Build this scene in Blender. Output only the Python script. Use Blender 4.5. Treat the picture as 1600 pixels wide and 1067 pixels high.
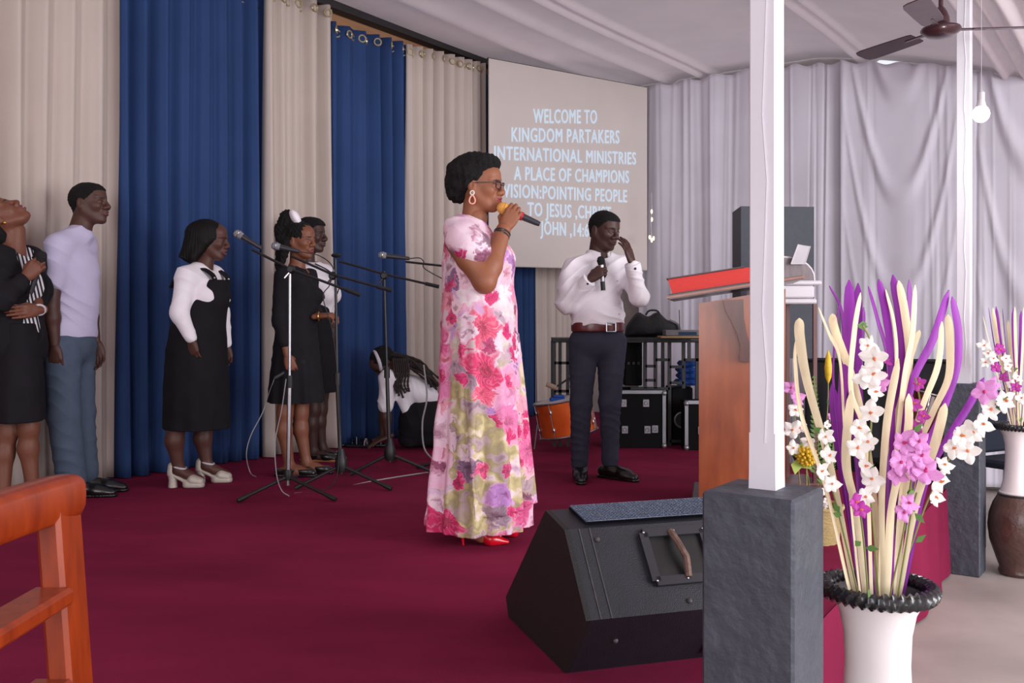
import bpy, math, random
import numpy as np
from mathutils import Vector, Matrix

rnd = random.Random(7)
PI = math.pi
for o in list(bpy.data.objects):
    bpy.data.objects.remove(o)
sc = bpy.context.scene
COL = sc.collection

# ------------------------------------------------------------------ camera, world, lights, exposure
CAM_Z = 1.5
STAGE = 0.5
F = 1500.0                      # focal length in pixels of a 1600 px wide frame
cam_d = bpy.data.cameras.new('camera')
cam_d.sensor_width = 36.0
cam_d.lens = F * 36.0 / 1600.0
cam_d.shift_y = -33.5 / 1600.0
cam_d.clip_start = 0.05
cam = bpy.data.objects.new('camera', cam_d)
COL.objects.link(cam)
cam.location = (0, 0, CAM_Z)
cam.rotation_euler = (PI / 2, 0, 0)
sc.camera = cam

world = bpy.data.worlds.new('daylight')
sc.world = world
world.use_nodes = True
bg = world.node_tree.nodes['Background']
bg.inputs[0].default_value = (0.90, 0.93, 1.0, 1)
bg.inputs[1].default_value = 1.0


def area(name, loc, target, sx, sy, power, color):
    d = bpy.data.lights.new(name, 'AREA')
    d.shape = 'RECTANGLE'
    d.size, d.size_y, d.energy, d.color = sx, sy, power, color
    o = bpy.data.objects.new(name, d)
    COL.objects.link(o)
    o.location = loc
    o.rotation_euler = (Vector(target) - Vector(loc)).to_track_quat('-Z', 'Y').to_euler()
    return o


# daylight through the open side of the hall, to the right of and behind the camera
area('daylight_open_side', (6.2, 0.6, 2.1), (0.6, 5.2, 1.2), 4.5, 2.8, 420, (0.98, 0.97, 1.0))
area('daylight_entrance', (-0.8, -4.2, 2.3), (0.0, 6.0, 1.4), 5.0, 2.6, 185, (0.99, 0.96, 0.98))

vs = sc.view_settings
vs.view_transform = 'Standard'
vs.look = 'None'
vs.gamma = 1.0
vs.use_curve_mapping = False
vs.exposure = 0.0
sc.cycles.use_denoising = True
sc.cycles.max_bounces = 6
sc.cycles.diffuse_bounces = 4
sc.cycles.transparent_max_bounces = 8
sc.cycles.sample_clamp_indirect = 6.0


# ------------------------------------------------------------------ measuring helpers
def at(px, py, d):
    """the point seen at photo pixel (px, py) at distance d in front of the camera plane"""
    return Vector(((px - 800.0) / F * d, d, CAM_Z - (py - 500.0) / F * d))


def srgb(r, g, b):
    f = lambda c: (c / 255.0) / 12.92 if c <= 10 else (((c / 255.0) + 0.055) / 1.055) ** 2.4
    return (f(r), f(g), f(b), 1.0)


# ------------------------------------------------------------------ materials
MATS = {}


def M(name, col, rough=0.6, var=0.12, scale=6.0, bump=0.0, bscale=60.0, metal=0.0, spec=0.5,
      stretch=None, emit=None, emit_s=0.0, sheen=0.0, coat=0.0, transl=0.0):
    m = bpy.data.materials.new(name)
    m.use_nodes = True
    nt = m.node_tree
    n = nt.nodes
    b = n['Principled BSDF']
    b.inputs['Roughness'].default_value = rough
    b.inputs['Metallic'].default_value = metal
    b.inputs['Specular IOR Level'].default_value = spec
    if sheen:
        b.inputs['Sheen Weight'].default_value = sheen
    if coat:
        b.inputs['Coat Weight'].default_value = coat
        b.inputs['Coat Roughness'].default_value = 0.15
    tc = n.new('ShaderNodeTexCoord')
    mp = n.new('ShaderNodeMapping')
    if stretch:
        mp.inputs['Scale'].default_value = stretch
    nt.links.new(tc.outputs['Object'], mp.inputs['Vector'])
    nz = n.new('ShaderNodeTexNoise')
    nz.inputs['Scale'].default_value = scale
    nz.inputs['Detail'].default_value = 5.0
    nt.links.new(mp.outputs['Vector'], nz.inputs['Vector'])
    rp = n.new('ShaderNodeValToRGB')
    c = col
    lo = tuple(max(0, x * (1 - var)) for x in c[:3]) + (1,)
    hi = tuple(min(1, x * (1 + var)) for x in c[:3]) + (1,)
    rp.color_ramp.elements[0].position = 0.3
    rp.color_ramp.elements[0].color = lo
    rp.color_ramp.elements[1].position = 0.7
    rp.color_ramp.elements[1].color = hi
    nt.links.new(nz.outputs['Fac'], rp.inputs['Fac'])
    nt.links.new(rp.outputs['Color'], b.inputs['Base Color'])
    if bump:
        bz = n.new('ShaderNodeTexNoise')
        bz.inputs['Scale'].default_value = bscale
        bz.inputs['Detail'].default_value = 4.0
        nt.links.new(mp.outputs['Vector'], bz.inputs['Vector'])
        bp = n.new('ShaderNodeBump')
        bp.inputs['Strength'].default_value = bump
        bp.inputs['Distance'].default_value = 0.01
        nt.links.new(bz.outputs['Fac'], bp.inputs['Height'])
        nt.links.new(bp.outputs['Normal'], b.inputs['Normal'])
    if emit:
        b.inputs['Emission Color'].default_value = emit
        b.inputs['Emission Strength'].default_value = emit_s
    if transl:
        tr = n.new('ShaderNodeBsdfTranslucent')
        nt.links.new(rp.outputs['Color'], tr.inputs['Color'])
        mx = n.new('ShaderNodeMixShader')
        mx.inputs[0].default_value = transl
        nt.links.new(b.outputs[0], mx.inputs[1])
        nt.links.new(tr.outputs[0], mx.inputs[2])
        nt.links.new(mx.outputs[0], n['Material Output'].inputs[0])
    MATS[name] = m
    return m


def wood(name, c1, c2, rough=0.35, scale=(14, 14, 1.2), coat=0.4):
    m = M(name, c1, rough, 0.1, 5, stretch=scale, coat=coat)
    nt = m.node_tree
    rp = [x for x in nt.nodes if x.type == 'VALTORGB'][0]
    rp.color_ramp.elements[0].color = c1
    rp.color_ramp.elements[1].color = c2
    return m


# ------------------------------------------------------------------ mesh helpers
def mesh_obj(name, v, f, mat, parent=None, smooth=False, loc=None):
    me = bpy.data.meshes.new(name)
    me.from_pydata([tuple(map(float, p)) for p in v], [], f)
    me.update()
    if smooth:
        me.polygons.foreach_set('use_smooth', [True] * len(me.polygons))
    if mat is not None:
        me.materials.append(mat)
    o = bpy.data.objects.new(name, me)
    COL.objects.link(o)
    if parent:
        o.parent = parent
    if loc is not None:
        o.location = loc
    return o


def tag(o, label=None, cat=None, group=None, kind=None):
    if label: o['label'] = label
    if cat: o['category'] = cat
    if group: o['group'] = group
    if kind: o['kind'] = kind
    return o


def empty(name, loc=(0, 0, 0), rz=0.0, label=None, cat=None, group=None):
    o = bpy.data.objects.new(name, None)
    o.empty_display_size = 0.1
    COL.objects.link(o)
    o.location = loc
    o.rotation_euler = (0, 0, rz)
    return tag(o, label, cat, group)


def unit(v):
    v = Vector(v)
    return v / max(v.length, 1e-9)


class MB:
    """collects simple shapes into one mesh"""
    def __init__(s):
        s.v, s.f = [], []

    def add(s, v, f):
        n = len(s.v)
        s.v += [Vector(p) for p in v]
        s.f += [tuple(i + n for i in q) for q in f]
        return s

    def box(s, c, size, R=None, bev=0.0):
        c = Vector(c)
        hx, hy, hz = [x / 2 for x in size]
        R = R or Matrix.Identity(3)
        if bev <= 0:
            pts = [Vector((x * hx, y * hy, z * hz)) for x in (-1, 1) for y in (-1, 1) for z in (-1, 1)]
            fs = [(0, 1, 3, 2), (4, 6, 7, 5), (0, 4, 5, 1), (2, 3, 7, 6), (0, 2, 6, 4), (1, 5, 7, 3)]
            return s.add([c + R @ p for p in pts], fs)
        b = min(bev, hx * .9, hy * .9, hz * .9)
        pts, idx = [], {}
        for x in (-1, 1):
            for y in (-1, 1):
                for z in (-1, 1):
                    for k, p in enumerate((Vector((x * hx, y * (hy - b), z * (hz - b))),
                                           Vector((x * (hx - b), y * hy, z * (hz - b))),
                                           Vector((x * (hx - b), y * (hy - b), z * hz)))):
                        idx[(x, y, z, k)] = len(pts)
                        pts.append(p)
        fs = []
        g = lambda x, y, z, k: idx[(x, y, z, k)]
        for a in (-1, 1):
            q = [g(a, -1, -1, 0), g(a, 1, -1, 0), g(a, 1, 1, 0), g(a, -1, 1, 0)]
            fs.append(tuple(q if a > 0 else q[::-1]))
            q = [g(-1, a, -1, 1), g(-1, a, 1, 1), g(1, a, 1, 1), g(1, a, -1, 1)]
            fs.append(tuple(q if a > 0 else q[::-1]))
            q = [g(-1, -1, a, 2), g(1, -1, a, 2), g(1, 1, a, 2), g(-1, 1, a, 2)]
            fs.append(tuple(q if a > 0 else q[::-1]))
        for a in (-1, 1):
            for c2 in (-1, 1):
                fs.append((g(a, c2, -1, 0), g(a, c2, 1, 0), g(a, c2, 1, 1), g(a, c2, -1, 1)))
                fs.append((g(a, -1, c2, 0), g(a, 1, c2, 0), g(a, 1, c2, 2), g(a, -1, c2, 2)))
                fs.append((g(-1, a, c2, 1), g(1, a, c2, 1), g(1, a, c2, 2), g(-1, a, c2, 2)))
        for x in (-1, 1):
            for y in (-1, 1):
                for z in (-1, 1):
                    fs.append((g(x, y, z, 0), g(x, y, z, 1), g(x, y, z, 2)))
        return s.add([c + R @ p for p in pts], fs)

    def bar(s, a, b, w, t, up=(0, 0, 1), bev=0.0):
        a, b = Vector(a), Vector(b)
        z = unit(b - a)
        x = Vector(up).cross(z)
        if x.length < 1e-4:
            x = Vector((1, 0, 0)).cross(z)
        x.normalize()
        y = z.cross(x)
        R = Matrix((x, y, z)).transposed()
        return s.box((a + b) / 2, (w, t, (b - a).length), R, bev)

    def tube(s, pts, r, n=8, caps=True):
        pts = [Vector(p) for p in pts]
        rs = r if isinstance(r, (list, tuple)) else [r] * len(pts)
        v, f = [], []
        ref = None
        for i, p in enumerate(pts):
            t = (pts[min(i + 1, len(pts) - 1)] - pts[max(i - 1, 0)])
            t = unit(t) if t.length > 1e-9 else Vector((0, 0, 1))
            if ref is None:
                ref = Vector((0, 0, 1)) if abs(t.z) < .9 else Vector((1, 0, 0))
            x = ref - t * ref.dot(t)
            x.normalize()
            ref = x
            y = t.cross(x)
            for k in range(n):
                a = 2 * PI * k / n
                v.append(p + (x * math.cos(a) + y * math.sin(a)) * rs[i])
        for i in range(len(pts) - 1):
            for k in range(n):
                k2 = (k + 1) % n
                f.append((i * n + k, i * n + k2, (i + 1) * n + k2, (i + 1) * n + k))
        if caps:
            f.append(tuple(range(n - 1, -1, -1)))
            m = (len(pts) - 1) * n
            f.append(tuple(range(m, m + n)))
        return s.add(v, f)

    def lathe(s, prof, n=32, c=(0, 0, 0), R=None, close=True):
        """prof: list of (r, z)"""
        c = Vector(c)
        R = R or Matrix.Identity(3)
        v, f = [], []
        for r, z in prof:
            for k in range(n):
                a = 2 * PI * k / n
                v.append(c + R @ Vector((r * math.cos(a), r * math.sin(a), z)))
        for i in range(len(prof) - 1):
            for k in range(n):
                k2 = (k + 1) % n
                f.append((i * n + k, i * n + k2, (i + 1) * n + k2, (i + 1) * n + k))
        if close:
            f.append(tuple(range(n - 1, -1, -1)))
            m = (len(prof) - 1) * n
            f.append(tuple(range(m, m + n)))
        return s.add(v, f)

    def torus(s, c, R, r, axis=(0, 0, 1), n=20, m=8):
        z = unit(axis)
        x = z.orthogonal().normalized()
        y = z.cross(x)
        c = Vector(c)
        v, f = [], []
        for i in range(n):
            a = 2 * PI * i / n
            e = x * math.cos(a) + y * math.sin(a)
            for k in range(m):
                b = 2 * PI * k / m
                v.append(c + e * (R + r * math.cos(b)) + z * (r * math.sin(b)))
        for i in range(n):
            for k in range(m):
                f.append((i * m + k, ((i + 1) % n) * m + k, ((i + 1) % n) * m + (k + 1) % m, i * m + (k + 1) % m))
        return s.add(v, f)

    def ball(s, c, r, R=None, n=16, m=10):
        r = r if isinstance(r, (tuple, list)) else (r, r, r)
        c = Vector(c)
        R = R or Matrix.Identity(3)
        prof = []
        v, f = [], []
        for i in range(m + 1):
            t = PI * i / m
            for k in range(n):
                a = 2 * PI * k / n
                v.append(c + R @ Vector((r[0] * math.sin(t) * math.cos(a), r[1] * math.sin(t) * math.sin(a), -r[2] * math.cos(t))))
        for i in range(m):
            for k in range(n):
                k2 = (k + 1) % n
                f.append((i * n + k, i * n + k2, (i + 1) * n + k2, (i + 1) * n + k))
        return s.add(v, f)

    def prism(s, poly, a, b):
        """poly: list of points (3D), extruded from offset a to offset b (vectors)"""
        n = len(poly)
        a, b = Vector(a), Vector(b)
        v = [Vector(p) + a for p in poly] + [Vector(p) + b for p in poly]
        f = [tuple(range(n - 1, -1, -1)), tuple(range(n, 2 * n))]
        for i in range(n):
            j = (i + 1) % n
            f.append((i, j, n + j, n + i))
        return s.add(v, f)

    def build(s, name, mat, parent=None, smooth=False, label=None):
        import bmesh
        o = mesh_obj(name, s.v, s.f, mat, parent, smooth)
        bm = bmesh.new()
        bm.from_mesh(o.data)
        bmesh.ops.remove_doubles(bm, verts=bm.verts, dist=1e-6)
        bmesh.ops.recalc_face_normals(bm, faces=bm.faces)
        bm.to_mesh(o.data)
        bm.free()
        if smooth:
            try:
                o.data.set_sharp_from_angle(angle=math.radians(40))
            except Exception:
                pass
        if label:
            o['label'] = label
        return o


def spline(pts, n=8):
    """Catmull-Rom through points"""
    P = [Vector(p) for p in pts]
    P = [P[0] * 2 - P[1]] + P + [P[-1] * 2 - P[-2]]
    out = []
    for i in range(1, len(P) - 2):
        for k in range(n):
            t = k / n
            a, b, c, d = P[i - 1], P[i], P[i + 1], P[i + 2]
            out.append(0.5 * ((2 * b) + (c - a) * t + (2 * a - 5 * b + 4 * c - d) * t * t + (3 * b - a - 3 * c + d) * t ** 3))
    out.append(P[-2].copy())
    return out


# ------------------------------------------------------------------ the building: axes along the curtain wall
# curtain wall: x = -6.675 + 0.7 d ; back wall at right angles to it
AU = Vector((0.7, 1, 0)).normalized()      # along the curtain wall, away from the camera
AV = Vector((1, -0.7, 0)).normalized()     # out from the curtain wall, along the back wall
WALL_V = -6.675 / math.sqrt(1.49)
CORNER = Vector((0.83, 10.73, 0))


def uv(u, v, z=0.0):
    return AU * u + AV * v + Vector((0, 0, z))


def wall_d(px):
    return 6.675 / (0.7 - (px - 800) / F)


def wall_pt(px, off=0.0, z=0.0):
    d = wall_d(px)
    return Vector(((px - 800) / F * d, d, z)) + AV * off


def back_pt(px, off=0.0, z=0.0):
    k = (px - 800) / F
    t = (k * 10.3 - 1.44) / (1 + 0.7 * k)
    return Vector((1.44 + t, 10.3 - 0.7 * t, z)) - AU * off


m_carpet = M('carpet_maroon', srgb(133, 36, 69), 0.95, 0.20, 1.3, stretch=(1, 2.2, 1), bump=0.5, bscale=400, spec=0.08)
m_floor = M('concrete_floor', srgb(172, 162, 156), 0.6, 0.22, 1.6, bump=0.08, bscale=12)
m_ply = M('plywood', srgb(176, 128, 92), 0.7, 0.15, 3, stretch=(1, 1, 8))
m_ceil = M('ceiling_cloth', srgb(222, 208, 212), 0.85, 0.04, 3, spec=0.2, transl=0.25)
m_drape = M('white_drape_cloth', srgb(226, 221, 232), 0.8, 0.04, 3, spec=0.2, transl=0.12)
m_beam = M('dark_beam', srgb(40, 36, 38), 0.6, 0.2, 4)
m_cream = M('cream_curtain_cloth', srgb(196, 182, 174), 0.85, 0.04, 2, spec=0.2, bump=0.08, bscale=300)
m_blue = M('blue_curtain_cloth', srgb(42, 66, 112), 0.8, 0.1, 2, spec=0.25, bump=0.08, bscale=300)
m_brass = M('antique_brass', srgb(205, 190, 150), 0.3, 0.05, 20, metal=0.8)
m_steel = M('chrome', srgb(176, 174, 180), 0.3, 0.03, 20, metal=1.0)
m_blackmetal = M('black_metal', srgb(26, 25, 28), 0.42, 0.15, 20)
m_blackplastic = M('black_plastic', srgb(22, 22, 24), 0.5, 0.15, 30)
m_whitepaint = M('white_paint', srgb(222, 218, 226), 0.5, 0.03, 5, bump=0.1, bscale=18)
m_greypaint = M('dark_grey_paint', srgb(66, 70, 80), 0.55, 0.18, 9, bump=0.9, bscale=22)

# floor
EDGE = lambda d: 2.58 - 0.62 * (5.7 - d)     # line of the stage front
fl = MB()
fl.add([(-9, -7, 0), (10, -7, 0), (10, 14, 0), (-9, 14, 0)], [(0, 1, 2, 3)])
tag(fl.build('floor', m_floor), 'grey worn concrete floor beside the stage', kind='structure')

# stage platform (carpeted top and hanging cloth front)
wl = lambda d: -6.675 + 0.7 * d
poly = [(EDGE(0.2), 0.2), (EDGE(5.75), 5.75)]
e = uv(6.9, -2.6)
poly += [(2.42, 6.12), (1.62, 7.1), (1.9, 9.9), (0.5, 10.7), (wl(0.2) - .3, 0.2)]
poly = [Vector((p[0], p[1], 0)) for p in poly]
st = MB()
st.prism(poly, (0, 0, 0.0), (0, 0, STAGE))
stage = st.build('trim_1', m_carpet)
tag(stage, 'raised stage platform covered in maroon carpet', kind='structure')
# hanging carpet cloth along the stage front
n, mrow = 150, 10
v, f = [], []
A, B = Vector((EDGE(2.0), 2.0, 0)), Vector((EDGE(5.75), 5.75, 0))
nor = Vector((1, -0.62, 0)).normalized()
for i in range(n + 1):
    t = i / n
    for k in range(mrow + 1):
        h = k / mrow
        w = (1 - h) ** 0.6 * (0.012 * math.sin(t * 60) + 0.010 * math.sin(t * 23 + 1.3)) + 0.024 * (1 - h)
        p = A.lerp(B, t) + nor * (0.004 + max(0.0, w)) + Vector((0, 0, 0.012 + (STAGE - 0.010) * h))
        v.append(p)
for i in range(n):
    for k in range(mrow):
        a = i * (mrow + 1) + k
        f.append((a, a + mrow + 1, a + mrow + 2, a + 1))
o = mesh_obj('carpet_skirt', v, f, m_carpet, stage, True)

# walls
wm = MB()
a, b = uv(-4, WALL_V - 0.22), uv(9.5, WALL_V - 0.22)
wm.prism([a, b, b + Vector((0, 0, 4.6)), a + Vector((0, 0, 4.6))], -AV * 0.1, (0, 0, 0))
tag(wm.build('wall_left', m_ply), 'bare plywood wall behind the stage curtains', kind='structure')
wm = MB()
ue = CORNER.dot(AU) + 0.18
vs0, vs1 = back_pt(1352).dot(AV), back_pt(1400).dot(AV)
for va, vb, zt_ in ((WALL_V - 0.3, vs0, 4.3), (vs0, vs1, 3.86), (vs1, 6.0, 4.3)):     # a slit of daylight is left open near the roof
    a, b = uv(ue, va), uv(ue, vb)
    wm.prism([a, b, b + Vector((0, 0, zt_)), a + Vector((0, 0, zt_))], (0, 0, 0), AU * 0.1)
tag(wm.build('wall_back', M('back_wall_paint', srgb(190, 180, 178), 0.8)), 'plain wall behind the white drapes', kind='structure')


def ceil_z(v):
    if v < -3.0:
        return 4.06
    if v < -1.1:
        t = (v + 3.0) / 1.9
        return 4.06 - 0.47 * t ** 1.3
    return 3.59 + 0.04 * min(3.0, v + 1.1)


def ceil_mesh():
    us = np.linspace(-4.0, CORNER.dot(AU) + 0.17, 60)
    vs_ = np.concatenate([np.linspace(WALL_V - 0.2, 0.0, 330), np.linspace(0.05, 5.5, 60)])
    v, f = [], []
    for u in us:
        for w in vs_:
            z = ceil_z(w)
            q = 0.0
            for c0, a0, s0 in ((-5.05, .05, .09), (-4.55, .05, .07), (-4.13, .07, .045), (-4.02, .05, .03), (-2.51, .07, .05), (-2.40, .04, .03),
                               (-1.25, .09, .05), (-1.10, .06, .03), (-0.98, .10, .05), (-0.85, .06, .035), (-0.72, .08, .05), (1.0, .08, .06)):
                q += a0 * math.exp(-((w - c0 - 0.02 * math.sin(u * 1.3 + c0)) / s0) ** 2)
            sag = 0.05 * math.sin((u * 0.9 + w * .3)) * 0.3
            v.append(uv(u, w, z - q + sag))
    nv = len(vs_)
    for i in range(len(us) - 1):
        for k in range(nv - 1):
            a = i * nv + k
            f.append((a, a + 1, a + nv + 1, a + nv))
    return v, f


v, f = ceil_mesh()
tag(mesh_obj('ceiling', v, f, m_ceil, None, True), 'white cloth stretched below the roof with gathered seams', kind='structure')

bm_ = MB()
bm_.bar(uv(0, WALL_V - 0.15, 4.045), uv(CORNER.dot(AU) - 0.02, WALL_V - 0.15, 4.045), 0.10, 0.10)
tag(bm_.build('trim_2', m_beam), 'dark wooden beam above the stage curtains', kind='structure')


# ------------------------------------------------------------------ curtains
def sheet(name, fn, nt_, nz_, mat, parent=None, thick=0.006):
    """fn(t, h) -> point ; two-sided thin cloth with thickness"""
    g = [[fn(i / nt_, k / nz_) for k in range(nz_ + 1)] for i in range(nt_ + 1)]
    v, f = [], []
    N = (nt_ + 1) * (nz_ + 1)
    for i in range(nt_ + 1):
        for k in range(nz_ + 1):
            v.append(g[i][k])
    back = []
    for i in range(nt_ + 1):
        for k in range(nz_ + 1):
            du = g[min(i + 1, nt_)][k] - g[max(i - 1, 0)][k]
            dv = g[i][min(k + 1, nz_)] - g[i][max(k - 1, 0)]
            nn = du.cross(dv)
            nn = nn / max(nn.length, 1e-9)
            back.append(g[i][k] - nn * thick)
    v += back
    idx = lambda i, k: i * (nz_ + 1) + k
    for i in range(nt_):
        for k in range(nz_):
            f.append((idx(i, k), idx(i + 1, k), idx(i + 1, k + 1), idx(i, k + 1)))
            f.append((N + idx(i, k), N + idx(i, k + 1), N + idx(i + 1, k + 1), N + idx(i + 1, k)))
    for i in range(nt_):
        f.append((idx(i, 0), N + idx(i, 0), N + idx(i + 1, 0), idx(i + 1, 0)))
        f.append((idx(i, nz_), idx(i + 1, nz_), N + idx(i + 1, nz_), N + idx(i, nz_)))
    for k in range(nz_):
        f.append((idx(0, k), idx(0, k + 1), N + idx(0, k + 1), N + idx(0, k)))
        f.append((idx(nt_, k), N + idx(nt_, k), N + idx(nt_, k + 1), idx(nt_, k + 1)))
    return mesh_obj(name, v, f, mat, parent, True)


def curtain(px0, px1, z0, z1, folds, amp, mat, label, off=0.0, rings=True, seed=0, zb=STAGE + 0.006, flare=0.0):
    A, B = wall_pt(px0, off), wall_pt(px1, off)
    L = (B - A).length
    r2 = random.Random(seed)
    ph = [r2.uniform(0, 6.28) for _ in range(6)]

    def fn(t, h):
        tt = t + 0.012 * math.sin(t * 17 + ph[0]) * (1 - h)
        w = 2 * PI * folds * (tt + 0.016 * math.sin(tt * 9 + ph[1]) + 0.010 * math.sin(h * 3 + ph[4] + tt * 5))
        a = amp * (0.75 + 0.35 * math.sin(tt * 7.3 + ph[2])) * (0.85 + .25 * (1 - h))
        s_ = math.sin(w)
        d = a * (abs(s_) ** 0.75) * (1 if s_ > 0 else -1) + 0.012 * math.sin(3 * w + ph[3] + 2 * h) * (1 - h * .6)
        x = t + flare * (t - 0.0) * (1 - h) ** 2
        p = A.lerp(B, x) + AV * d
        p.z = zb + (z0 + (z1 - z0) * t - zb) * h
        return p

    def seen(px):
        return Vector(((px - 800) / F, 1, 0))
    o = sheet('stage_curtain', fn, folds * 14, 26, mat)
    o['label'] = label
    o['category'] = 'curtain'
    if rings:
        for k in range(folds * 2):
            t = (k + 0.5) / (folds * 2)
            p = fn(t, 1.0)
            q = fn(min(1, t + .004), 1.0)
            tang = unit(Vector((q.x - p.x, q.y - p.y, 0)))
            nn = Vector((-tang.y, tang.x, 0))
            g = MB()
            g.torus(p - Vector((0, 0, 0.065)), 0.028, 0.0075, nn + AV * 0.35 * (1 if nn.dot(AV) > 0 else -1), 16, 6)
            g.build('grommet', m_brass, o, True)
    return o


curtain(-420, 197, 4.02, 4.02, 11, 0.07, m_cream, 'wide cream curtain at the left end of the stage', -0.06, False, 1)
curtain(188, 420, 4.00, 4.00, 8, 0.05, m_blue, 'wide royal blue curtain behind the woman in the black pinafore', -0.02, False, 2)
curtain(412, 521, 3.94, 3.94, 5, 0.065, m_cream, 'cream curtain behind the two singers with booms', 0.0, True, 3, flare=.12)
curtain(514, 640, 3.83, 3.87, 6, 0.055, m_blue, 'blue curtain with brass eyelets behind the kneeling woman', 0.0, True, 4)
curtain(635, 757, 3.87, 3.95, 8, 0.05, m_cream, 'cream eyelet curtain left of the projection screen', 0.0, True, 5)
curtain(753, 850, 3.9, 3.9, 8, 0.045, m_blue, 'dark blue curtain partly behind the projection screen', -0.1, False, 6)
curtain(848, 912, 3.9, 3.9, 6, 0.04, m_cream, 'greyish cream curtain below the screen behind the drum', -0.1, False, 7)
rod = MB()
rod.tube([uv(1.0, WALL_V - .06, 3.80), wall_pt(520, -.06, 3.775), wall_pt(637, -.06, 3.81), wall_pt(757, -.06, 3.885)], 0.012, 8)
tag(rod.build('curtain_rod', m_steel), 'metal rod threaded through the curtain eyelets', 'curtain rod')


# ------------------------------------------------------------------ white drapes on the back wall
def drape(px0, px1, z0, z1, label, seed, folds, amp, swag=None, off=0.05, zb=0.05):
    A, B = back_pt(px0, off), back_pt(px1, off)
    r2 = random.Random(seed)
    ph = [r2.uniform(0, 6.28) for _ in range(8)]
    cr_ = [(r2.uniform(0, 1), r2.uniform(-.06, .06), r2.uniform(.005, .018) * r2.choice((1, 1, -1)), r2.uniform(.008, .022)) for _ in range(folds * 3)]

    def fn(t, h):
        d = 0.0
        w = 2 * PI * folds * t
        d += amp * 0.7 * math.sin(w * 0.5 + ph[3] + 2 * h) + amp * .4 * math.sin(w * .83 + ph[2] - 3 * h)
        for c0, sl_, dp_, wd_ in cr_:
            q = (t - c0 - sl_ * (1 - h)) / wd_
            if abs(q) < 4:
                d += dp_ * math.exp(-q * q) * (.55 + .45 * h)
        if swag:
            c0, depth, cnt = swag
            xx = (t - c0) / 0.5
            drop = (1 - h) - depth * (1 - xx * xx)
            e = math.exp(-((1 - h) / 0.65) ** 2) * max(0, 1 - xx * xx)
            d = d * (1 - e) + e * 0.045 * max(0.0, math.sin(2 * PI * cnt * drop)) ** 3
        p = A.lerp(B, t) - AU * d
        top = z0 + (z1 - z0) * t + 0.015 * math.sin(t * 25 + ph[5])
        p.z = zb + (top - zb) * h
        return p
    o = sheet('wall_drape', fn, 110, 70, m_drape, None, 0.004)
    tag(o, label, 'drape', 'white drapes on the back wall')


drape(1000, 1185, 3.98, 4.0, 'white drape beside the right edge of the projection screen', 11, 5, 0.019)
drape(1183, 1322, 4.0, 3.93, 'straight white drape behind the tall black loudspeaker', 12, 3, 0.022, off=.06)
drape(1318, 1505, 3.93, 3.74, 'white drape with swagged folds left of the lit bulb', 13, 4, 0.024, swag=(.5, .5, 4.0), off=.09)
drape(1500, 1680, 3.74, 3.42, 'white drape behind the lit bulb at the right', 14, 4, 0.024, swag=(.62, .45, 3.0))

# ------------------------------------------------------------------ projection screen with projected text
m_screen = M('screen_cloth', srgb(212, 201, 196), 0.85, 0.03, 2, spec=0.15)
m_text = M('projected_letters', srgb(214, 226, 236), 0.8, 0.02, emit=srgb(216, 224, 232), emit_s=0.24)
S0, S1 = at(764, 500, 8.9), at(1011, 500, 10.08)
S0.z = S1.z = 0
scr = empty('projection_screen', (S0 + S1) / 2 + Vector((0, 0, 2.0)), 0, 'large grey-white projection screen with projected welcome text', 'screen')
SC = scr.location.copy()
sx = unit(S1 - S0)
sn = Vector((sx.y, -sx.x, 0))           # towards the viewers
zt0, zb0 = at(764, 91, 8.9).z, at(764, 414, 8.9).z
zt1, zb1 = at(1011, 137, 10.08).z, at(1011, 421, 10.08).z
TL, BL = S0 + Vector((0, 0, zt0)), S0 + Vector((0, 0, zb0))
TR, BR = S1 + Vector((0, 0, zt1)), S1 + Vector((0, 0, zb1))
mb = MB()
mb.prism([p - SC for p in (BL, BR, TR, TL)], (0, 0, 0), -sn * 0.012)
mb.build('screen_cloth', m_screen, scr)
mb = MB()
mb.tube([BL - SC - sn * .01, BR - SC - sn * .01], 0.012, 8)
mb.build('bottom_batten', m_screen, scr)
mb = MB()
mb.tube([TL - SC - sn * .02, TR - SC - sn * .02], 0.012, 8)
mb.build('top_batten', m_beam, scr)


def on_screen(px, py):
    k = (px - 800) / F
    # intersect the ray with the screen plane
    o = Vector((0, 0, CAM_Z))
    d = Vector((k, 1, -(py - 500) / F))
    t = (S0 - o).dot(sn) / d.dot(sn)
    return o + d * t


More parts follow.
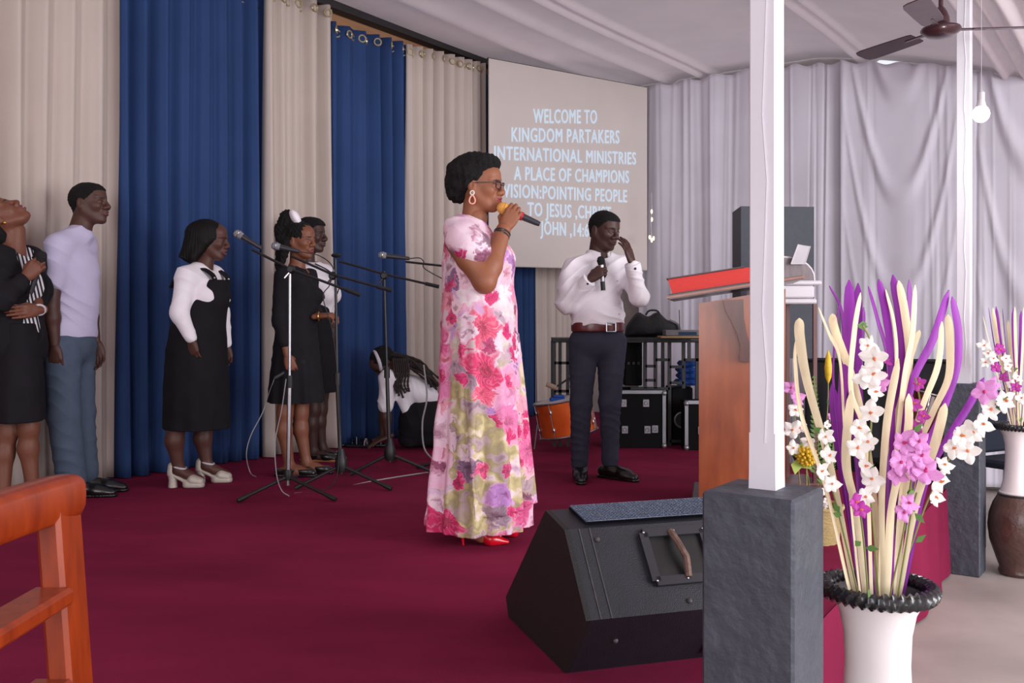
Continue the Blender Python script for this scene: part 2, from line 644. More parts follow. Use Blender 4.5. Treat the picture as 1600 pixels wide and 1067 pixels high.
LINES = [('WELCOME TO', 833, 932, 192, 193, 23), ('KINGDOM PARTAKERS', 799, 967, 221, 224, 23),
         ('INTERNATIONAL MINISTRIES', 772, 993, 249, 257, 22), ('A PLACE OF CHAMPIONS', 803, 982, 281, 286, 22),
         ('VISION:POINTING PEOPLE', 786, 979, 308, 316, 22), ('TO JESUS ,CHRIST', 824, 954, 337, 343, 22),
         ('JOHN ,14:6', 844, 919, 366, 370, 22)]
for txt, x0, x1, y0, y1, hh in LINES:
    cu = bpy.data.curves.new('text_line', 'FONT')
    cu.body = txt
    cu.extrude = 0.002
    cu.space_character = 1.10
    cu.resolution_u = 3
    tmp = bpy.data.objects.new('tmp_text', cu)
    COL.objects.link(tmp)
    dg = bpy.context.evaluated_depsgraph_get()
    me = bpy.data.meshes.new_from_object(tmp.evaluated_get(dg))
    bpy.data.objects.remove(tmp)
    co = np.zeros(len(me.vertices) * 3)
    me.vertices.foreach_get('co', co)
    co = co.reshape(-1, 3)
    w = co[:, 0].max() - co[:, 0].min()
    co[:, 0] = (co[:, 0] - co[:, 0].min()) / w
    capm = 0.73
    a, b = on_screen(x0, y0), on_screen(x1, y1)
    up = on_screen(x0, y0 - hh) - a
    polys = [tuple(p_.vertices) for p_ in me.polygons]
    vv, ff = [], []
    for dx, dy in ((-.004, 0), (0, .003), (.004, 0), (0, -.003)):         # heavy strokes: the letters laid over themselves
        n0 = len(vv)
        vv += [tuple(a + (b - a) * p[0] + up * (p[1] / capm) + sx * dx + Vector((0, 0, dy)) + sn * (0.004 + p[2]) - SC) for p in co]
        ff += [tuple(i_ + n0 for i_ in q_) for q_ in polys]
    me = bpy.data.meshes.new('text_line')
    me.from_pydata(vv, [], ff)
    me.materials.append(m_text)
    me.update()
    o = bpy.data.objects.new('text_line', me)
    COL.objects.link(o)
    o.parent = scr
    o['label'] = 'projected white letters'

# ------------------------------------------------------------------ pillars (dark plinth and white post)
RP = Matrix((AU, AV, Vector((0, 0, 1)))).transposed()
RP = Matrix(((AU.x, AV.x, 0), (AU.y, AV.y, 0), (0, 0, 1)))


def pillar(px, d, ztop, w, pw, poff, label):
    c = Vector(((px - 800) / F * d, d, 0))
    r = empty('pillar', c, 0, label, 'pillar', 'white posts on dark plinths')
    mb = MB()
    mb.box((0, 0, ztop / 2), (w, w, ztop), RP, 0.006)
    mb.build('plinth', m_greypaint, r)
    mb = MB()
    hz = 4.2
    q = RP @ Vector(poff)
    mb.box((q.x, q.y, (ztop + hz) / 2), (pw, pw, hz - ztop), RP, 0.0025)
    mb.build('post', m_whitepaint, r)
    # bunched cloth wrap at the foot of the post
    mb = MB()
    a = pw / 2
    for z0, z1, b0, b1 in ((0.0, 0.03, a + .0012, a + .0006), (0.03, 0.12, a + .0006, a + .0002)):
        v = [q + RP @ Vector((x * s_, y * s_, 0)) + Vector((0, 0, ztop + z)) for z, s_ in ((z0, b0), (z1, b1)) for x, y in ((-1, -1), (1, -1), (1, 1), (-1, 1))]
        mb.add(v, [(0, 1, 5, 4), (1, 2, 6, 5), (2, 3, 7, 6), (3, 0, 4, 7), (3, 2, 1, 0), (4, 5, 6, 7)])
    mb.build('cloth_wrap', m_whitepaint, r)
    mb = MB()
    e = q + RP @ Vector((-pw / 2 - .001, pw * .12, 0))
    pts = [e + Vector((0, 0, ztop + 0.1 + t * 0.14)) + RP @ Vector((0, 0.006 * math.sin(t * 2.1), 0)) for t in range(20)]
    mb.tube(pts, 0.0025, 5)
    mb.build('cloth_seam', m_whitepaint, r, True)
    return r


pillar(1193, 2.06, 1.138, 0.198, 0.057, (0.02, 0.0, 0), 'near white post on a rough dark grey plinth beside the wedge speaker')
pillar(1507, 5.72, 1.125, 0.200, 0.075, (0.0, 0.0, 0), 'far white post on a dark grey plinth near the ceiling fan')

# ------------------------------------------------------------------ wedge monitor
m_wedge = M('speaker_carpet_black', srgb(27, 29, 37), 0.5, 0.15, 20, bump=0.25, bscale=300)
m_wedge2 = M('speaker_end_black', srgb(22, 21, 23), 0.6, 0.15, 20, bump=0.2, bscale=200)
m_mesh = M('speaker_grille_metal', srgb(84, 92, 110), 0.35, 0.1, 30, bump=0.3, bscale=500, metal=0.6)
m_worn = M('worn_edge_grey', srgb(74, 68, 68), 0.6, 0.3, 40)
N0 = Vector((0.171, 2.703, 0))
we = Vector((0.954, 0.300, 0)).normalized()
wp = Vector((-0.300, 0.954, 0)).normalized()
wd = empty('wedge_monitor_speaker', N0 + Vector((0, 0, STAGE)), 0, 'black wedge floor monitor speaker with side handle on the maroon carpet', 'speaker')
prof = [(0.02, 0.0), (-0.14, 0.196), (0.025, 0.405), (0.186, 0.43), (0.59, 0.06), (0.56, 0.0)]
P3 = lambda a, z, e=0.0: wp * a + we * e + Vector((0, 0, z))
WLN = 0.60
mb = MB()
mb.prism([P3(a, z) for a, z in prof], we * 0.0, we * WLN)
mb.build('cabinet', m_wedge, wd)
for e0, e1 in ((-0.016, 0.0), (WLN, WLN + 0.016)):
    mb = MB()
    mb.prism([P3(a, z) for a, z in prof], we * e0, we * e1)
    mb.build('end_panel', m_wedge2, wd)
fn_ = Vector((-(0.405 - 0.196), 0.165)).normalized()       # outward normal of the handle face in (a, z)
face = lambda t, e, o=0.0: P3(-0.14 + 0.165 * t + fn_.x * o, 0.196 + 0.209 * t + fn_.y * o, e)
for e0 in (0.028, 0.06):
    mb = MB()
    mb.bar(face(-0.0, e0, 0.0005), face(1.0, e0, 0.0005), 0.003, 0.003, we)
    mb.build('edge_seam', m_worn, wd)
# handle
mb = MB()
t0, t1, e0, e1 = 0.33, 0.88, 0.215, 0.405
for a_, b_ in (((t0, e0), (t0, e1)), ((t0, e1), (t1, e1)), ((t1, e1), (t1, e0)), ((t1, e0), (t0, e0))):
    mb.bar(face(a_[0], a_[1], 0.006), face(b_[0], b_[1], 0.006), 0.026, 0.014, P3(fn_.x, fn_.y))
hd = mb.build('handle_frame', M('handle_frame_grey', srgb(40, 40, 46), .4), wd)
mb = MB()
g = [face(t0 + .04, e0 + .01, .0015), face(t0 + .04, e1 - .01, .0015), face(t1 - .04, e1 - .01, .0015), face(t1 - .04, e0 + .01, .0015)]
mid = [face(t0 + .14, e0 + .04, .0022), face(t0 + .14, e1 - .04, .0022), face(t1 - .10, e1 - .04, .0022), face(t1 - .10, e0 + .04, .0022)]
mb.add(g + mid, [(0, 1, 5, 4), (1, 2, 6, 5), (2, 3, 7, 6), (3, 0, 4, 7), (4, 5, 6, 7)])
mb.build('handle_shade_panel', M('painted_recess_shade', srgb(12, 12, 14), 0.5), wd)  # near-black flat panel; its colour stands in for the shade of a recess
mb = MB()
pts = spline([face(t0 + .02, 0.315, .012), face(t0 + .2, 0.318, .026), face(0.6, 0.312, .030), face(t1 - .15, 0.306, .026), face(t1, 0.302, .012)], 6)
mb.tube(pts, 0.010, 8)
mb.build('handle_strap', M('worn_handle', srgb(110, 84, 74), 0.7, 0.5, 60), wd, True, 'worn brown grip')
for t, e in ((t0, e0), (t0, e1), (t1, e0), (t1, e1), (t0, .31), (t1, .31)):
    mb = MB()
    mb.ball(face(t, e, .014), 0.004, None, 8, 6)
    mb.build('screw', m_steel, wd, True)
for t, e in ((0.86, 0.075), (0.1, 0.30), (-0.25, .1)):
    mb = MB()
    mb.ball(face(t, e, .001) if t > 0 else P3(-0.07, 0.11, 0.10), 0.008, None, 10, 6)
    mb.build('screw', m_worn, wd, True)
# wire grille over the top and front
mb = MB()
gn = lambda a, z, a2, z2: Vector((-(z2 - z), (a2 - a)))
top0, top1 = P3(0.045, 0.4125, .06), P3(0.18, 0.4335, .06)
bt1 = P3(0.57, 0.085, .06)
n_ = Vector((0, 0, .004))
mb.add([top0 + n_, top1 + n_, bt1 + P3(.006, .006), top0 + we * (WLN - .09) + n_, top1 + we * (WLN - .09) + n_, bt1 + P3(.006, .006) + we * (WLN - .09)],
       [(0, 1, 4, 3), (1, 2, 5, 4)])
gr = mb.build('grille', m_blackmetal, wd)
mb = MB()
for i in range(44):
    e = .06 + i * (WLN - .09) / 43
    p0, p1 = P3(0.048, .4195, e), P3(0.178, .4395, e)
    mb.bar(p0, p1, 0.0045, 0.003, (0, 0, 1))
for k in range(12):
    t = k / 11
    a_ = P3(0.048 + .13 * t, .4205 + .02 * t, .06)
    mb.bar(a_, a_ + we * (WLN - .09), 0.0035, 0.003, (0, 0, 1))
o = mb.build('grille_wires', m_mesh, wd)
o['kind'] = 'stuff'
# connector plate on the lower rear face
lf = lambda t, e, o=0.0: P3(0.02 - 0.16 * t - .77 * o, 0.196 * t - .63 * o, e)
mb = MB()
mb.add([lf(.12, .40, .004), lf(.12, .58, .004), lf(.85, .58, .004), lf(.85, .40, .004)], [(0, 1, 2, 3)])
pl = mb.build('connector_plate', M('plate_black', srgb(14, 14, 15), 0.35), wd)
for e in (0.43, 0.48):
    mb = MB()
    mb.bar(lf(.25, e, .007), lf(.75, e + .012, .007), 0.006, 0.006)
    mb.build('plate_trim', m_worn, pl)

# ------------------------------------------------------------------ wooden chair, front left
m_chair = wood('varnished_orange_wood', srgb(122, 36, 0), srgb(152, 54, 2), 0.38, (10, 10, 2), 0.12)
ch = empty('wooden_chair', (-0.66, 1.42, STAGE), 0, 'orange varnished wooden chair at the front left corner', 'chair')
TX = -0.055      # lean of the back at its top
HB = 0.765
for yy in (0.0, -0.50):
    mb = MB()
    mb.bar((0.0, yy, 0.0), (0.012, yy, 0.42), 0.045, 0.036, (0, 1, 0), 0.004)
    mb.bar((0.012, yy, 0.40), (-0.012, yy, HB - 0.03), 0.075, 0.036, (1, 0, 0), 0.006)
    mb.build('back_leg', m_chair, ch)
    mb = MB()
    mb.bar((0.43, yy, 0.0), (0.43, yy, 0.40), 0.042, 0.042, (0, 1, 0), 0.004)
    mb.build('front_leg', m_chair, ch)
# curved top rail with rounded edge
mb = MB()
for i in range(1):
    pr = []
    w2, h2 = 0.028, 0.034
    for k in range(16):
        a = 2 * PI * k / 16
        x = math.copysign(abs(math.cos(a)) ** 0.55, math.cos(a)) * w2
        z = math.copysign(abs(math.sin(a)) ** 0.55, math.sin(a)) * h2
        pr.append((x, z))
    ys = [0.048, 0.042, 0.03, 0.0, -0.1, -0.2, -0.3, -0.4, -0.5, -0.53, -0.542, -0.548]
    sh = [0.45, 0.8, 0.97, 1, 1, 1, 1, 1, 1, 0.97, 0.8, 0.45]
    v, f = [], []
    for y, s_ in zip(ys, sh):
        bow = -0.02 * (1 - ((y + 0.25) / 0.27) ** 2)
        for x, z in pr:
            v.append((-0.014 + bow + x * s_, y, HB - 0.03 + z * s_))
    m_ = len(pr)
    for i in range(len(ys) - 1):
        for k in range(m_):
            f.append((i * m_ + k, i * m_ + (k + 1) % m_, (i + 1) * m_ + (k + 1) % m_, (i + 1) * m_ + k))
    f.append(tuple(range(m_)))
    f.append(tuple(range((len(ys) - 1) * m_, len(ys) * m_))[::-1])
    mb.add(v, f)
mb.build('top_rail', m_chair, ch, True)
for z in (0.602, 0.470):
    mb = MB()
    mb.bar((-0.002, -0.03, z), (-0.002, -0.48, z), 0.026, 0.060, (1, 0, 0), 0.006)
    mb.build('back_rail', m_chair, ch)
mb = MB()
mb.box((0.215, -0.25, 0.405), (0.46, 0.52, 0.03), None, 0.008)
mb.build('seat', m_chair, ch)
for yy in (0.0, -0.5):
    mb = MB()
    mb.bar((0.02, yy, 0.36), (0.42, yy, 0.36), 0.024, 0.05, (0, 0, 1))
    mb.build('seat_rail', m_chair, ch)

# ------------------------------------------------------------------ lectern with a large red book
m_lect = wood('lectern_wood', srgb(128, 58, 30), srgb(160, 82, 44), 0.32, (3, 3, 0.7), 0.5)
m_lect2 = wood('lectern_dark_wood', srgb(72, 34, 26), srgb(96, 48, 38), 0.35, (6, 6, 1), 0.4)
LD = 5.05
b0 = at(1092, 792, LD)
LRZ = -0.205
le = empty('lectern', (b0.x, LD, STAGE), LRZ, 'tall brown wooden lectern with slanted top behind the near post', 'lectern')
LS = F / LD
lx = lambda px: (px - 1092) / LS
lz = lambda py: (500 - py) / LS + CAM_Z - STAGE
mb = MB()
mb.prism([(0.0, 0, 0.0), (0.44, 0, 0.0), (0.44, 0, lz(452)), (0.0, 0, lz(474))], (0, 0, 0), (0, 0.5, 0))
mb.build('body', m_lect, le)
mb = MB()
mb.box((0.22, 0.25, 0.03), (0.52, 0.58, 0.06), None, 0.008)
mb.build('base', m_lect2, le)
sl = Vector((lx(1235) - lx(1047), 0, lz(440) - lz(468)))
su = unit(sl)
sv = Vector((-su.z, 0, su.x))
p0 = Vector((lx(1047), 0, lz(468)))
mb = MB()
mb.prism([p0, p0 + su * 0.68, p0 + su * 0.68 + sv * 0.022, p0 + sv * 0.022], (0, -0.06, 0), (0, 0.56, 0))
bd = mb.build('sloping_top', m_lect2, le)
mb = MB()
mb.prism([p0 + sv * .006 - su * .012, p0 + su * 0.69 + sv * .006, p0 + su * 0.69 + sv * 0.016, p0 - su * .012 + sv * 0.016], (0, -0.072, 0), (0, 0.572, 0))
mb.build('edge_moulding', m_lect, bd)
# carved bracket on the near side
mb = MB()
br = [(1129, 470), (1132, 484), (1141, 502), (1150, 522), (1155, 541), (1153, 556), (1154, 563), (1172, 565), (1176, 556), (1170, 540), (1164, 520), (1160, 498), (1159, 468)]
mb.prism([(lx(x), 0, lz(y)) for x, y in br], (0, -0.05, 0), (0, 0, 0))
mb.build('carved_bracket', m_lect2, le)
# the book
bk = empty('thick_book', Vector((b0.x, LD, STAGE)) + Matrix.Rotation(LRZ, 3, 'Z') @ (p0 + sv * 0.0225), LRZ, 'thick book with bright red page edges lying on the lectern', 'book')
m_red = M('red_page_edge', srgb(214, 44, 34), 0.5, 0.12, 30, stretch=(1, 1, 20))
m_cover = M('dark_book_cover', srgb(82, 74, 76), 0.5)
mb = MB()
mb.prism([su * 0.02, su * 0.40, su * .46 + sv * .02, su * .46 + sv * .078, su * .40 + sv * .082, su * 0.008 + sv * 0.082], (0, -0.04, 0), (0, 0.26, 0))
mb.build('pages', m_red, bk)
for h0 in (0.0, 0.084):
    mb = MB()
    mb.prism([su * 0.0 + sv * h0, su * 0.405 + sv * h0, su * .405 + sv * (h0 + .006), sv * (h0 + .006)], (0, -0.05, 0), (0, 0.27, 0))
    mb.build('cover', m_cover, bk)

# ------------------------------------------------------------------ loudspeaker on a stand behind the lectern
m_spk = M('loudspeaker_charcoal', srgb(52, 55, 66), 0.6, 0.1, 30, bump=0.2, bscale=300)
SD = 6.4
c = at(1202, 500, SD)
ls = empty('loudspeaker', (c.x, SD, STAGE), math.radians(4), 'tall charcoal loudspeaker standing behind the lectern and the near post', 'speaker')
s_ = F / SD
zt, zb_ = (500 - 327) / s_ + 1.0, 0.75
mb = MB()
mb.prism([(-.243, -.16, 0), (.243, -.16, 0), (.19, .2, 0), (-.19, .2, 0)], (0, 0, zb_), (0, 0, zt))
mb.build('cabinet', m_spk, ls)
mb = MB()
mb.tube([(0, 0, 0.25), (0, 0, zb_)], 0.02, 10)
mb.build('pole', m_blackmetal, ls)
for k in range(3):
    a = k * 2 * PI / 3 + .4
    mb = MB()
    mb.tube([(0, 0, 0.45), (0.26 * math.cos(a), .26 * math.sin(a), 0.012)], 0.012, 8)
    mb.build('leg', m_blackmetal, ls)

# ------------------------------------------------------------------ small ornate pulpit right of the near post
PD = 5.76
m_silver = M('pale_grey_laminate', srgb(206, 200, 206), 0.35, 0.05, 8)
m_post = wood('dark_red_post', srgb(84, 40, 38), srgb(104, 58, 54), 0.3, (6, 6, 1), 0.5)
m_arch = wood('grey_brown_wood', srgb(96, 84, 88), srgb(124, 110, 112), 0.4, (8, 8, 2), 0.2)
c = at(1222, 500, PD)
ps = F / PD
px_ = lambda x: (x - 1222) / ps
pz = lambda y: (500 - y) / ps + 1.0
pu = empty('pulpit_stand', (c.x, PD, STAGE), 0, 'slim stand with arched top and pale ledge right of the near post', 'pulpit')
mb = MB()
ar = [(px_(1222 + 49 * math.cos(a)), 0, pz(441 - 38 * math.sin(a) ** .8 if math.sin(a) > 0 else 441)) for a in np.linspace(PI, 0, 15)]
mb.prism(ar, (0, -0.02, 0), (0, 0.02, 0))
ap = mb.build('arched_board', m_arch, pu)
mb = MB()
mb.tube([(p[0], -0.012, p[2] + .004) for p in ar], 0.008, 8)
mb.build('arch_trim', m_silver, ap, True)
for y0, y1, w_, m_ in ((446, 439, 112, m_silver), (466, 447, 88, m_silver), (475, 467, 96, m_silver)):
    mb = MB()
    mb.box((0, 0.05, (pz(y0) + pz(y1)) / 2), (w_ / ps, 0.26, pz(y1) - pz(y0)), None, 0.008)
    mb.build('ledge', m_silver, pu)
for x in (1184, 1206, 1238, 1269):
    mb = MB()
    mb.bar((px_(x), -0.05 if x in (1184, 1269) else .1, 0.0), (px_(x), -0.05 if x in (1184, 1269) else .1, pz(475)), 0.022, 0.022)
    mb.build('post', m_post, pu)
mb = MB()
mb.box((0, 0.05, 0.02), (0.42, 0.36, 0.04), None, 0.006)
mb.build('base', m_post, pu)
tb = empty('tablet', (c.x, PD, STAGE), 0, 'pale tablet propped above the arched stand', 'tablet')
mb = MB()
q = [(px_(1232), 0, pz(413)), (px_(1254), 0, pz(413)), (px_(1262), 0, pz(386)), (px_(1243), 0, pz(383))]
mb.prism(q, (0, -0.05, 0), (0, -0.040, 0))
mb.build('case', M('tablet_grey', srgb(176, 170, 176), 0.4), tb)
mb = MB()
mb.tube([(p[0], -0.05, p[2]) for p in q + q[:1]], 0.003, 6)
mb.build('rim', m_silver, tb)
mb = MB()
mb.bar((px_(1240), -0.035, pz(407)), (px_(1250), 0.0, pz(410)), 0.02, 0.012)
mb.build('prop', m_blackmetal, tb)

# ------------------------------------------------------------------ microphones, stands, cables
m_grille = M('microphone_grille', srgb(170, 172, 178), 0.35, 0.25, 400, bump=0.6, bscale=600, metal=0.8)
m_dkgrille = M('dark_foam', srgb(26, 26, 28), 0.9, 0.3, 300, bump=0.5, bscale=500)
m_foam = M('orange_foam', srgb(232, 168, 84), 0.95, 0.08, 200, bump=0.5, bscale=400)
m_mic = M('microphone_body_grey', srgb(58, 58, 64), 0.4, 0.1, 30, metal=0.3)
m_redband = M('red_band', srgb(200, 30, 54), 0.5)


def microphone(head, tail, label, group=None, gm=None, rg=0.024, band=None, silver=False, length=None):
    """head, tail: world points of the two ends"""
    head, tail = Vector(head), Vector(tail)
    ax = unit(tail - head)
    L = (tail - head).length
    r = empty('microphone', head, 0, label, 'microphone', group)
    x = ax.orthogonal().normalized()
    R = Matrix((x, ax.cross(x), ax)).transposed()
    gm = gm or m_grille
    mb = MB()
    mb.lathe([(0.001, 0), (rg * .55, .003), (rg * .85, rg * .45), (rg, rg), (rg, rg * 1.35), (rg * .8, rg * 2.2), (rg * .72, rg * 2.3)], 16, (0, 0, 0), R)
    mb.build('grille', gm, r, True)
    mb = MB()
    mb.torus(ax * rg * 1.25, rg * 1.0, 0.0028, ax, 18, 6)
    mb.build('ring', m_steel if gm is m_grille else gm, r, True)
    mb = MB()
    mb.lathe([(rg * .74, rg * 2.25), (rg * .66, rg * 3.2), (0.0125, L * .93), (0.010, L)], 14, (0, 0, 0), R)
    b = mb.build('handle', m_steel if silver else m_mic, r, True)
    if silver:
        mb = MB()
        mb.lathe([(0.0145, L * .74), (0.0142, L * 1.0)], 14, (0, 0, 0), R)
        mb.build('end_cap', m_blackplastic, r, True)
    if band is not None:
        mb = MB()
        mb.lathe([(0.0195, L * .52), (0.0195, L * .60)], 14, (0, 0, 0), R)
        mb.build('colour_band', band, r, True)
    mb = MB()
    mb.box(R @ Vector((rg * .62, 0, rg * 3.6)), (0.004, 0.008, 0.016), R)
    mb.build('switch', m_blackplastic, b)
    return r


def cable(pts, label, r=0.0035, mat=None):
    mb = MB()
    mb.tube(spline(pts, 10), r, 6)
    o = mb.build('microphone_cable', mat or m_blackplastic, None, True)
    return tag(o, label, 'cable')


m_cablegrey = M('grey_cable', srgb(150, 146, 150), 0.6)
SG = 'boom microphone stands'


def mic_stand(px, gy, top, clutch, boom, feet, label, chrome=False, hubh=0.12, dz=0.0):
    d = F / (gy - 500.0)
    base = at(px, gy, d)
    root = empty('microphone_stand', (base.x, d, STAGE), 0, label, 'microphone stand', SG)
    L = lambda p, dd=0.0: at(p[0], p[1], d + dd) - Vector((base.x, d, STAGE))
    tp = L(top)
    cl = L(clutch)
    lo = Vector((0, 0, hubh - .05))
    midp = lo.lerp(cl, 0.48)
    mt = m_steel if chrome else m_blackmetal
    mb = MB(); mb.tube([lo, midp + (cl - lo) * .02], 0.0125, 12); mb.build('lower_pole', mt, root, True)
    mb = MB(); mb.tube([midp, tp], 0.0085, 10); mb.build('upper_pole', mt, root, True)
    mb = MB(); mb.tube([midp - Vector((0, 0, .035)), midp + Vector((0, 0, .035))], 0.019, 12); mb.build('height_collar', m_blackplastic, root, True)
    mb = MB()
    if chrome:
        mb.lathe([(0.022, hubh - .02), (0.024, hubh), (0.024, hubh + .03), (0.02, hubh + .04)], 14)
    else:
        mb.lathe([(0.028, hubh - .04), (0.038, hubh - .01), (0.036, hubh + .03), (0.024, hubh + .07), (0.016, hubh + .10)], 16)
    mb.build('tripod_hub', m_blackplastic, root, True)
    for fx, fy, dd in feet:
        dd0 = F / (fy - 500.0)
        fpt = at(fx, fy, dd0) - Vector((base.x, d, STAGE))
        fpt.z = 0.014
        mb = MB(); mb.tube([Vector((0, 0, hubh)), fpt], 0.010, 8)
        lg = mb.build('leg', m_blackmetal, root, True)
        u_ = unit(fpt - Vector((0, 0, hubh)))
        mb = MB(); mb.tube([fpt - u_ * .06, fpt - u_ * .02, fpt + u_ * .004], [0.013, 0.015, 0.012], 8)
        mb.build('rubber_foot', m_blackplastic, lg, True)
    bp = [L(p, q) for (p, q) in boom]
    mb = MB(); mb.tube(bp, 0.0075, 8); bo = mb.build('boom', m_blackmetal, root, True)
    u_ = unit(bp[-1] - bp[-2])
    mb = MB(); mb.tube([bp[-1] - u_ * .09, bp[-1]], 0.012, 8); mb.build('counterweight', m_blackplastic, bo, True)
    mb = MB(); mb.ball(cl, (0.026, 0.022, 0.026), None, 12, 8)
    mb.tube([cl + Vector((0, -.03, 0)), cl + Vector((0, .03, 0))], 0.016, 10)
    mb.build('boom_clutch', m_blackplastic, root, True)
    mb = MB(); mb.tube([cl + Vector((-.005, -.03, -.02)), cl + Vector((-.03, -.035, -.05))], 0.006, 6)
    mb.build('clutch_knob', mt, root, True)
    return root, d


rA, dA = mic_stand(450, 776, (453, 424), (455, 421), (((394, 390), -.02), ((455, 421), -.02), ((563, 461), -.02)),
                   ((372, 786, 0), (524, 784, 0), (462, 748, 0)), 'chrome boom microphone stand nearest the camera, left of the woman in florals', True, .115)
microphone(at(366, 362, dA - .02), at(409, 388, dA - .02), 'silver-headed microphone in front of the woman in the black pinafore', 'stand microphones')
rB, dB = mic_stand(533, 761, (524, 405), (520, 431), (((455, 400), -.03), ((520, 429), -.03), ((612, 454), -.03)),
                   ((462, 766, 0), (611, 767, 0), (545, 736, 0)), 'black boom microphone stand in front of the two singers', False, .13)
microphone(at(424, 383, dB - .03), at(468, 393, dB - .03), 'silver-headed microphone across the front singer', 'stand microphones')
mbk = MB(); mbk.ball(at(525, 399, dB) - rB.location, (0.03, 0.03, 0.014), None, 14, 8); mbk.build('top_knob', m_blackplastic, rB, True)
rC, dC = mic_stand(609, 743, (600, 424), (600, 431), (((530, 408), 0), ((600, 428), 0), ((686, 448), 0)),
                   ((548, 744, 0), (684, 744, 0), (618, 720, 0)), 'black boom microphone stand in front of the blue eyelet curtain', False, .14)
rD, dD = mic_stand(752, 735, (752, 416), (752, 424), (((634, 409), 0), ((752, 422), 0), ((800, 428), 0)),
                   ((652, 733, 0), (800, 741, 0), (760, 712, 0)), 'black boom microphone stand mostly hidden behind the woman in florals', False, .13)
microphone(at(591, 398, dD), at(640, 404, dD), 'dark microphone on the boom reaching out left of the floral dress', 'stand microphones', m_grille)
cable([at(640, 404, dD), at(655, 403, dD), at(662, 409, dD), at(664, 420, dD - .02), at(700, 440, dD)], 'thin black cable leaving the boom microphone left of the dress')
cable([at(468, 393, dB - .03), at(500, 400, dB), at(520, 418, dB - .03), at(515, 445, dB), at(505, 465, dB), at(520, 520, dB), at(528, 600, dB - .03), at(530, 700, dB - .04), at(520, 757, dB - .1), at(470, 772, dB - .2)],
      'black cable hanging along the stand in front of the two singers', 0.003)
cable([at(662, 570, 6.5), at(667, 620, 6.5), at(660, 660, 6.5), at(663, 700, 6.5), at(680, 722, 6.4)], 'pale grey cable hanging beside the kneeling woman', 0.006, m_cablegrey)
cable([at(460, 771, 5.55), at(520, 765, 5.7), at(580, 752, 5.95), at(640, 742, 6.15), at(690, 735, 6.3)], 'thin grey cable lying on the carpet between the stands', 0.004, m_cablegrey)

# ------------------------------------------------------------------ drums, rack, cases, bag
m_shell = wood('orange_drum_lacquer', srgb(196, 70, 22), srgb(226, 104, 38), 0.15, (1, 1, 1), 0.9)
m_shell2 = wood('dark_red_drum_lacquer', srgb(70, 14, 14), srgb(104, 26, 20), 0.15, (1, 1, 1), 0.8)
m_head = M('drum_head', srgb(214, 208, 202), 0.6)


def drum(c, r, h, tilt, label, mat, rz=0.0):
    root = empty('drum', c, 0, label, 'drum')
    R = (Matrix.Rotation(rz, 3, 'Z') @ Matrix.Rotation(tilt, 3, 'Y'))
    lift = abs(math.sin(tilt)) * r
    o0 = Vector((0, 0, lift + .09))
    W = lambda p: o0 + R @ Vector(p)
    mb = MB(); mb.lathe([(r, 0.0), (r, h)], 40, o0, R); mb.build('shell', mat, root, True)
    mb = MB(); mb.lathe([(r * .98, h), (r * .5, h + .006), (0.001, h + .007)], 40, o0, R); mb.build('drum_head', m_head, root, True)
    for z in (0.004, h - .004):
        mb = MB(); mb.torus(W((0, 0, z)), r + .008, 0.009, R @ Vector((0, 0, 1)), 40, 8); mb.build('hoop', m_steel, root, True)
    for k in range(8):
        a = k * PI / 4 + .25
        p = Vector(((r + .008) * math.cos(a), (r + .008) * math.sin(a), 0))
        for z in (h * .25, h * .75):
            mb = MB(); mb.ball(W((p.x, p.y, z)), (0.010, 0.010, 0.024), R, 10, 6); mb.build('lug', m_steel, root, True)
        mb = MB(); mb.tube([W((p.x * 1.02, p.y * 1.02, 0)), W((p.x * 1.02, p.y * 1.02, h))], 0.0035, 6); mb.build('tension_rod', m_steel, root, True)
    for k in range(3):
        a = k * 2 * PI / 3 + .9
        p = W(((r + .012) * math.cos(a), (r + .012) * math.sin(a), h * .4))
        mb = MB(); mb.tube([p, Vector((p.x * 1.1, p.y * 1.1, 0.006))], 0.007, 6); mb.build('leg', m_steel, root, True)
    return root


DD = 7.35
c = at(889, 500, DD); c.z = STAGE
drum(c, 0.215, 0.27, math.radians(-11), 'glossy orange drum partly behind the man with the belt', m_shell)
c = at(1440, 500, 6.6); c.z = 0.62
dr2 = drum(Vector((c.x, c.y, 0.0)), 0.20, 0.32, math.radians(16), 'dark red drum seen through the near flower strips', m_shell2)
# its riser
mb = MB()
for o_ in dr2.children:
    pass
m_case = M('black_case_board', srgb(11, 11, 13), 0.75, 0.15, 20, spec=.15)
rs = empty('drum_riser', (c.x, c.y, 0), 0, 'black box riser under the dark red drum', 'riser')
mb = MB(); mb.box((0, 0, 0.26), (0.62, 0.5, 0.52), None, 0.01); mb.build('box', m_case, rs)
for s in (-1, 1):
    mb = MB(); mb.bar((s * .305, -.25, 0), (s * .305, -.25, .52), 0.02, 0.02); mb.build('corner_strip', m_blackmetal, rs)
dr2.location.z = 0.525
dst = empty('drumstick_clamp', at(866, 600, 7.4), 0, 'padded clamp arm above the orange drum', 'clamp')
mb = MB(); mb.tube([(0.0, 0, -.03), (0.14, 0, .06)], 0.008, 8); mb.build('arm', m_blackmetal, dst)
mb = MB(); mb.tube([(-.06, 0, .0), (.015, 0, -.03)], 0.02, 10); mb.build('pad', M('tan_pad', srgb(150, 124, 108), 0.8), dst)
mb = MB(); mb.tube([(.14, 0, .06), (.16, .02, -.7)], 0.008, 8); mb.build('post', m_blackmetal, dst)
bl = empty('blue_cloth', at(871, 624, 7.3), 0, 'small folded blue cloth on the orange drum', 'cloth')
mb = MB(); mb.box((0, 0, 0.0), (0.12, 0.1, 0.03), None, 0.01); mb.build('fold', M('bright_blue_cloth', srgb(26, 72, 152), 0.8, .2, 20), bl)
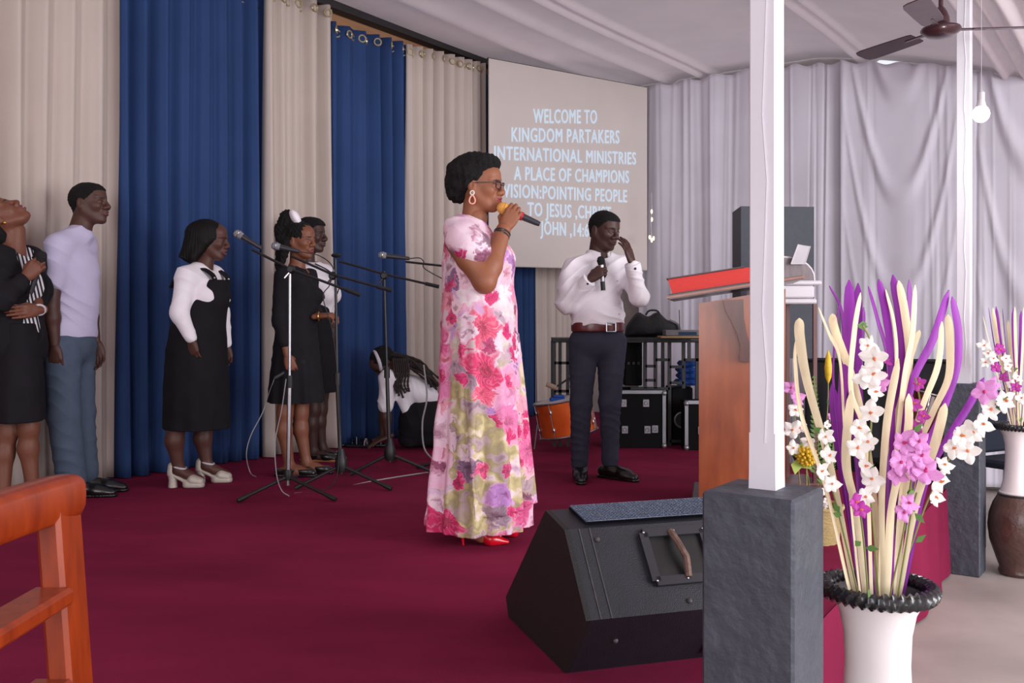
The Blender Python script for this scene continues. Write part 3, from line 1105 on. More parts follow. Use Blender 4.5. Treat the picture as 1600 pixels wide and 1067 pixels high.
mb = MB(); mb.box((0.01, 0, 0.024), (0.09, 0.08, 0.018), None, 0.008); mb.build('fold', MATS['bright_blue_cloth'], bl)

RD = 7.6
rk = empty('metal_rack', at(980, 500, RD) * 1.0, 0, 'black welded metal rack behind the man with the belt', 'rack')
rk.location = (at(980, 500, RD).x, RD, STAGE)
RS = F / RD
rx = lambda p: (p - 980) / RS
rz_ = lambda p: (500 - p) / RS + 1.0
for x in (866, 875, 887, 1008, 1024, 1046, 1068, 1089):
    for dep in ((0, 0.34) if x in (866, 1046, 1089) else (0,)):
        mb = MB(); mb.bar((rx(x), dep, 0.46 if x in (1008, 1024, 1068) else 0), (rx(x), dep, rz_(534)), 0.026, 0.026); mb.build('upright', m_blackmetal, rk)
for y, xa, xb in ((533, 864, 1092), (567, 866, 889), (611, 866, 889), (562, 1024, 1046), (572, 1008, 1024), (573, 1046, 1068), (594, 1008, 1024), (607, 985, 1046), (598, 1046, 1068), (562, 1068, 1092), (689, 1046, 1092)):
    mb = MB(); mb.bar((rx(xa), -0.002, rz_(y)), (rx(xb), -0.002, rz_(y)), 0.022, 0.022, (0, 1, 0)); mb.build('crossbar', m_blackmetal, rk)
mb = MB(); mb.bar((rx(864), 0.34, rz_(533)), (rx(1092), .34, rz_(533)), 0.022, 0.022, (0, 1, 0)); mb.build('crossbar', m_blackmetal, rk)
mb = MB(); mb.box(((rx(864) + rx(1092)) / 2, 0.17, rz_(530) + .004), (rx(1092) - rx(864), 0.4, 0.012)); mb.build('shelf', m_blackmetal, rk)

m_alu = M('aluminium_edge', srgb(160, 160, 166), 0.35, 0.05, 20, metal=0.7)


def flight_case(px0, px1, y0, d, dep, label, knobs):
    s = F / d
    w = (px1 - px0) / s
    h = (500 - y0) / s + 1.0
    c = at((px0 + px1) / 2, 500, d)
    r = empty('flight_case', (c.x, d, STAGE), 0, label, 'flight case', 'flight cases under the rack')
    mb = MB(); mb.box((0, dep / 2, h / 2), (w, dep, h), None, 0.004); mb.build('shell', m_case, r)
    for sx_ in (-1, 1):
        mb = MB(); mb.bar((sx_ * (w / 2 - .012), -0.004, 0.01), (sx_ * (w / 2 - .012), -0.004, h), 0.026, 0.012, (0, 1, 0)); mb.build('edge_strip', m_alu, r)
        for z in (.02, h - .02):
            mb = MB(); mb.ball((sx_ * (w / 2 - .012), -0.004, z), 0.022, None, 10, 6); mb.build('corner_ball', m_alu, r, True)
    mb = MB(); mb.bar((-w / 2, -0.004, h - .012), (w / 2, -0.004, h - .012), 0.012, 0.026, (0, 0, 1)); mb.build('edge_strip', m_alu, r)
    for kx, kz in knobs:
        mb = MB(); mb.box((kx * w / 2, -0.006, kz * h), (0.05, 0.012, 0.06), None, 0.003)
        la = mb.build('latch', m_alu, r)
        mb = MB(); mb.torus((kx * w / 2, -0.014, kz * h), 0.014, 0.004, (0, 1, 0), 12, 6); mb.build('latch_ring', m_steel, la, True)
    return r


flight_case(952, 1040, 610, 7.5, 0.42, 'black flight case with bright metal edges right of the man with the belt', ((-.45, .32), (.35, .32), (.62, .33), (-.5, .78), (.3, .78)))
flight_case(1070, 1112, 626, 7.38, 0.17, 'black flight case with a metal edge left of the lectern', ((.2, .4),))
bx_ = empty('bass_cabinet', (at(1068, 500, 7.62).x, 7.66, STAGE), 0, 'black bass speaker cabinet inside the rack beside the lectern', 'speaker')
mb = MB(); mb.box((0, .17, .23), (0.17, 0.30, 0.46), None, .008); mb.build('cabinet', m_case, bx_)
mb = MB(); mb.torus((0, .018, .2), .06, .008, (0, 1, 0), 24, 8); mb.build('speaker_ring', m_alu, bx_, True)
mb = MB(); mb.lathe([(.058, 0), (.02, .03), (.001, .02)], 20, (0, .018, .2), Matrix.Rotation(-PI / 2, 3, 'X')); mb.build('cone', m_blackplastic, bx_, True)
am = empty('amplifier', (at(992, 500, 7.58).x, 7.62, STAGE + .455), 0, 'black amplifier box standing on the flight case', 'amplifier')
mb = MB(); mb.box((0, .2, .20), (0.14, 0.3, 0.36), None, 0.008); mb.build('housing', m_case, am)
for k in range(3):
    mb = MB(); mb.tube([(-.04 + .04 * k, .05, .2), (-.04 + .04 * k, .035, .2)], 0.012, 10); mb.build('dial', m_blackplastic, am)
bc = empty('folded_cloths', at(1075, 603, 7.66), 0, 'stack of folded blue cloths in the rack', 'cloth stack')
for k in range(4):
    mb = MB(); mb.box((0.01 * (k % 2), .1, 0.025 + .05 * k), (0.17 - .012 * k, 0.2, 0.046), None, 0.018); mb.build('folded_cloth', MATS['bright_blue_cloth'], bc)
# bag on the rack
m_bag = M('black_bag_nylon', srgb(34, 33, 36), 0.75, 0.2, 10, bump=0.4, bscale=25)
bg_ = empty('black_bag', (at(1022, 500, 7.7).x, 7.78, STAGE + rz_(530) + .012), 0, 'soft black equipment bag lying on the rack', 'bag')
mb = MB()
n1, n2 = 28, 12
v, f = [], []
for i in range(n1 + 1):
    t = i / n1 * 2 - 1
    w_ = (1 - abs(t) ** 4) ** .5
    hgt = 0.19 * (1 - .25 * max(0, t)) * w_ + .02 * math.sin(t * 9) * w_
    for k in range(n2):
        a = 2 * PI * k / n2
        z = math.copysign(abs(math.sin(a)) ** .7, math.sin(a))
        v.append((t * .23, math.copysign(abs(math.cos(a)) ** .7, math.cos(a)) * .12 * w_, max(0, hgt / 2 + z * hgt / 2)))
for i in range(n1):
    for k in range(n2):
        f.append((i * n2 + k, i * n2 + (k + 1) % n2, (i + 1) * n2 + (k + 1) % n2, (i + 1) * n2 + k))
mb.add(v, f); mb.build('bag_body', m_bag, bg_, True)
mb = MB(); mb.tube(spline([(-.06, -.02, .18), (-.03, -.02, .215), (.03, -.02, .215), (.06, -.02, .18)], 6), 0.008, 6); mb.build('handle', m_bag, bg_, True)
mb = MB(); mb.tube(spline([(.12, -.1, .14), (.19, -.11, .1), (.2, -.12, .03)], 6), 0.009, 6); mb.build('strap', M('grey_webbing', srgb(120, 118, 120), .8), bg_, True)
# wireless receiver
rcv = empty('wireless_receiver', (at(1064, 500, 7.45).x, 7.52, STAGE + rz_(530) + .012), 0, 'grey wireless receiver with antenna on the rack beside the lectern', 'receiver')
mb = MB(); mb.box((.02, 0, .008), (0.36, 0.2, 0.016), None, .003); mb.build('wooden_board', M('yellow_board', srgb(172, 140, 98), .7), rcv)
mb = MB(); mb.box((.03, 0, .04), (0.30, 0.16, 0.045), None, .005); mb.build('case', M('receiver_grey', srgb(120, 118, 122), .5), rcv)
mb = MB(); mb.box((.05, -.082, .036), (0.14, 0.004, 0.024)); mb.build('display', M('display_blue', srgb(44, 70, 96), .2), rcv)
mb = MB(); mb.tube([(.0, -.02, .06), (-.005, -.02, .22)], 0.003, 6); mb.build('antenna', m_blackmetal, rcv)

# dark cloth-covered table behind the flowers
td = empty('covered_table', (at(1372, 500, 7.9).x, 7.9, 0), -0.3, 'black cloth-covered table against the white drapes behind the flowers', 'table')
mb = MB()
mb.box((0, 0, 1.16), (1.15, 0.5, 0.03), None, 0.006); mb.build('top', m_case, td)
fnc = lambda t, h: Vector((-0.575 + 1.15 * t, -0.255 - 0.02 * (1 - h) * (1 + math.sin(t * 60)), 0.01 + 1.145 * h))
sheet('cloth_front', fnc, 90, 6, M('black_cloth', srgb(26, 26, 30), .9), td)
for sx_ in (-.55, .55):
    for sy_ in (-.2, .2):
        mb = MB(); mb.bar((sx_, sy_, 0), (sx_, sy_, 1.145), .04, .04); mb.build('leg', m_blackmetal, td)

# chair behind the far vase
fc = empty('banquet_chair', (at(1585, 500, 7.0).x, 7.0, 0), 0.5, 'white-legged chair with navy cover behind the far vase', 'chair')
m_navy = M('navy_cloth', srgb(24, 30, 48), .85)
mb = MB(); mb.box((0, 0, .46), (.44, .44, .06), None, .02); mb.build('seat', m_navy, fc)
mb = MB(); mb.box((0, .21, .74), (.42, .05, .46), None, .02); mb.build('backrest', m_navy, fc)
for sx_ in (-1, 1):
    for sy_ in (-1, 1):
        mb = MB(); mb.bar((sx_ * .2, sy_ * .19, .43), (sx_ * .24, sy_ * .23, 0), .05, .04); mb.build('leg', m_whitepaint, fc)

# ------------------------------------------------------------------ ceiling fan and bulb
m_fan = M('brown_fan_metal', srgb(70, 42, 48), 0.3, 0.1, 20, metal=0.3, coat=0.4)
fh = at(1470, 47, 5.5)
fan = empty('ceiling_fan', fh, 0, 'dark brown three-bladed ceiling fan at top right', 'fan')
mb = MB(); mb.lathe([(0.02, -.045), (0.07, -.035), (0.105, -.012), (0.11, 0.0), (0.105, .012), (0.07, .022), (0.05, .04), (0.047, .07), (0.036, .10), (0.022, .125), (0.012, .135)], 32)
mb.build('motor', m_fan, fan, True)
mb = MB(); mb.tube([(0, 0, .1), (0, 0, .52)], 0.013, 10); mb.build('rod', m_fan, fan, True)
mb = MB(); mb.lathe([(0.05, .42), (0.04, .46), (0.02, .5)], 20); mb.build('canopy', m_fan, fan, True)
for a in (-6, 114, 234):
    a = math.radians(a)
    e1, e2 = Vector((math.cos(a), math.sin(a), 0)), Vector((-math.sin(a), math.cos(a), 0))
    mb = MB()
    pts = []
    v = []
    tw = Vector((0, 0, 1)) * math.sin(math.radians(12)) + e2 * math.cos(math.radians(12))
    for t, w_ in ((0.17, .05), (.2, .058), (.35, .064), (.56, .068), (.6, .06), (.615, .035)):
        v += [e1 * t - tw * w_ + Vector((0, 0, .003)), e1 * t + tw * w_ + Vector((0, 0, .003)), e1 * t + tw * w_ - Vector((0, 0, .003)), e1 * t - tw * w_ - Vector((0, 0, .003))]
    f = []
    for i in range(5):
        for k in range(4):
            f.append((i * 4 + k, i * 4 + (k + 1) % 4, i * 4 + 4 + (k + 1) % 4, i * 4 + 4 + k))
    f += [(0, 1, 2, 3), (23, 22, 21, 20)]
    mb.add(v, f)
    bl_ = mb.build('blade', m_fan, fan)
    mb = MB(); mb.bar(e1 * .09, e1 * .25, .028, .008, (0, 0, 1)); mb.build('bracket', m_fan, bl_)

bu = at(1533, 178, 5.0)
bulb = empty('light_bulb', bu, 0, 'glowing round light bulb hanging at the right', 'light bulb')
m_glow = M('bulb_glow', (1, 1, 1, 1), 0.4, 0, emit=(0.95, 1.0, 0.97, 1), emit_s=9.0)
mb = MB(); mb.ball((0, 0, 0), (0.042, 0.042, 0.044), None, 20, 14); mb.build('globe', m_glow, bulb, True)
mb = MB(); mb.lathe([(0.026, .036), (0.02, .06), (0.016, .075)], 16); mb.build('neck', m_whitepaint, bulb, True)
mb = MB(); mb.lathe([(0.018, .072), (0.018, .11), (0.008, .12)], 16); mb.build('socket', m_silver, bulb, True)
vz = ceil_z(bu.dot(AV)) - bu.z
mb = MB(); mb.tube([(0, 0, .115), (0.002, 0, .3), (0, 0, vz)], 0.0013, 6); mb.build('wire', m_silver, bulb)
ld = bpy.data.lights.new('bulb_light', 'POINT'); ld.energy = 14; ld.shadow_soft_size = 0.05; ld.color = (0.95, 1, 0.97)
lo_ = bpy.data.objects.new('bulb_light', ld); COL.objects.link(lo_); lo_.location = bu + Vector((0, 0, -0.07))

# string of small warm lights beside the screen
lt = empty('string_light', at(1018, 340, 9.7), 0, 'small warm string light hanging beside the screen', 'string light')
m_warm = M('warm_led', srgb(255, 220, 170), .4, 0, emit=srgb(255, 225, 170), emit_s=3.0)
mb = MB(); mb.tube([(0, 0, .25), (0.004, 0, .1), (-.006, 0, -.04), (0.002, 0, -.25)], 0.003, 6); mb.build('wire', m_silver, lt)
for x, z in ((0, .06), (.002, -.02), (-.02, -.20), (.02, -.21), (0, -.23)):
    mb = MB(); mb.ball((x, -.012, z), (0.010, 0.010, 0.022), None, 10, 8); mb.build('led', m_warm, lt, True)

# ------------------------------------------------------------------ vases
m_vwhite = M('white_glazed_clay', srgb(238, 230, 230), 0.3, 0.03, 6, coat=0.3)
m_vbrown = M('brown_glazed_clay', srgb(82, 58, 52), 0.35, 0.2, 14, bump=0.5, bscale=40, coat=0.3)
m_vblack = M('black_glazed_clay', srgb(30, 30, 34), 0.28, 0.2, 14, bump=0.2, bscale=30, coat=0.4)


def vase(px, d, label):
    c = Vector(((px - 800) / F * d, d, 0))
    r = empty('floor_vase', c, 0, label, 'vase', 'tall two-tone floor vases')
    mb = MB(); mb.lathe([(0.10, 0.0), (0.112, .02), (.105, .045), (0.125, .10), (.158, .2), (.168, .29), (.16, .36), (.14, .42), (.115, .465)], 48); mb.build('brown_body', m_vbrown, r, True)
    for z in (.47, .484):
        mb = MB(); mb.torus((0, 0, z), .107 if z < .48 else .1, .008, (0, 0, 1), 40, 8); mb.build('band', m_vblack if z < .48 else m_vwhite, r, True)
    mb = MB(); mb.lathe([(.108, .462), (.098, .50), (.084, .56), (.076, .63), (.073, .70), (.076, .77), (.086, .82), (.104, .855), (.114, .868)], 48, close=False); mb.build('white_neck', m_vwhite, r, True)
    mb = MB()
    n = 160
    v, f = [], []
    for i in range(n):
        a = 2 * PI * i / n
        for k in range(10):
            b = 2 * PI * k / 10
            rr = .0155 * (1 + .22 * math.cos(3 * (b - a * 13)))
            q = .120 + rr * math.cos(b)
            v.append((q * math.cos(a), q * math.sin(a), .872 + rr * 1.15 * math.sin(b)))
    for i in range(n):
        for k in range(10):
            f.append((i * 10 + k, ((i + 1) % n) * 10 + k, ((i + 1) % n) * 10 + (k + 1) % 10, i * 10 + (k + 1) % 10))
    mb.add(v, f); mb.build('twisted_rim', m_vblack, r, True)
    mb = MB(); mb.lathe([(.113, .870), (.098, .858), (.078, .82), (.068, .77), (.066, .70), (.03, .69)], 40, close=False); mb.build('dark_lining', m_vblack, r, True)
    return c


VD = 2.245
v1 = vase(1371, VD, 'near white-necked vase with black twisted rim holding tall strips')
v2 = vase(1592, 5.66, 'far white-necked brown vase standing by the right edge')

# ------------------------------------------------------------------ dried strips
m_scream = M('dried_cream_leaf', srgb(248, 230, 194), 0.65, 0.1, 8, stretch=(8, 8, 1), transl=.15)
m_spurple = M('dyed_purple_leaf', srgb(148, 30, 168), 0.55, 0.22, 8, stretch=(8, 8, 1), transl=.15)


def strip(pts, w, mat, label, group, thick=0.0012, seed=0):
    r2 = random.Random(seed)
    P = spline(pts, 7)
    n = len(P)
    twist = r2.uniform(-1.0, .8)
    v, f = [], []
    for i, p in enumerate(P):
        t = i / (n - 1)
        tg = unit(P[min(i + 1, n - 1)] - P[max(i - 1, 0)])
        look = Vector((math.sin(twist + t * .5), -math.cos(twist + t * .5), 0))
        sd = unit(tg.cross(look))
        nn = sd.cross(tg)
        ww = w * (0.42 + 0.58 * min(1, t / .75) ** 1.2) * (max(0.0, 1 - ((t - .90) / .10) ** 2) ** .5 * .88 + .12 if t > .90 else 1)
        for a, dn in ((-1, 0), (-.5, .25), (0, .4), (.5, .25), (1, 0)):
            v.append(p + sd * a * ww + nn * dn * ww * .4)
        for a, dn in ((1, 0), (.5, .25), (0, .4), (-.5, .25), (-1, 0)):
            v.append(p + sd * a * ww + nn * (dn * ww * .4 - thick))
    for i in range(n - 1):
        for k in range(10):
            f.append((i * 10 + k, i * 10 + (k + 1) % 10, i * 10 + 10 + (k + 1) % 10, i * 10 + 10 + k))
    f.append(tuple(range(9, -1, -1)))
    f.append(tuple(range((n - 1) * 10, n * 10)))
    mb = MB(); mb.add(v, f)
    o = mb.build('dried_leaf_strip', mat, None, True)
    return tag(o, label, 'dried leaf', group)


CREAM = [
    [(1337, 930), (1300, 740), (1262, 600), (1250, 530), (1249, 497)], [(1330, 930), (1290, 760), (1253, 650), (1243, 570), (1244, 530)],
    [(1345, 930), (1322, 700), (1313, 566), (1295, 520), (1279, 480)], [(1362, 930), (1352, 690), (1330, 610), (1335, 520), (1345, 457)],
    [(1378, 930), (1378, 740), (1410, 620), (1421, 560), (1414, 490), (1404, 438)], [(1388, 930), (1398, 740), (1412, 600), (1426, 520), (1430, 445)],
    [(1374, 930), (1382, 700), (1400, 580), (1398, 510), (1384, 452)], [(1392, 930), (1400, 700), (1418, 580), (1428, 540), (1437, 516)],
    [(1400, 930), (1418, 750), (1455, 650), (1482, 590), (1484, 530), (1481, 491)], [(1396, 930), (1412, 740), (1440, 640), (1466, 570), (1472, 502)],
    [(1404, 930), (1430, 790), (1462, 690), (1477, 630)], [(1380, 930), (1378, 780), (1386, 660), (1404, 560)],
    [(1370, 930), (1366, 780), (1340, 620), (1306, 520), (1300, 490)], [(1385, 930), (1392, 800), (1418, 680), (1420, 615)], [(1352, 930), (1338, 800), (1322, 720), (1330, 610)]]
PURP = [
    [(1350, 930), (1340, 740), (1322, 560), (1315, 485), (1296, 446)], [(1352, 930), (1318, 680), (1318, 590), (1326, 520), (1327, 437)],
    [(1356, 930), (1346, 700), (1338, 560), (1341, 442)], [(1384, 930), (1388, 720), (1388, 570), (1372, 500), (1357, 447)],
    [(1392, 930), (1394, 720), (1392, 560), (1384, 490), (1373, 436)], [(1390, 930), (1402, 700), (1408, 520), (1395, 429)],
    [(1396, 930), (1404, 740), (1418, 580), (1422, 520), (1421, 437)], [(1402, 930), (1412, 700), (1425, 600), (1458, 530), (1483, 453)],
    [(1408, 930), (1430, 740), (1470, 650), (1494, 580), (1498, 520), (1488, 463)], [(1410, 930), (1445, 760), (1478, 690), (1510, 640), (1538, 590)],
    [(1348, 930), (1328, 800), (1312, 700), (1300, 600)], [(1366, 930), (1352, 780), (1342, 640), (1346, 540), (1350, 480)], [(1400, 930), (1408, 800), (1415, 700)], [(1344, 930), (1306, 640), (1304, 540), (1312, 470)]]
r3 = random.Random(5)


ORD = ['first', 'second', 'third', 'fourth', 'fifth', 'sixth', 'seventh', 'eighth', 'ninth', 'tenth', 'eleventh', 'twelfth', 'thirteenth', 'fourteenth', 'fifteenth', 'sixteenth']


def strips(plist, mat, w, label, group, d, spread):
    for i, L in enumerate(sorted(plist, key=lambda q: q[-1][0])):
        tip = r3.uniform(-spread, spread)
        n = len(L)
        pts = []
        for k, (x, y) in enumerate(L):
            t = k / (n - 1)
            dd = d + (tip * .5 + .03 if mat is m_spurple else -abs(tip) * .8) * t + (0.022 if mat is m_spurple else -.022) * (-1 if i % 4 == 3 else 1)
            pts.append(at(x, y, dd))
        # go on down into the vase
        b = pts[0].copy()
        cxy = Vector(((1371 - 800) / F * d, d)) if d < 3 else Vector((v2.x, v2.y))
        low = Vector((cxy.x + (b.x - cxy.x) * .4, cxy.y + (b.y - cxy.y) * .4, b.z - .12))
        strip([low] + pts, w * r3.uniform(.8, 1.15), mat, '%s, %s tip from the left' % (label, ORD[i]), group, seed=i)


strips(CREAM, m_scream, 0.0098, 'cream dried leaf strip in the near vase', 'cream strips in the near vase', VD, .10)
strips(PURP, m_spurple, 0.0108, 'purple dyed leaf strip in the near vase', 'purple strips in the near vase', VD, .10)
FC, FP = [], []
r4 = random.Random(9)
for i in range(13):
    x = 1536 + i * 6.5 + r4.uniform(-3, 3)
    y = 470 + abs(x - 1585) * .25 + r4.uniform(0, 30)
    L = [(1592 + (x - 1592) * .2, 668), (1592 + (x - 1592) * .45 + r4.uniform(-3, 3), 610), (1592 + (x - 1592) * .8, 540), (x, y)]
    (FC if i % 2 == 0 else FP).append(L)
strips(FC, m_scream, 0.010, 'cream dried leaf strip in the far vase', 'cream strips in the far vase', 5.66, .12)
strips(FP, m_spurple, 0.011, 'purple dyed leaf strip in the far vase', 'purple strips in the far vase', 5.66, .12)

# ------------------------------------------------------------------ orchid sprays
m_pw = M('white_petal', srgb(246, 242, 236), 0.6, 0.03, 30, transl=.25)
m_pp = M('pink_petal', srgb(224, 150, 212), 0.6, 0.25, 25, transl=.25)
m_pm = M('magenta_petal', srgb(190, 60, 170), 0.6, 0.25, 25, transl=.25)
m_cy = M('orange_flower_heart', srgb(222, 120, 70), 0.6)
m_cm = M('magenta_flower_heart', srgb(190, 40, 110), 0.6)
m_stem = M('olive_stem', srgb(132, 134, 74), 0.6)
m_leafg = M('green_leaf', srgb(92, 132, 62), 0.55, 0.2, 20, transl=.2)


def petal_mesh(mat, name):
    v, f = [], []
    n, m_ = 6, 5
    for i in range(n + 1):
        t = i / n
        w = .40 * (math.sin(PI * min(1, t * .92 + .06)) ** .7)
        for k in range(m_):
            a = k / (m_ - 1) * 2 - 1
            v.append((t, a * w, .22 * t * t - .16 * a * a + .02 * math.sin(9 * t + 3 * a) - .05 * t))
    for i in range(n):
        for k in range(m_ - 1):
            q = i * m_ + k
            f.append((q, q + 1, q + m_ + 1, q + m_))
    o = mesh_obj(name, v, f, mat, None, True)
    me = o.data
    bpy.data.objects.remove(o)
    return me


PM = {'w': petal_mesh(m_pw, 'petal'), 'p': petal_mesh(m_pp, 'petal'), 'm': petal_mesh(m_pm, 'petal')}
hb = MB(); hb.ball((0, 0, .06), (.13, .13, .12), None, 10, 6); hb.tube([(0, 0, .05), (.08, 0, .24), (.18, 0, .26)], [.07, .08, .03], 7)
HM = {}
for k_, m_ in (('w', m_cy), ('p', m_cm), ('m', m_cy)):
    o = hb.build('blossom', m_, None, True)
    HM[k_] = o.data
    bpy.data.objects.remove(o)


def blossom(parent, loc, size, face, kind, rr):
    o = bpy.data.objects.new('blossom', HM[kind])
    COL.objects.link(o)
    o.parent = parent
    o.location = loc
    q = Vector(face).to_track_quat('Z', 'Y')
    o.rotation_euler = (q.to_matrix() @ Matrix.Rotation(rr.uniform(0, 6.28), 3, 'Z')).to_euler()
    o.scale = (size,) * 3
    for k in range(5):
        p = bpy.data.objects.new('petal', PM[kind])
        COL.objects.link(p)
        p.parent = o
        p.rotation_euler = (0, rr.uniform(-.25, .2), k * 2 * PI / 5 + rr.uniform(-.15, .15))
        s = rr.uniform(.85, 1.15)
        p.scale = (s, s, s)


def orchid(base, path, blooms, d, label, kind, size, seed, group='orchid sprays in the near vase', leaves=True):
    rr = random.Random(seed)
    b = at(base[0], base[1], d)
    root = empty('orchid_spray', b, 0, label, 'flower', group)
    P = [at(x, y, d - .08 * (i / max(1, len(path) - 1))) - b for i, (x, y) in enumerate(path)]
    mb = MB(); mb.tube(spline([Vector((0, 0.0, -.02))] + P, 8), 0.0022, 6); mb.build('stem', m_stem, root, True)
    for bl in blooms:
        x, y = bl[0], bl[1]
        kd = bl[2] if len(bl) > 2 else kind
        blossom(root, at(x, y, d - .07 - rr.uniform(0, .03)) - b, size * rr.uniform(.85, 1.15), (rr.uniform(-.5, .6), -1, rr.uniform(-.2, .7)), kd, rr)
    if leaves:
        for i in range(3):
            x, y = rr.choice(path)
            mb = MB()
            p = at(x + rr.uniform(-8, 8), y + rr.uniform(-8, 8), d - .04) - b
            u_ = unit((rr.uniform(-1, 1), rr.uniform(-.5, .1), rr.uniform(-.3, 1)))
            s2 = unit(u_.cross(Vector((0, 1, .2))))
            n2 = u_.cross(s2) * .001
            v = [p, p + u_ * .012 + s2 * .008, p + u_ * .03, p + u_ * .012 - s2 * .008]
            mb.add(v + [q + n2 for q in v], [(0, 1, 2, 3), (7, 6, 5, 4), (0, 4, 5, 1), (1, 5, 6, 2), (2, 6, 7, 3), (3, 7, 4, 0)])
            mb.build('leaf', m_leafg, root)
    return root


orchid((1400, 930), [(1400, 925), (1425, 850), (1455, 770), (1500, 690), (1545, 640), (1575, 620)],
       [(1572, 626), (1552, 604, 'p'), (1538, 612, 'p'), (1548, 640), (1536, 662), (1520, 676), (1502, 680), (1490, 700), (1512, 705), (1476, 726), (1470, 752), (1462, 776)],
       VD - .02, 'long white orchid spray arching right out of the near vase', 'w', 0.027, 1)
orchid((1372, 930), [(1372, 925), (1366, 840), (1358, 740), (1362, 640), (1360, 540), (1348, 508)],
       [(1366, 560), (1356, 540), (1364, 585), (1352, 592), (1368, 612), (1372, 600, 'p'), (1360, 645), (1342, 668), (1356, 690), (1340, 700), (1352, 728), (1362, 748), (1352, 776)],
       VD - .06, 'upright white orchid spray in the middle of the near vase', 'w', 0.026, 2)
orchid((1392, 930), [(1392, 925), (1408, 850), (1420, 780), (1428, 720), (1432, 680)],
       [(1424, 700), (1440, 712), (1408, 722), (1428, 734), (1446, 736), (1412, 692), (1404, 742), (1436, 690)],
       VD - .08, 'large pink orchid cluster low in the near vase', 'p', 0.030, 3)
orchid((1388, 930), [(1388, 925), (1410, 830), (1432, 740), (1438, 640), (1430, 590)],
       [(1436, 600), (1428, 630), (1442, 650), (1430, 668), (1384, 560), (1380, 590)], VD + .04, 'magenta orchid spray behind the strips of the near vase', 'm', 0.019, 4)
orchid((1404, 930), [(1404, 925), (1416, 850), (1424, 800), (1432, 770)], [(1420, 786), (1412, 800)], VD - .08, 'small pink orchid low above the vase rim at right', 'p', 0.024, 5)
orchid((1356, 930), [(1356, 925), (1350, 850), (1344, 800), (1340, 780)], [(1345, 796), (1338, 784)], VD - .08, 'small magenta orchid low above the vase rim at left', 'm', 0.020, 6)
orchid((1340, 930), [(1340, 925), (1310, 800), (1292, 730), (1288, 670)], [(1290, 682), (1284, 736), (1296, 712), (1300, 756)], VD - .05, 'white orchid spray leaning left in the near vase', 'w', 0.023, 7)
orchid((1592, 668), [(1590, 660), (1575, 610), (1560, 570), (1545, 545)], [(1538, 540), (1544, 552), (1552, 560), (1540, 566), (1556, 574, 'm'), (1568, 590, 'm'), (1562, 545, 'm'), (1572, 560), (1580, 600), (1574, 572)],
       5.6, 'white and magenta orchid spray leaning left in the far vase', 'w', 0.036, 8, 'orchid sprays in the far vase')
orchid((1594, 668), [(1594, 660), (1592, 620), (1590, 580)], [(1588, 604, 'm'), (1596, 622), (1580, 618, 'm'), (1590, 590)], 5.55, 'small orchid spray low in the far vase', 'w', 0.036, 9, 'orchid sprays in the far vase')

# ------------------------------------------------------------------ basket of flowers on the stage
BD = 4.35
bc_ = at(1272, 500, BD)
bk_ = empty('wicker_basket', (bc_.x, BD, STAGE), 0, 'woven straw basket on the stage edge behind the near plinth', 'basket')
m_wick = M('straw_wicker', srgb(190, 164, 110), 0.8, 0.2, 40, bump=0.8, bscale=80, stretch=(1, 1, 6))
mb = MB()
v, f = [], []
nseg, nrow = 72, 14
for k in range(nrow + 1):
    z = k / nrow * .16
    for i in range(nseg):
        a = 2 * PI * i / nseg
        r_ = .105 + .02 * k / nrow + .003 * math.sin(a * 18 + PI * k)
        v.append((r_ * math.cos(a), r_ * math.sin(a), z))
for k in range(nrow):
    for i in range(nseg):
        f.append((k * nseg + i, k * nseg + (i + 1) % nseg, (k + 1) * nseg + (i + 1) % nseg, (k + 1) * nseg + i))
f.append(tuple(range(nseg))[::-1])
mb.add(v, f); mb.build('woven_body', m_wick, bk_, True)
mb = MB(); mb.torus((0, 0, .16), .125, .009, (0, 0, 1), 40, 8); mb.build('rim', m_wick, bk_, True)
orchid((1268, 790), [(1268, 785), (1262, 740), (1250, 690), (1240, 640), (1240, 600)], [(1243, 640), (1238, 672), (1250, 668), (1236, 606, 'p'), (1246, 622, 'p'), (1262, 690), (1240, 700)],
       BD, 'white and pink orchids standing in the straw basket', 'w', 0.040, 10, 'flowers in the straw basket')
orchid((1276, 795), [(1276, 790), (1282, 760), (1286, 720), (1300, 640)], [(1284, 768), (1292, 782), (1288, 792), (1296, 760), (1300, 650, 'p'), (1292, 664), (1304, 630, 'p')],
       BD, 'tiny white blossoms spilling over the basket rim', 'w', 0.022, 11, 'flowers in the straw basket')
# fern fronds
for fi, (x0, y0, x1, y1, lab) in enumerate(((1278, 790, 1272, 590, 'tall green fern frond rising from the basket'), (1284, 790, 1306, 660, 'short green fern frond right in the basket'))):
    root = empty('fern_frond', at(x0, y0, BD - .02), 0, lab, 'fern', 'fern fronds in the basket')
    b = root.location
    tip = at(x1, y1, BD - .06) - b
    mb = MB(); mb.tube([(0, 0, -.05), tip * .5 + Vector((.01, 0, 0)), tip], 0.002, 6); mb.build('stem', m_stem, root)
    for k in range(22):
        t = .25 + .75 * k / 21
        p = tip * t
        for sd in (-1, 1):
            L_ = .06 * (1.15 - t)
            u_ = unit((sd, -.2, .7))
            w_ = unit(u_.cross(Vector((0, 1, 0)))) * .007
            mb = MB()
            vv = [p, p + u_ * L_ * .5 + w_, p + u_ * L_, p + u_ * L_ * .5 - w_]
            nn = Vector((0, .001, 0))
            mb.add(vv + [q + nn for q in vv], [(0, 1, 2, 3), (7, 6, 5, 4), (0, 4, 5, 1), (1, 5, 6, 2), (2, 6, 7, 3), (3, 7, 4, 0)])
            mb.build('leaflet', m_leafg, root)
m_yel = M('yellow_petal', srgb(214, 176, 40), 0.6, .2, 40)
ly = empty('yellow_lily', at(1290, 700, BD - .03), 0, 'closed yellow lily bud above the basket', 'flower')
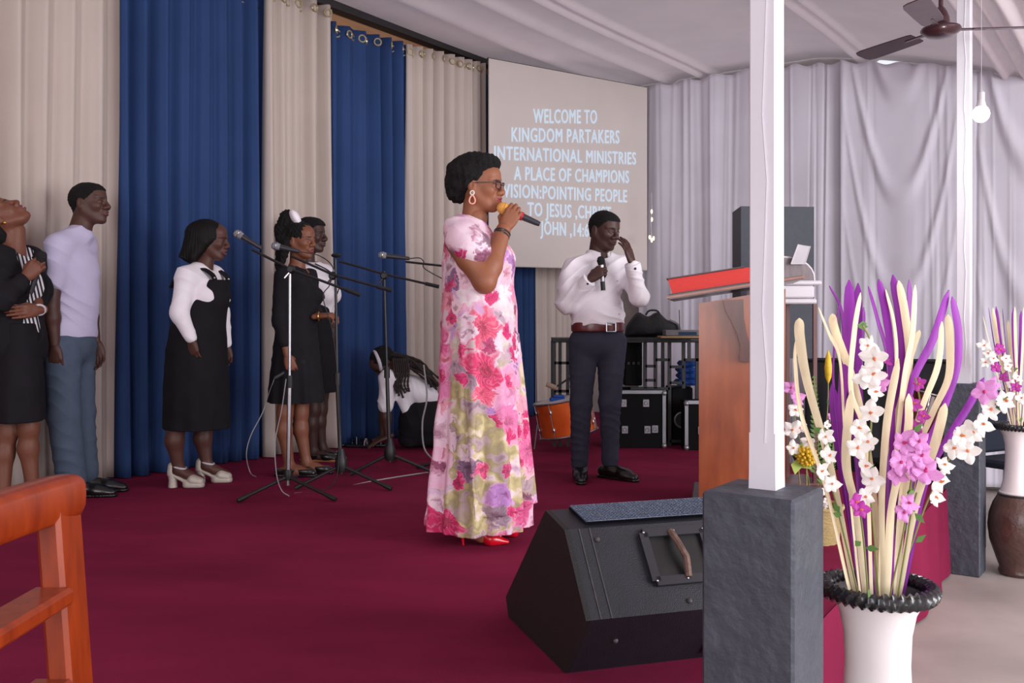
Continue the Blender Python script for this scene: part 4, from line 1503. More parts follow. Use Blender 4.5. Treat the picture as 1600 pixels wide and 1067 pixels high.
mb = MB(); mb.tube(spline([(0, 0, -.2), (0.0, 0, 0), (0.01, 0, .2), (.012, 0, .3)], 6), .0025, 6); mb.build('stem', m_stem, ly, True)
mb = MB(); mb.lathe([(.002, .29), (.014, .32), (.018, .36), (.012, .41), (.002, .44)], 10, (.012, 0, 0)); mb.build('bud', m_yel, ly, True)
cy = empty('yellow_chrysanthemum', at(1260, 712, BD - .07), 0, 'mustard yellow chrysanthemum beside the near post', 'flower')
for k in range(40):
    a, e_ = k * 2.4, math.acos(1 - k / 40 * 1.2)
    u_ = Vector((math.sin(e_) * math.cos(a), -math.cos(e_), math.sin(e_) * math.sin(a)))
    mb = MB(); mb.ball(u_ * .035, (.009, .009, .016), u_.to_track_quat('Z', 'Y').to_matrix(), 6, 4); mb.build('petal', m_yel, cy, True)
mb = MB(); mb.tube([(0, .0, 0), (.01, .02, -.3)], .003, 6); mb.build('stem', m_stem, cy)
m_lime = M('lime_leaf', srgb(176, 196, 92), .55, .1, 20, transl=.2)
lf_ = empty('lime_leaf_sprig', at(1246, 715, BD - .05), 0, 'lime green leaves beside the yellow chrysanthemum', 'leaves')
for k, (ux, uz) in enumerate(((.3, 1), (-.6, .8), (.9, .2), (-.2, -.7), (.6, -.5))):
    u_ = unit((ux, -.3, uz)); w_ = unit(u_.cross(Vector((0, 1, 0)))) * .025
    mb = MB(); p = u_ * .005
    vv = [p, p + u_ * .035 + w_, p + u_ * .075, p + u_ * .035 - w_]
    nn = Vector((0, .0015, 0))
    mb.add(vv + [q + nn for q in vv], [(0, 1, 2, 3), (7, 6, 5, 4), (0, 4, 5, 1), (1, 5, 6, 2), (2, 6, 7, 3), (3, 7, 4, 0)])
    mb.build('leaf', m_lime, lf_)
mb = MB(); mb.tube([(0, 0, 0), (.03, .02, -.25)], .003, 6); mb.build('stem', m_stem, lf_)

# ------------------------------------------------------------------ people: smooth implicit bodies turned into meshes
f32 = np.float32


def V3(*a):
    return np.array(a, dtype=float)


def nrm(v):
    v = np.asarray(v, float)
    return v / max(np.linalg.norm(v), 1e-9)


class Shape:
    """list of rounded primitives blended smoothly; mesh() extracts the surface"""
    def __init__(s):
        s.p = []

    def cap(s, a, b, ra, rb=None, k=0.02, op='u', sq=None):
        rb = ra if rb is None else rb
        a, b = V3(*a), V3(*b)
        m = max(ra, rb) * (1.0 if sq is None else max(1.0, sq[1]))
        s.p.append(('cap', np.minimum(a, b) - m, np.maximum(a, b) + m, k, op, (a, b, ra, rb, sq)))
        return s

    def ell(s, c, r, R=None, k=0.02, op='u'):
        c, r = V3(*c), V3(*r)
        R = np.eye(3) if R is None else np.asarray(R, float)
        e = np.abs(R) @ r
        s.p.append(('ell', c - e, c + e, k, op, (c, r, R)))
        return s

    def loft(s, zs, cx, cy, rx, ry, k=0.02, op='u', fold=None, rot=0.0):
        zs = V3(*zs)
        m = max(max(rx), max(ry)) * 1.15
        lo = V3(min(cx) - m, min(cy) - m, zs.min())
        hi = V3(max(cx) + m, max(cy) + m, zs.max())
        s.p.append(('loft', lo, hi, k, op, (zs, cx, cy, rx, ry, fold, rot)))
        return s

    def cut(s, p, n, k=0.0):
        """remove everything on the side n points to"""
        s.p.append(('cut', None, None, k, 'c', (V3(*p), nrm(n))))
        return s

    def fcut(s, fn):
        """keep only where fn(x, y, z) < 0"""
        s.p.append(('fcut', None, None, 0, 'f', fn))
        return s

    def mesh(s, h, disp=None):
        adds = [q for q in s.p if q[4] == 'u']
        lo = np.min([q[1] for q in adds], 0) - 3 * h - .01
        hi = np.max([q[2] for q in adds], 0) + 3 * h + .01
        n = np.ceil((hi - lo) / h).astype(int) + 1
        ax = [(lo[i] + h * np.arange(n[i])).astype(f32) for i in range(3)]
        D = np.full(n, 0.5, f32)
        for kind, a, b, k, op, arg in s.p:
            if kind == 'cut':
                p, nn = arg
                d = ((ax[0] - p[0]) * nn[0])[:, None, None] + ((ax[1] - p[1]) * nn[1])[None, :, None] + ((ax[2] - p[2]) * nn[2])[None, None, :]
                np.maximum(D, d.astype(f32), out=D)
                continue
            if kind == 'fcut':
                d = arg(ax[0][:, None, None], ax[1][None, :, None], ax[2][None, None, :])
                np.maximum(D, d.astype(f32), out=D)
                continue
            mg = k + 3 * h + .004
            i0 = np.clip(np.floor((a - mg - lo) / h).astype(int), 0, n - 1)
            i1 = np.clip(np.ceil((b + mg - lo) / h).astype(int) + 1, 1, n)
            if np.any(i1 <= i0):
                continue
            sl = tuple(slice(i0[i], i1[i]) for i in range(3))
            X = ax[0][sl[0]][:, None, None]
            Y = ax[1][sl[1]][None, :, None]
            Z = ax[2][sl[2]][None, None, :]
            if kind == 'cap':
                pa, pb, ra, rb, sq = arg
                ba = pb - pa
                L2 = max(float(ba @ ba), 1e-9)
                px, py, pz = X - f32(pa[0]), Y - f32(pa[1]), Z - f32(pa[2])
                t = np.clip((px * f32(ba[0]) + py * f32(ba[1]) + pz * f32(ba[2])) / f32(L2), 0, 1)
                qx, qy, qz = px - t * f32(ba[0]), py - t * f32(ba[1]), pz - t * f32(ba[2])
                l2 = qx * qx + qy * qy + qz * qz
                if sq is not None:
                    na = nrm(sq[0])
                    c = qx * f32(na[0]) + qy * f32(na[1]) + qz * f32(na[2])
                    l2 = l2 + c * c * f32(1.0 / sq[1] ** 2 - 1)
                d = np.sqrt(np.maximum(l2, 0)) - (f32(ra) + t * f32(rb - ra))
            elif kind == 'ell':
                c, r, R = arg
                px, py, pz = X - f32(c[0]), Y - f32(c[1]), Z - f32(c[2])
                q0 = q1 = 0
                for i in range(3):
                    w = (px * f32(R[0, i]) + py * f32(R[1, i]) + pz * f32(R[2, i])) / f32(r[i])
                    q0 = q0 + w * w
                    q1 = q1 + (w / f32(r[i])) ** 2
                q0 = np.sqrt(q0)
                d = q0 * (q0 - 1) / np.sqrt(np.maximum(q1, 1e-6))
            else:
                zs, cx, cy, rx, ry, fold, rot = arg
                z1 = ax[2][sl[2]]
                I = lambda arr: np.interp(z1, zs, arr).astype(f32)[None, None, :]
                x_, y_ = X - I(cx), Y - I(cy)
                if rot:
                    c_, s_ = math.cos(rot), math.sin(rot)
                    x_, y_ = x_ * c_ + y_ * s_, -x_ * s_ + y_ * c_
                RX, RY = I(rx), I(ry)
                rr = np.sqrt((x_ / RX) ** 2 + (y_ / RY) ** 2)
                sc_ = 1.0
                if fold is not None:
                    sc_ = 1 + fold(np.arctan2(y_ / RY, x_ / RX), Z)
                d = (rr - sc_) * np.minimum(RX, RY)
                d = np.maximum(d, np.maximum(f32(zs.min()) - Z, Z - f32(zs.max())))
            d = d.astype(f32)
            blk = D[sl]
            if op == 'u':
                if k > 1e-5:
                    hh = np.clip(0.5 + 0.5 * (blk - d) / f32(k), 0, 1)
                    D[sl] = blk + (d - blk) * hh - f32(k) * hh * (1 - hh)
                else:
                    D[sl] = np.minimum(blk, d)
            else:
                d = -d
                if k > 1e-5:
                    hh = np.clip(0.5 - 0.5 * (blk - d) / f32(k), 0, 1)
                    D[sl] = blk + (d - blk) * hh + f32(k) * hh * (1 - hh)
                else:
                    D[sl] = np.maximum(blk, d)
        return nets(D, lo, h, disp)


def nets(D, lo, h, disp=None):
    ins = D < 0
    nx, ny, nz = D.shape
    cnt = np.zeros((nx - 1, ny - 1, nz - 1), np.int8)
    for a in (0, 1):
        for b in (0, 1):
            for c in (0, 1):
                cnt += ins[a:nx - 1 + a, b:ny - 1 + b, c:nz - 1 + c]
    I, J, K = np.nonzero((cnt > 0) & (cnt < 8))
    N = len(I)
    vid = np.full((nx - 1, ny - 1, nz - 1), -1, np.int32)
    vid[I, J, K] = np.arange(N)
    acc = np.zeros((N, 3))
    num = np.zeros(N)
    cor = [(a, b, c) for a in (0, 1) for b in (0, 1) for c in (0, 1)]
    val = {q: D[I + q[0], J + q[1], K + q[2]] for q in cor}
    for q in cor:
        for axi in range(3):
            if q[axi]:
                continue
            w = list(q)
            w[axi] = 1
            w = tuple(w)
            A_, B_ = val[q], val[w]
            m = (A_ < 0) != (B_ < 0)
            t = np.where(m, A_ / np.where(m, A_ - B_, 1), 0)
            for i in range(3):
                acc[:, i] += np.where(m, q[i] + (t if i == axi else 0), 0)
            num += m
    P = acc / np.maximum(num, 1)[:, None]
    P = (np.stack([I, J, K], 1) + P) * h + lo
    quads = []
    for axi in range(3):
        o1, o2 = [(1, 2), (2, 0), (0, 1)][axi]
        s0 = [slice(0, None)] * 3
        A_ = np.take(ins, range(0, ins.shape[axi] - 1), axi)
        B_ = np.take(ins, range(1, ins.shape[axi]), axi)
        ch = A_ != B_
        idx = np.array(np.nonzero(ch))
        ok = (idx[o1] > 0) & (idx[o2] > 0) & (idx[o1] < D.shape[o1] - 1) & (idx[o2] < D.shape[o2] - 1)
        idx = idx[:, ok]
        flip = A_[tuple(idx)]
        c = []
        for d1, d2 in ((-1, -1), (0, -1), (0, 0), (-1, 0)):
            w = idx.copy()
            w[o1] += d1
            w[o2] += d2
            c.append(vid[tuple(w)])
        q = np.stack(c, 1)
        q[~flip] = q[~flip][:, ::-1]
        quads.append(q)
    Q = np.concatenate(quads)
    # light smoothing
    e = np.concatenate([Q[:, [0, 1]], Q[:, [1, 2]], Q[:, [2, 3]], Q[:, [3, 0]]])
    deg = np.bincount(e.ravel(), minlength=N)
    for lam in (0.5, -0.35):
        sm = np.stack([np.bincount(e[:, 0], P[e[:, 1], i], N) + np.bincount(e[:, 1], P[e[:, 0], i], N) for i in range(3)], 1)
        P = P + lam * (sm / np.maximum(deg, 1)[:, None] - P)
    if disp is not None:
        n_ = np.cross(P[Q[:, 2]] - P[Q[:, 0]], P[Q[:, 3]] - P[Q[:, 1]])
        vn = np.stack([sum(np.bincount(Q[:, k], n_[:, i], N) for k in range(4)) for i in range(3)], 1)
        vn /= np.maximum(np.linalg.norm(vn, axis=1), 1e-9)[:, None]
        P = P + vn * disp(P)[:, None]
    return P, Q


def np_obj(name, parts, mat, parent, cols=None):
    """parts: list of (verts, quads) joined into one smooth mesh object; cols: per part vertex colours"""
    off, Vs, Qs = 0, [], []
    for P, Q in parts:
        Vs.append(P)
        Qs.append(Q + off)
        off += len(P)
    P, Q = np.concatenate(Vs), np.concatenate(Qs)
    me = bpy.data.meshes.new(name)
    me.vertices.add(len(P))
    me.vertices.foreach_set('co', P.astype(f32).ravel())
    me.loops.add(Q.size)
    me.loops.foreach_set('vertex_index', Q.astype(np.int32).ravel())
    me.polygons.add(len(Q))
    me.polygons.foreach_set('loop_start', np.arange(0, Q.size, 4, dtype=np.int32))
    me.polygons.foreach_set('use_smooth', np.ones(len(Q), bool))
    me.update(calc_edges=True)
    if cols is not None:
        ca = me.color_attributes.new('tone', 'FLOAT_COLOR', 'POINT')
        ca.data.foreach_set('color', np.concatenate(cols).astype(f32).ravel())
    me.materials.append(mat)
    o = bpy.data.objects.new(name, me)
    COL.objects.link(o)
    o.parent = parent
    return o


def wob(seed, freq, n=5):
    r = np.random.RandomState(seed)
    d = r.normal(size=(n, 3))
    d /= np.linalg.norm(d, axis=1)[:, None]
    ph = r.uniform(0, 6.28, n)
    fr = freq * r.uniform(.7, 1.4, n)
    def g(P):
        q = np.zeros(len(P))
        for i in range(n):
            q += np.sin((P @ d[i]) * fr[i] + ph[i])
        return q / n ** .5
    return g


def creases(seed, amp, freq, dirv=(0, 0, 1)):
    """cloth creases: sharp-edged waves across dirv, fading in and out"""
    freq = freq * 2.4
    amp = amp * .75
    w1, w2, w3 = wob(seed, freq * .22), wob(seed + 1, freq * .13), wob(seed + 2, freq * .25)
    dv = nrm(dirv)
    d2 = nrm(np.cross(dv, V3(.3, 1, .2)) + dv * .6)
    def ridge(a):
        return 1 - 2 * np.abs(np.sin(a * .5)) ** .7
    def g(P):
        a = (P @ dv) * freq + 1.8 * w1(P)
        b = (P @ d2) * freq * .8 + 1.8 * w3(P)
        return amp * (ridge(a) * np.clip(w2(P) + .25, 0, 1.2) + .8 * ridge(b) * np.clip(-w2(P) + .1, 0, 1.2) + .3 * w1(P) - .2)
    return g


# skin: colour comes from the vertex tone attribute (natural tone, lips, brows)
def skin_mat(name, rough=0.5):
    m = bpy.data.materials.new(name)
    m.use_nodes = True
    nt = m.node_tree
    b = nt.nodes['Principled BSDF']
    at_ = nt.nodes.new('ShaderNodeAttribute')
    at_.attribute_name = 'tone'
    nz = nt.nodes.new('ShaderNodeTexNoise')
    nz.inputs['Scale'].default_value = 45
    mx = nt.nodes.new('ShaderNodeMix')
    mx.data_type = 'RGBA'
    mx.blend_type = 'MULTIPLY'
    mx.inputs['Factor'].default_value = 0.18
    nt.links.new(at_.outputs['Color'], mx.inputs['A'])
    nt.links.new(nz.outputs['Color'], mx.inputs['B'])
    nt.links.new(mx.outputs['Result'], b.inputs['Base Color'])
    b.inputs['Roughness'].default_value = rough
    b.inputs['Specular IOR Level'].default_value = 0.4
    return m


m_skin = skin_mat('brown_skin')
m_eye = M('eye_white', srgb(214, 204, 196), 0.25, 0.02)
m_iris = M('dark_iris', srgb(30, 18, 14), 0.15, 0.02)
m_hair = M('black_hair', srgb(20, 17, 18), 0.75, 0.25, 120, bump=0.9, bscale=220, spec=0.3)
m_hairs = M('smooth_black_hair', srgb(17, 14, 15), 0.62, 0.3, 60, bump=0.3, bscale=120, stretch=(1, 1, .1), spec=.2)
m_braid = M('brown_black_braids', srgb(44, 30, 30), 0.6, 0.3, 80, bump=0.8, bscale=140)
m_black = M('black_dress_cloth', srgb(27, 25, 30), 0.85, 0.15, 10, spec=0.2)
m_white = M('white_shirt_cloth', srgb(244, 238, 244), 0.8, 0.03, 10, spec=0.2)
m_lav = M('pale_lavender_cotton', srgb(196, 190, 218), 0.85, 0.03, 10, spec=0.2)
m_jean = M('slate_grey_trousers', srgb(78, 90, 108), 0.85, 0.1, 14, spec=0.2, bump=.1, bscale=200)
m_navyt = M('navy_checked_trousers', srgb(58, 59, 74), 0.85, 0.12, 14, spec=0.2)
m_leather = M('black_leather', srgb(18, 17, 18), 0.3, 0.15, 20, coat=0.3)
m_belt = M('red_brown_belt', srgb(96, 32, 34), 0.35, 0.2, 20, coat=.3)
m_redshoe = M('red_patent_shoe', srgb(206, 14, 34), 0.3, 0.05, 20, coat=.4)
m_silvshoe = M('silver_glitter_shoe', srgb(206, 196, 184), 0.4, 0.15, 200, bump=.4, bscale=300, metal=.25)
m_gold = M('gold_metal', srgb(206, 160, 84), 0.3, .05, 20, metal=.9)
m_glass = M('dark_frames', srgb(40, 18, 30), 0.25, .05)


def Rm(f, l, u):
    return np.stack([nrm(f), nrm(l), nrm(u)], 1)


def frame(yaw, pitch=0.0, roll=0.0):
    """yaw: 0 faces picture right, positive turns towards the viewer; pitch up positive; roll towards own left"""
    cy_, sy_ = math.cos(yaw), math.sin(yaw)
    f = V3(cy_, -sy_, 0)
    l = V3(sy_, cy_, 0)
    u = V3(0, 0, 1)
    f2 = f * math.cos(pitch) + u * math.sin(pitch)
    u2 = -f * math.sin(pitch) + u * math.cos(pitch)
    l2 = l * math.cos(roll) + u2 * math.sin(roll)
    u3 = u2 * math.cos(roll) - l * math.sin(roll)
    return np.stack([f2, l2, u3], 1)


def build_head(c, R, s, tone, lip, female, neck_to, mouth=0.0, brow=(0.03, 0.018, 0.015), nose=1.0, jaw=1.0, h=0.0033, closed=False, hairline=None, hair_tone=(.012, .010, .011)):
    """head centre c (middle of chin and crown), R axes, s scale; returns mesh part, colours and eye data"""
    T = lambda x, y, z: V3(*c) + s * (R @ V3(x, y, z))
    S = Shape()
    e = lambda q, r, k=.02, op='u': S.ell(T(*q), [x * s for x in r], R, k * s, op)
    cp = lambda a, b, ra, rb, k=.015, op='u', sq=None: S.cap(T(*a), T(*b), ra * s, rb * s, k * s, op, sq)
    e((-.012, 0, .030), (.097, .074, .085))
    e((.042, 0, .052), (.050, .056, .046), .03)              # forehead
    e((.030, 0, -.022), (.057, .056, .085), .03)
    for y in (-1, 1):
        cp((-.012, y * .052, -.036), (.046, y * .022 * jaw, -.090), .021 * jaw, .018 * jaw, .03)
        e((.056, y * .038, -.020), (.025, .021, .022), .025)      # cheek
        cp((.086, y * .010, .025), (.066, y * .049, .026), .0105, .007, .016)   # brow ridge
        e((.096, y * .0155 * nose, -.033), (.0135, .0105 * nose, .0098), .007)   # nostril wings
        e((.100, y * .032, .003), (.018, .018, .0125), .014, 's')     # socket
        e((.0755, y * .0315, .002), (.0150, .0165, .0125), .004)       # lids over the eyeball
        if not closed:
            e((.0935, y * .0315, .0012), (.0085, .0125, .0045), .002, 's')
        cp((.088, y * .017, .0065), (.079, y * .046, .0050), .0030, .0030, .004)   # upper lid fold
        # ear
        e((-.014, y * .077, -.006), (.019, .0075, .031), .006)
        e((-.008, y * .087, -.003), (.010, .0065, .017), .004, 's')
    e((.070, 0, -.098), (.020, .022 * jaw, .018), .025)
    cp((.089, 0, .018), (.109, 0, -.022), .0078, .0115, .012)     # nose bridge
    e((.108, 0, -.029), (.0130, .0130 * nose, .0108), .010)
    op = mouth * .010
    e((.079, 0, -.060), (.020, .026, .022), .02)                    # muzzle
    for y in (-1, 1):
        cp((.088, y * .022, -.060), (.1005, y * .004, -.0550 + op * .3), .0042, .0072, .006)
        cp((.087, y * .019, -.064 - op * .7), (.0985, y * .003, -.0685 - op), .0048, .0082, .006)
    if mouth > 0:
        e((.098, 0, -.062 - op * .3), (.018, .018, .003 + op * .8), .002, 's')
    else:
        for y in (-1, 1):
            cp((.096, y * .022, -.0610), (.1050, 0, -.0618), .0014, .0016, .003, 's')
    nb = V3(*neck_to)
    S.cap(T(-.025, 0, -.040), nb, .050 * s * (0.92 if female else 1.08), .055 * s * (.95 if female else 1.12), .03)
    P, Q = S.mesh(h)
    L = ((P - V3(*c)) @ R) / s
    col = np.tile(np.array(tuple(tone[:3]) + (1.0,)), (len(P), 1))
    x, y, z = L[:, 0], L[:, 1], L[:, 2]
    ay = np.abs(y)
    ml = (x > .084) & (ay < .023) & (z < -.0495 + op * .3 - .20 * ay) & (z > -.0765 - op + .45 * ay)
    col[ml, :3] = lip[:3]
    mb_ = (x > .058) & (np.abs(ay - .031) < .0205) & (z > .0205 + .05 * (ay - .03)) & (z < .0285 - .16 * np.abs(ay - .024))
    col[mb_, :3] = brow
    if mouth > 0:
        mt = (x > .066) & (x < .0985) & (ay < .017) & (np.abs(z + .062 + op * .3) < .003 + op * .9)
        col[mt, :3] = (.10, .03, .03)
        col[mt & (z > -.0615 + op * .15), :3] = (.62, .57, .52)
    ll = (x > .070) & (np.abs(ay - .0315) < .016) & (np.abs(z - .0062) < .0022)
    col[ll, :3] = np.array(brow) * 1.2
    if hairline is not None:
        hl = hairline(x, ay, z)
        m = np.clip(hl / .006 + .5, 0, 1)[:, None] * .9
        col[:, :3] = col[:, :3] * (1 - m) + np.array(hair_tone) * m
    eyes = [] if closed else [(T(.0772, sy * .0315, .0012), R @ V3(1, sy * .10, 0), .0118 * s) for sy in (-1, 1)]
    return (P, Q), col, eyes, T


def crop_line(x, ay, z):
    """>0 where short cropped hair grows"""
    front = z - (.066 - 1.2 * np.maximum(0, ay - .030) * 0 - .0 * ay)
    temple = np.minimum(z - .010 - .0 * x, .026 - x) + 0.0
    temple = np.minimum(temple, z - .004 - .9 * np.maximum(0, x - .0))
    nape = np.minimum(-.018 - x, z + .052)
    corner = (.052 - x) * .9 + (z - .050) * .9
    return np.maximum(np.maximum(np.minimum(front, 1), np.minimum(corner, z - .022)), np.maximum(temple, nape))


def add_eyes(root, eyes, closed=False):
    if closed:
        return
    for c, fdir, r in eyes:
        mb = MB(); mb.ball(c, r, None, 14, 10)
        eo = mb.build('eye', m_eye, root, True)
        q = Vector(fdir).to_track_quat('Z', 'Y').to_matrix()
        mb = MB(); mb.ball(Vector(c) + Vector(fdir) * r * .62, (r * .52, r * .52, r * .44), q, 12, 8)
        mb.build('iris', m_iris, eo, True)


def hand_prims(S, wrist, d, n, t_sign=1, curl=(25, 30, 20), thumb='open', size=1.0, curls=None, spread=0.0):
    """wrist point, hand direction d, palm normal n; t = thumb side = t_sign * n x d"""
    d = nrm(d)
    n = nrm(np.asarray(n, float) - d * float(np.dot(n, d)))
    t = nrm(np.cross(n, d)) * t_sign
    w = V3(*wrist)
    g = size
    S.ell(w + d * .050 * g, (.050 * g, .036 * g, .0145 * g), Rm(d, t, n), .012)
    S.cap(w - d * .03 * g, w + d * .02 * g, .024 * g, .023 * g, .015, 'u', (n, .8))
    tips = []
    for i, (off, back, ls, rr) in enumerate(((.029, .004, (.042, .026, .020), .0092), (.0095, 0, (.046, .030, .022), .0094),
                                             (-.0095, .003, (.042, .027, .021), .0090), (-.0275, .011, (.033, .021, .018), .0080))):
        kn = w + d * (.088 - back) * g + t * off * g
        S.cap(w + d * .02 * g + t * off * .6 * g, kn, .0125 * g, .0105 * g, .010)
        cu = curls[i] if curls else curl
        ang = 0.0
        p = kn
        sp = spread * (1.5 - i)
        for j in range(3):
            ang += math.radians(cu[j])
            dr = nrm(d * math.cos(ang) + n * math.sin(ang) + t * sp * (1 if j == 0 else .6))
            q = p + dr * ls[j] * g
            S.cap(p, q, rr * g * (1 - .08 * j), rr * g * (.93 - .08 * j), .0035)
            p = q
        tips.append((p, dr))
    b = w + d * .018 * g + t * .022 * g + n * .006 * g
    if thumb == 'open':
        dirs = (d * .72 + t * .62 + n * .25, d * .92 + t * .30 + n * .25, d * .97 + t * .1 + n * .25)
    elif thumb == 'grip':
        dirs = (d * .60 + t * .55 + n * .60, d * .72 + t * .15 + n * .70, d * .85 - t * .25 + n * .45)
    else:
        dirs = (d * .80 + t * .35 + n * .45, d * .90 + t * .05 + n * .40, d * .95 - t * .05 + n * .3)
    p = b
    for j, (dr, L_) in enumerate(zip(dirs, (.042, .034, .026))):
        q = p + nrm(dr) * L_ * g
        S.cap(p, q, (.0130, .0108, .0100)[j] * g, (.0110, .0100, .0085)[j] * g, .006)
        p = q
    tips.append((p, nrm(dirs[2])))
    return tips


def nails(root, tips, n, col, size=1.0):
    for p, dr in tips:
        mb = MB()
        dr = nrm(dr)
        up = nrm(np.asarray(n) * -1 - dr * float(np.dot(-np.asarray(n), dr)))
        R = Matrix((Vector(dr), Vector(np.cross(up, dr)), Vector(up))).transposed()
        mb.ball(Vector(p + up * .0062 * size + dr * .002), (.0062 * size, .0048 * size, .0018), R, 8, 6)
        mb.build('fingernail', col, root, True)


def arm(S, sh, el, wr, k=1.0, off=0.0, kk=.02):
    S.cap(sh, el, .050 * k + off, .041 * k + off, kk)
    m_ = V3(*el) + (V3(*wr) - V3(*el)) * .3
    S.cap(el, m_, .040 * k + off, .042 * k + off, kk)
    S.cap(m_, wr, .042 * k + off, .026 * k + off, kk)


def leg(S, hip, kn, an, k=1.0, off=0.0, kk=.03, back=(-1, 0, 0)):
    S.cap(hip, kn, .086 * k + off, .056 * k + off, kk)
    c = V3(*kn) + (V3(*an) - V3(*kn)) * .32 + nrm(back) * .016 * k
    S.cap(kn, c, .050 * k + off, .055 * k + off, kk)
    S.cap(c, an, .054 * k + off, .034 * k + off, kk)


def torso(S, pel, chest, f, l, shl, shr, off=0.0, w=1.0, dep=1.0, bust=0.0, k=.05, belly=0.0, neck=None, trap=.048):
    pel, chest = V3(*pel), V3(*chest)
    u = nrm(chest - pel)
    R = Rm(f, l, u)
    mid = (pel + chest) / 2
    S.ell(pel, (.115 * dep + off, .168 * w + off, .14 + off), R, k)
    S.ell(mid + nrm(f) * belly, (.100 * dep + off + belly, .142 * w + off, .19 + off), R, k)
    S.ell(chest, (.110 * dep + off, .150 * w + off, .15 + off), R, k)
    sm = (V3(*shl) + V3(*shr)) / 2
    nk = V3(*neck) if neck is not None else sm + V3(0, 0, .045)
    for sh in (shl, shr):
        sh = V3(*sh)
        S.cap(nk + (sh - nk) * .12, sh, trap + off, .046 + off, k * .8)
        S.cap(chest + (sh - chest) * .35, chest + (sh - chest) * .8, .085 + off, .06 + off, k)
    if bust:
        for y in (-1, 1):
            S.ell(chest + nrm(f) * (.085 * dep) + nrm(l) * y * .072 * w - u * .035, (.062 * bust + off, .068 * bust + off, .066 * bust + off), R, .04)


def foot_prims(S, an, toe_dir, L_=.24, k=1.0):
    an = V3(*an)
    td = nrm(V3(toe_dir[0], toe_dir[1], 0))
    base = V3(an[0], an[1], 0)
    S.cap(an, base + td * .02 + V3(0, 0, .045), .034, .034, .02)
    S.cap(base - td * .045 + V3(0, 0, .032), base + td * .06 + V3(0, 0, .036), .030, .034, .02)
    S.cap(base + td * .05 + V3(0, 0, .036), base + td * (L_ - .09) + V3(0, 0, .022), .034, .022, .02, 'u', (np.cross(td, V3(0, 0, 1)), 1.3))


def flat_shoe(root, an, toe_dir, mat, L_=.29, high=.085, w=1.0, name='shoe', sole=None):
    an = V3(*an)
    td = nrm(V3(toe_dir[0], toe_dir[1], 0))
    sd = np.cross(td, V3(0, 0, 1))
    b = V3(an[0], an[1], an[2] if an[2] < .03 else 0)
    b[2] = 0
    S = Shape()
    S.cap(b - td * .055 + V3(0, 0, .042), b + td * .03 + V3(0, 0, .05), .040 * w, .042 * w, .02)
    S.cap(b + td * .03 + V3(0, 0, .05), b + td * (L_ * .45) + V3(0, 0, .034), .042 * w, .036 * w, .02)
    S.cap(b + td * (L_ * .40) + V3(0, 0, .034), b + td * (L_ - .10) + V3(0, 0, .024), .040 * w, .026 * w, .02, 'u', (sd, 1.15))
    S.cap(b + V3(0, 0, .05), b + V3(0, 0, high), .045 * w, .044 * w, .02)
    S.cut((0, 0, .012), (0, 0, -1)).cut(b + V3(0, 0, high), (0, 0, 1))
    o = np_obj(name, [S.mesh(.005)], mat, root)
    S = Shape()
    S.cap(b - td * .058 + V3(0, 0, .015), b + td * (L_ - .10) + V3(0, 0, .015), .042 * w, .034 * w, .01)
    S.cut((0, 0, .018), (0, 0, 1)).cut((0, 0, 0.001), (0, 0, -1))
    np_obj('sole', [S.mesh(.0055)], sole or m_leather, o)
    return o


class Person:
    def __init__(s, px, gy, label, group=None, px0=None):
        s.s = gy - 500.0
        s.d = F / s.s
        s.px, s.gy = px, gy
        al = math.atan((px - 800) / F)
        s.root = empty('person', (at(px, gy, s.d).x, s.d, STAGE), -al, label, 'person', group)
        s.ca = math.cos(al)
        # pixels to metres on a plane square to the line of sight through the person
        s.k = s.s * s.ca
        s.M = s.root.matrix_basis.copy()

    def P(s, px, py, y=0.0):
        # the further away (y > 0), the more metres a pixel covers
        g = (s.d / s.ca + y) / (s.d / s.ca)
        x = (px - s.px) * s.ca * s.ca / s.s * g
        zc = CAM_Z - STAGE
        z = zc - (py - 500) / s.s * g
        return V3(x, y, z)

    def W(s, p):
        loc = s.root.location
        c, q = math.cos(s.root.rotation_euler.z), math.sin(s.root.rotation_euler.z)
        return Vector((loc.x + c * p[0] - q * p[1], loc.y + q * p[0] + c * p[1], loc.z + p[2]))


def hair_cap(T, R, s, c, grow, h=.0032, disp=None, line=crop_line):
    """close-cropped hair over the skull with a natural hairline"""
    S = Shape()
    S.ell(T(-.012, 0, .030), [(.097 + grow) * s, (.074 + grow) * s, (.085 + grow) * s], R, .01)
    S.ell(T(.042, 0, .052), [(.050 + grow) * s, (.056 + grow) * s, (.046 + grow) * s], R, .03 * s)
    S.cap(T(-.025, 0, -.040), T(-.035, 0, -.08), (.050 + grow) * s * 1.06, (.050 + grow) * s * 1.06, .03 * s)
    for y in (-1, 1):
        S.ell(T(-.010, y * .088, -.008), [.026 * s, .030 * s, .036 * s], R, .006, 's')

    def cutf(X, Y, Z):
        x, y, z = X - c[0], Y - c[1], Z - c[2]
        L = [(x * R[0, i] + y * R[1, i] + z * R[2, i]) / s for i in range(3)]
        return -line(L[0], np.abs(L[1]), L[2]) * s
    S.fcut(cutf)
    g = wob(77, 420, 9)
    return S.mesh(h, disp or (lambda Q: .0012 * g(Q)))


def tone(*c):
    return srgb(*c)[:3]

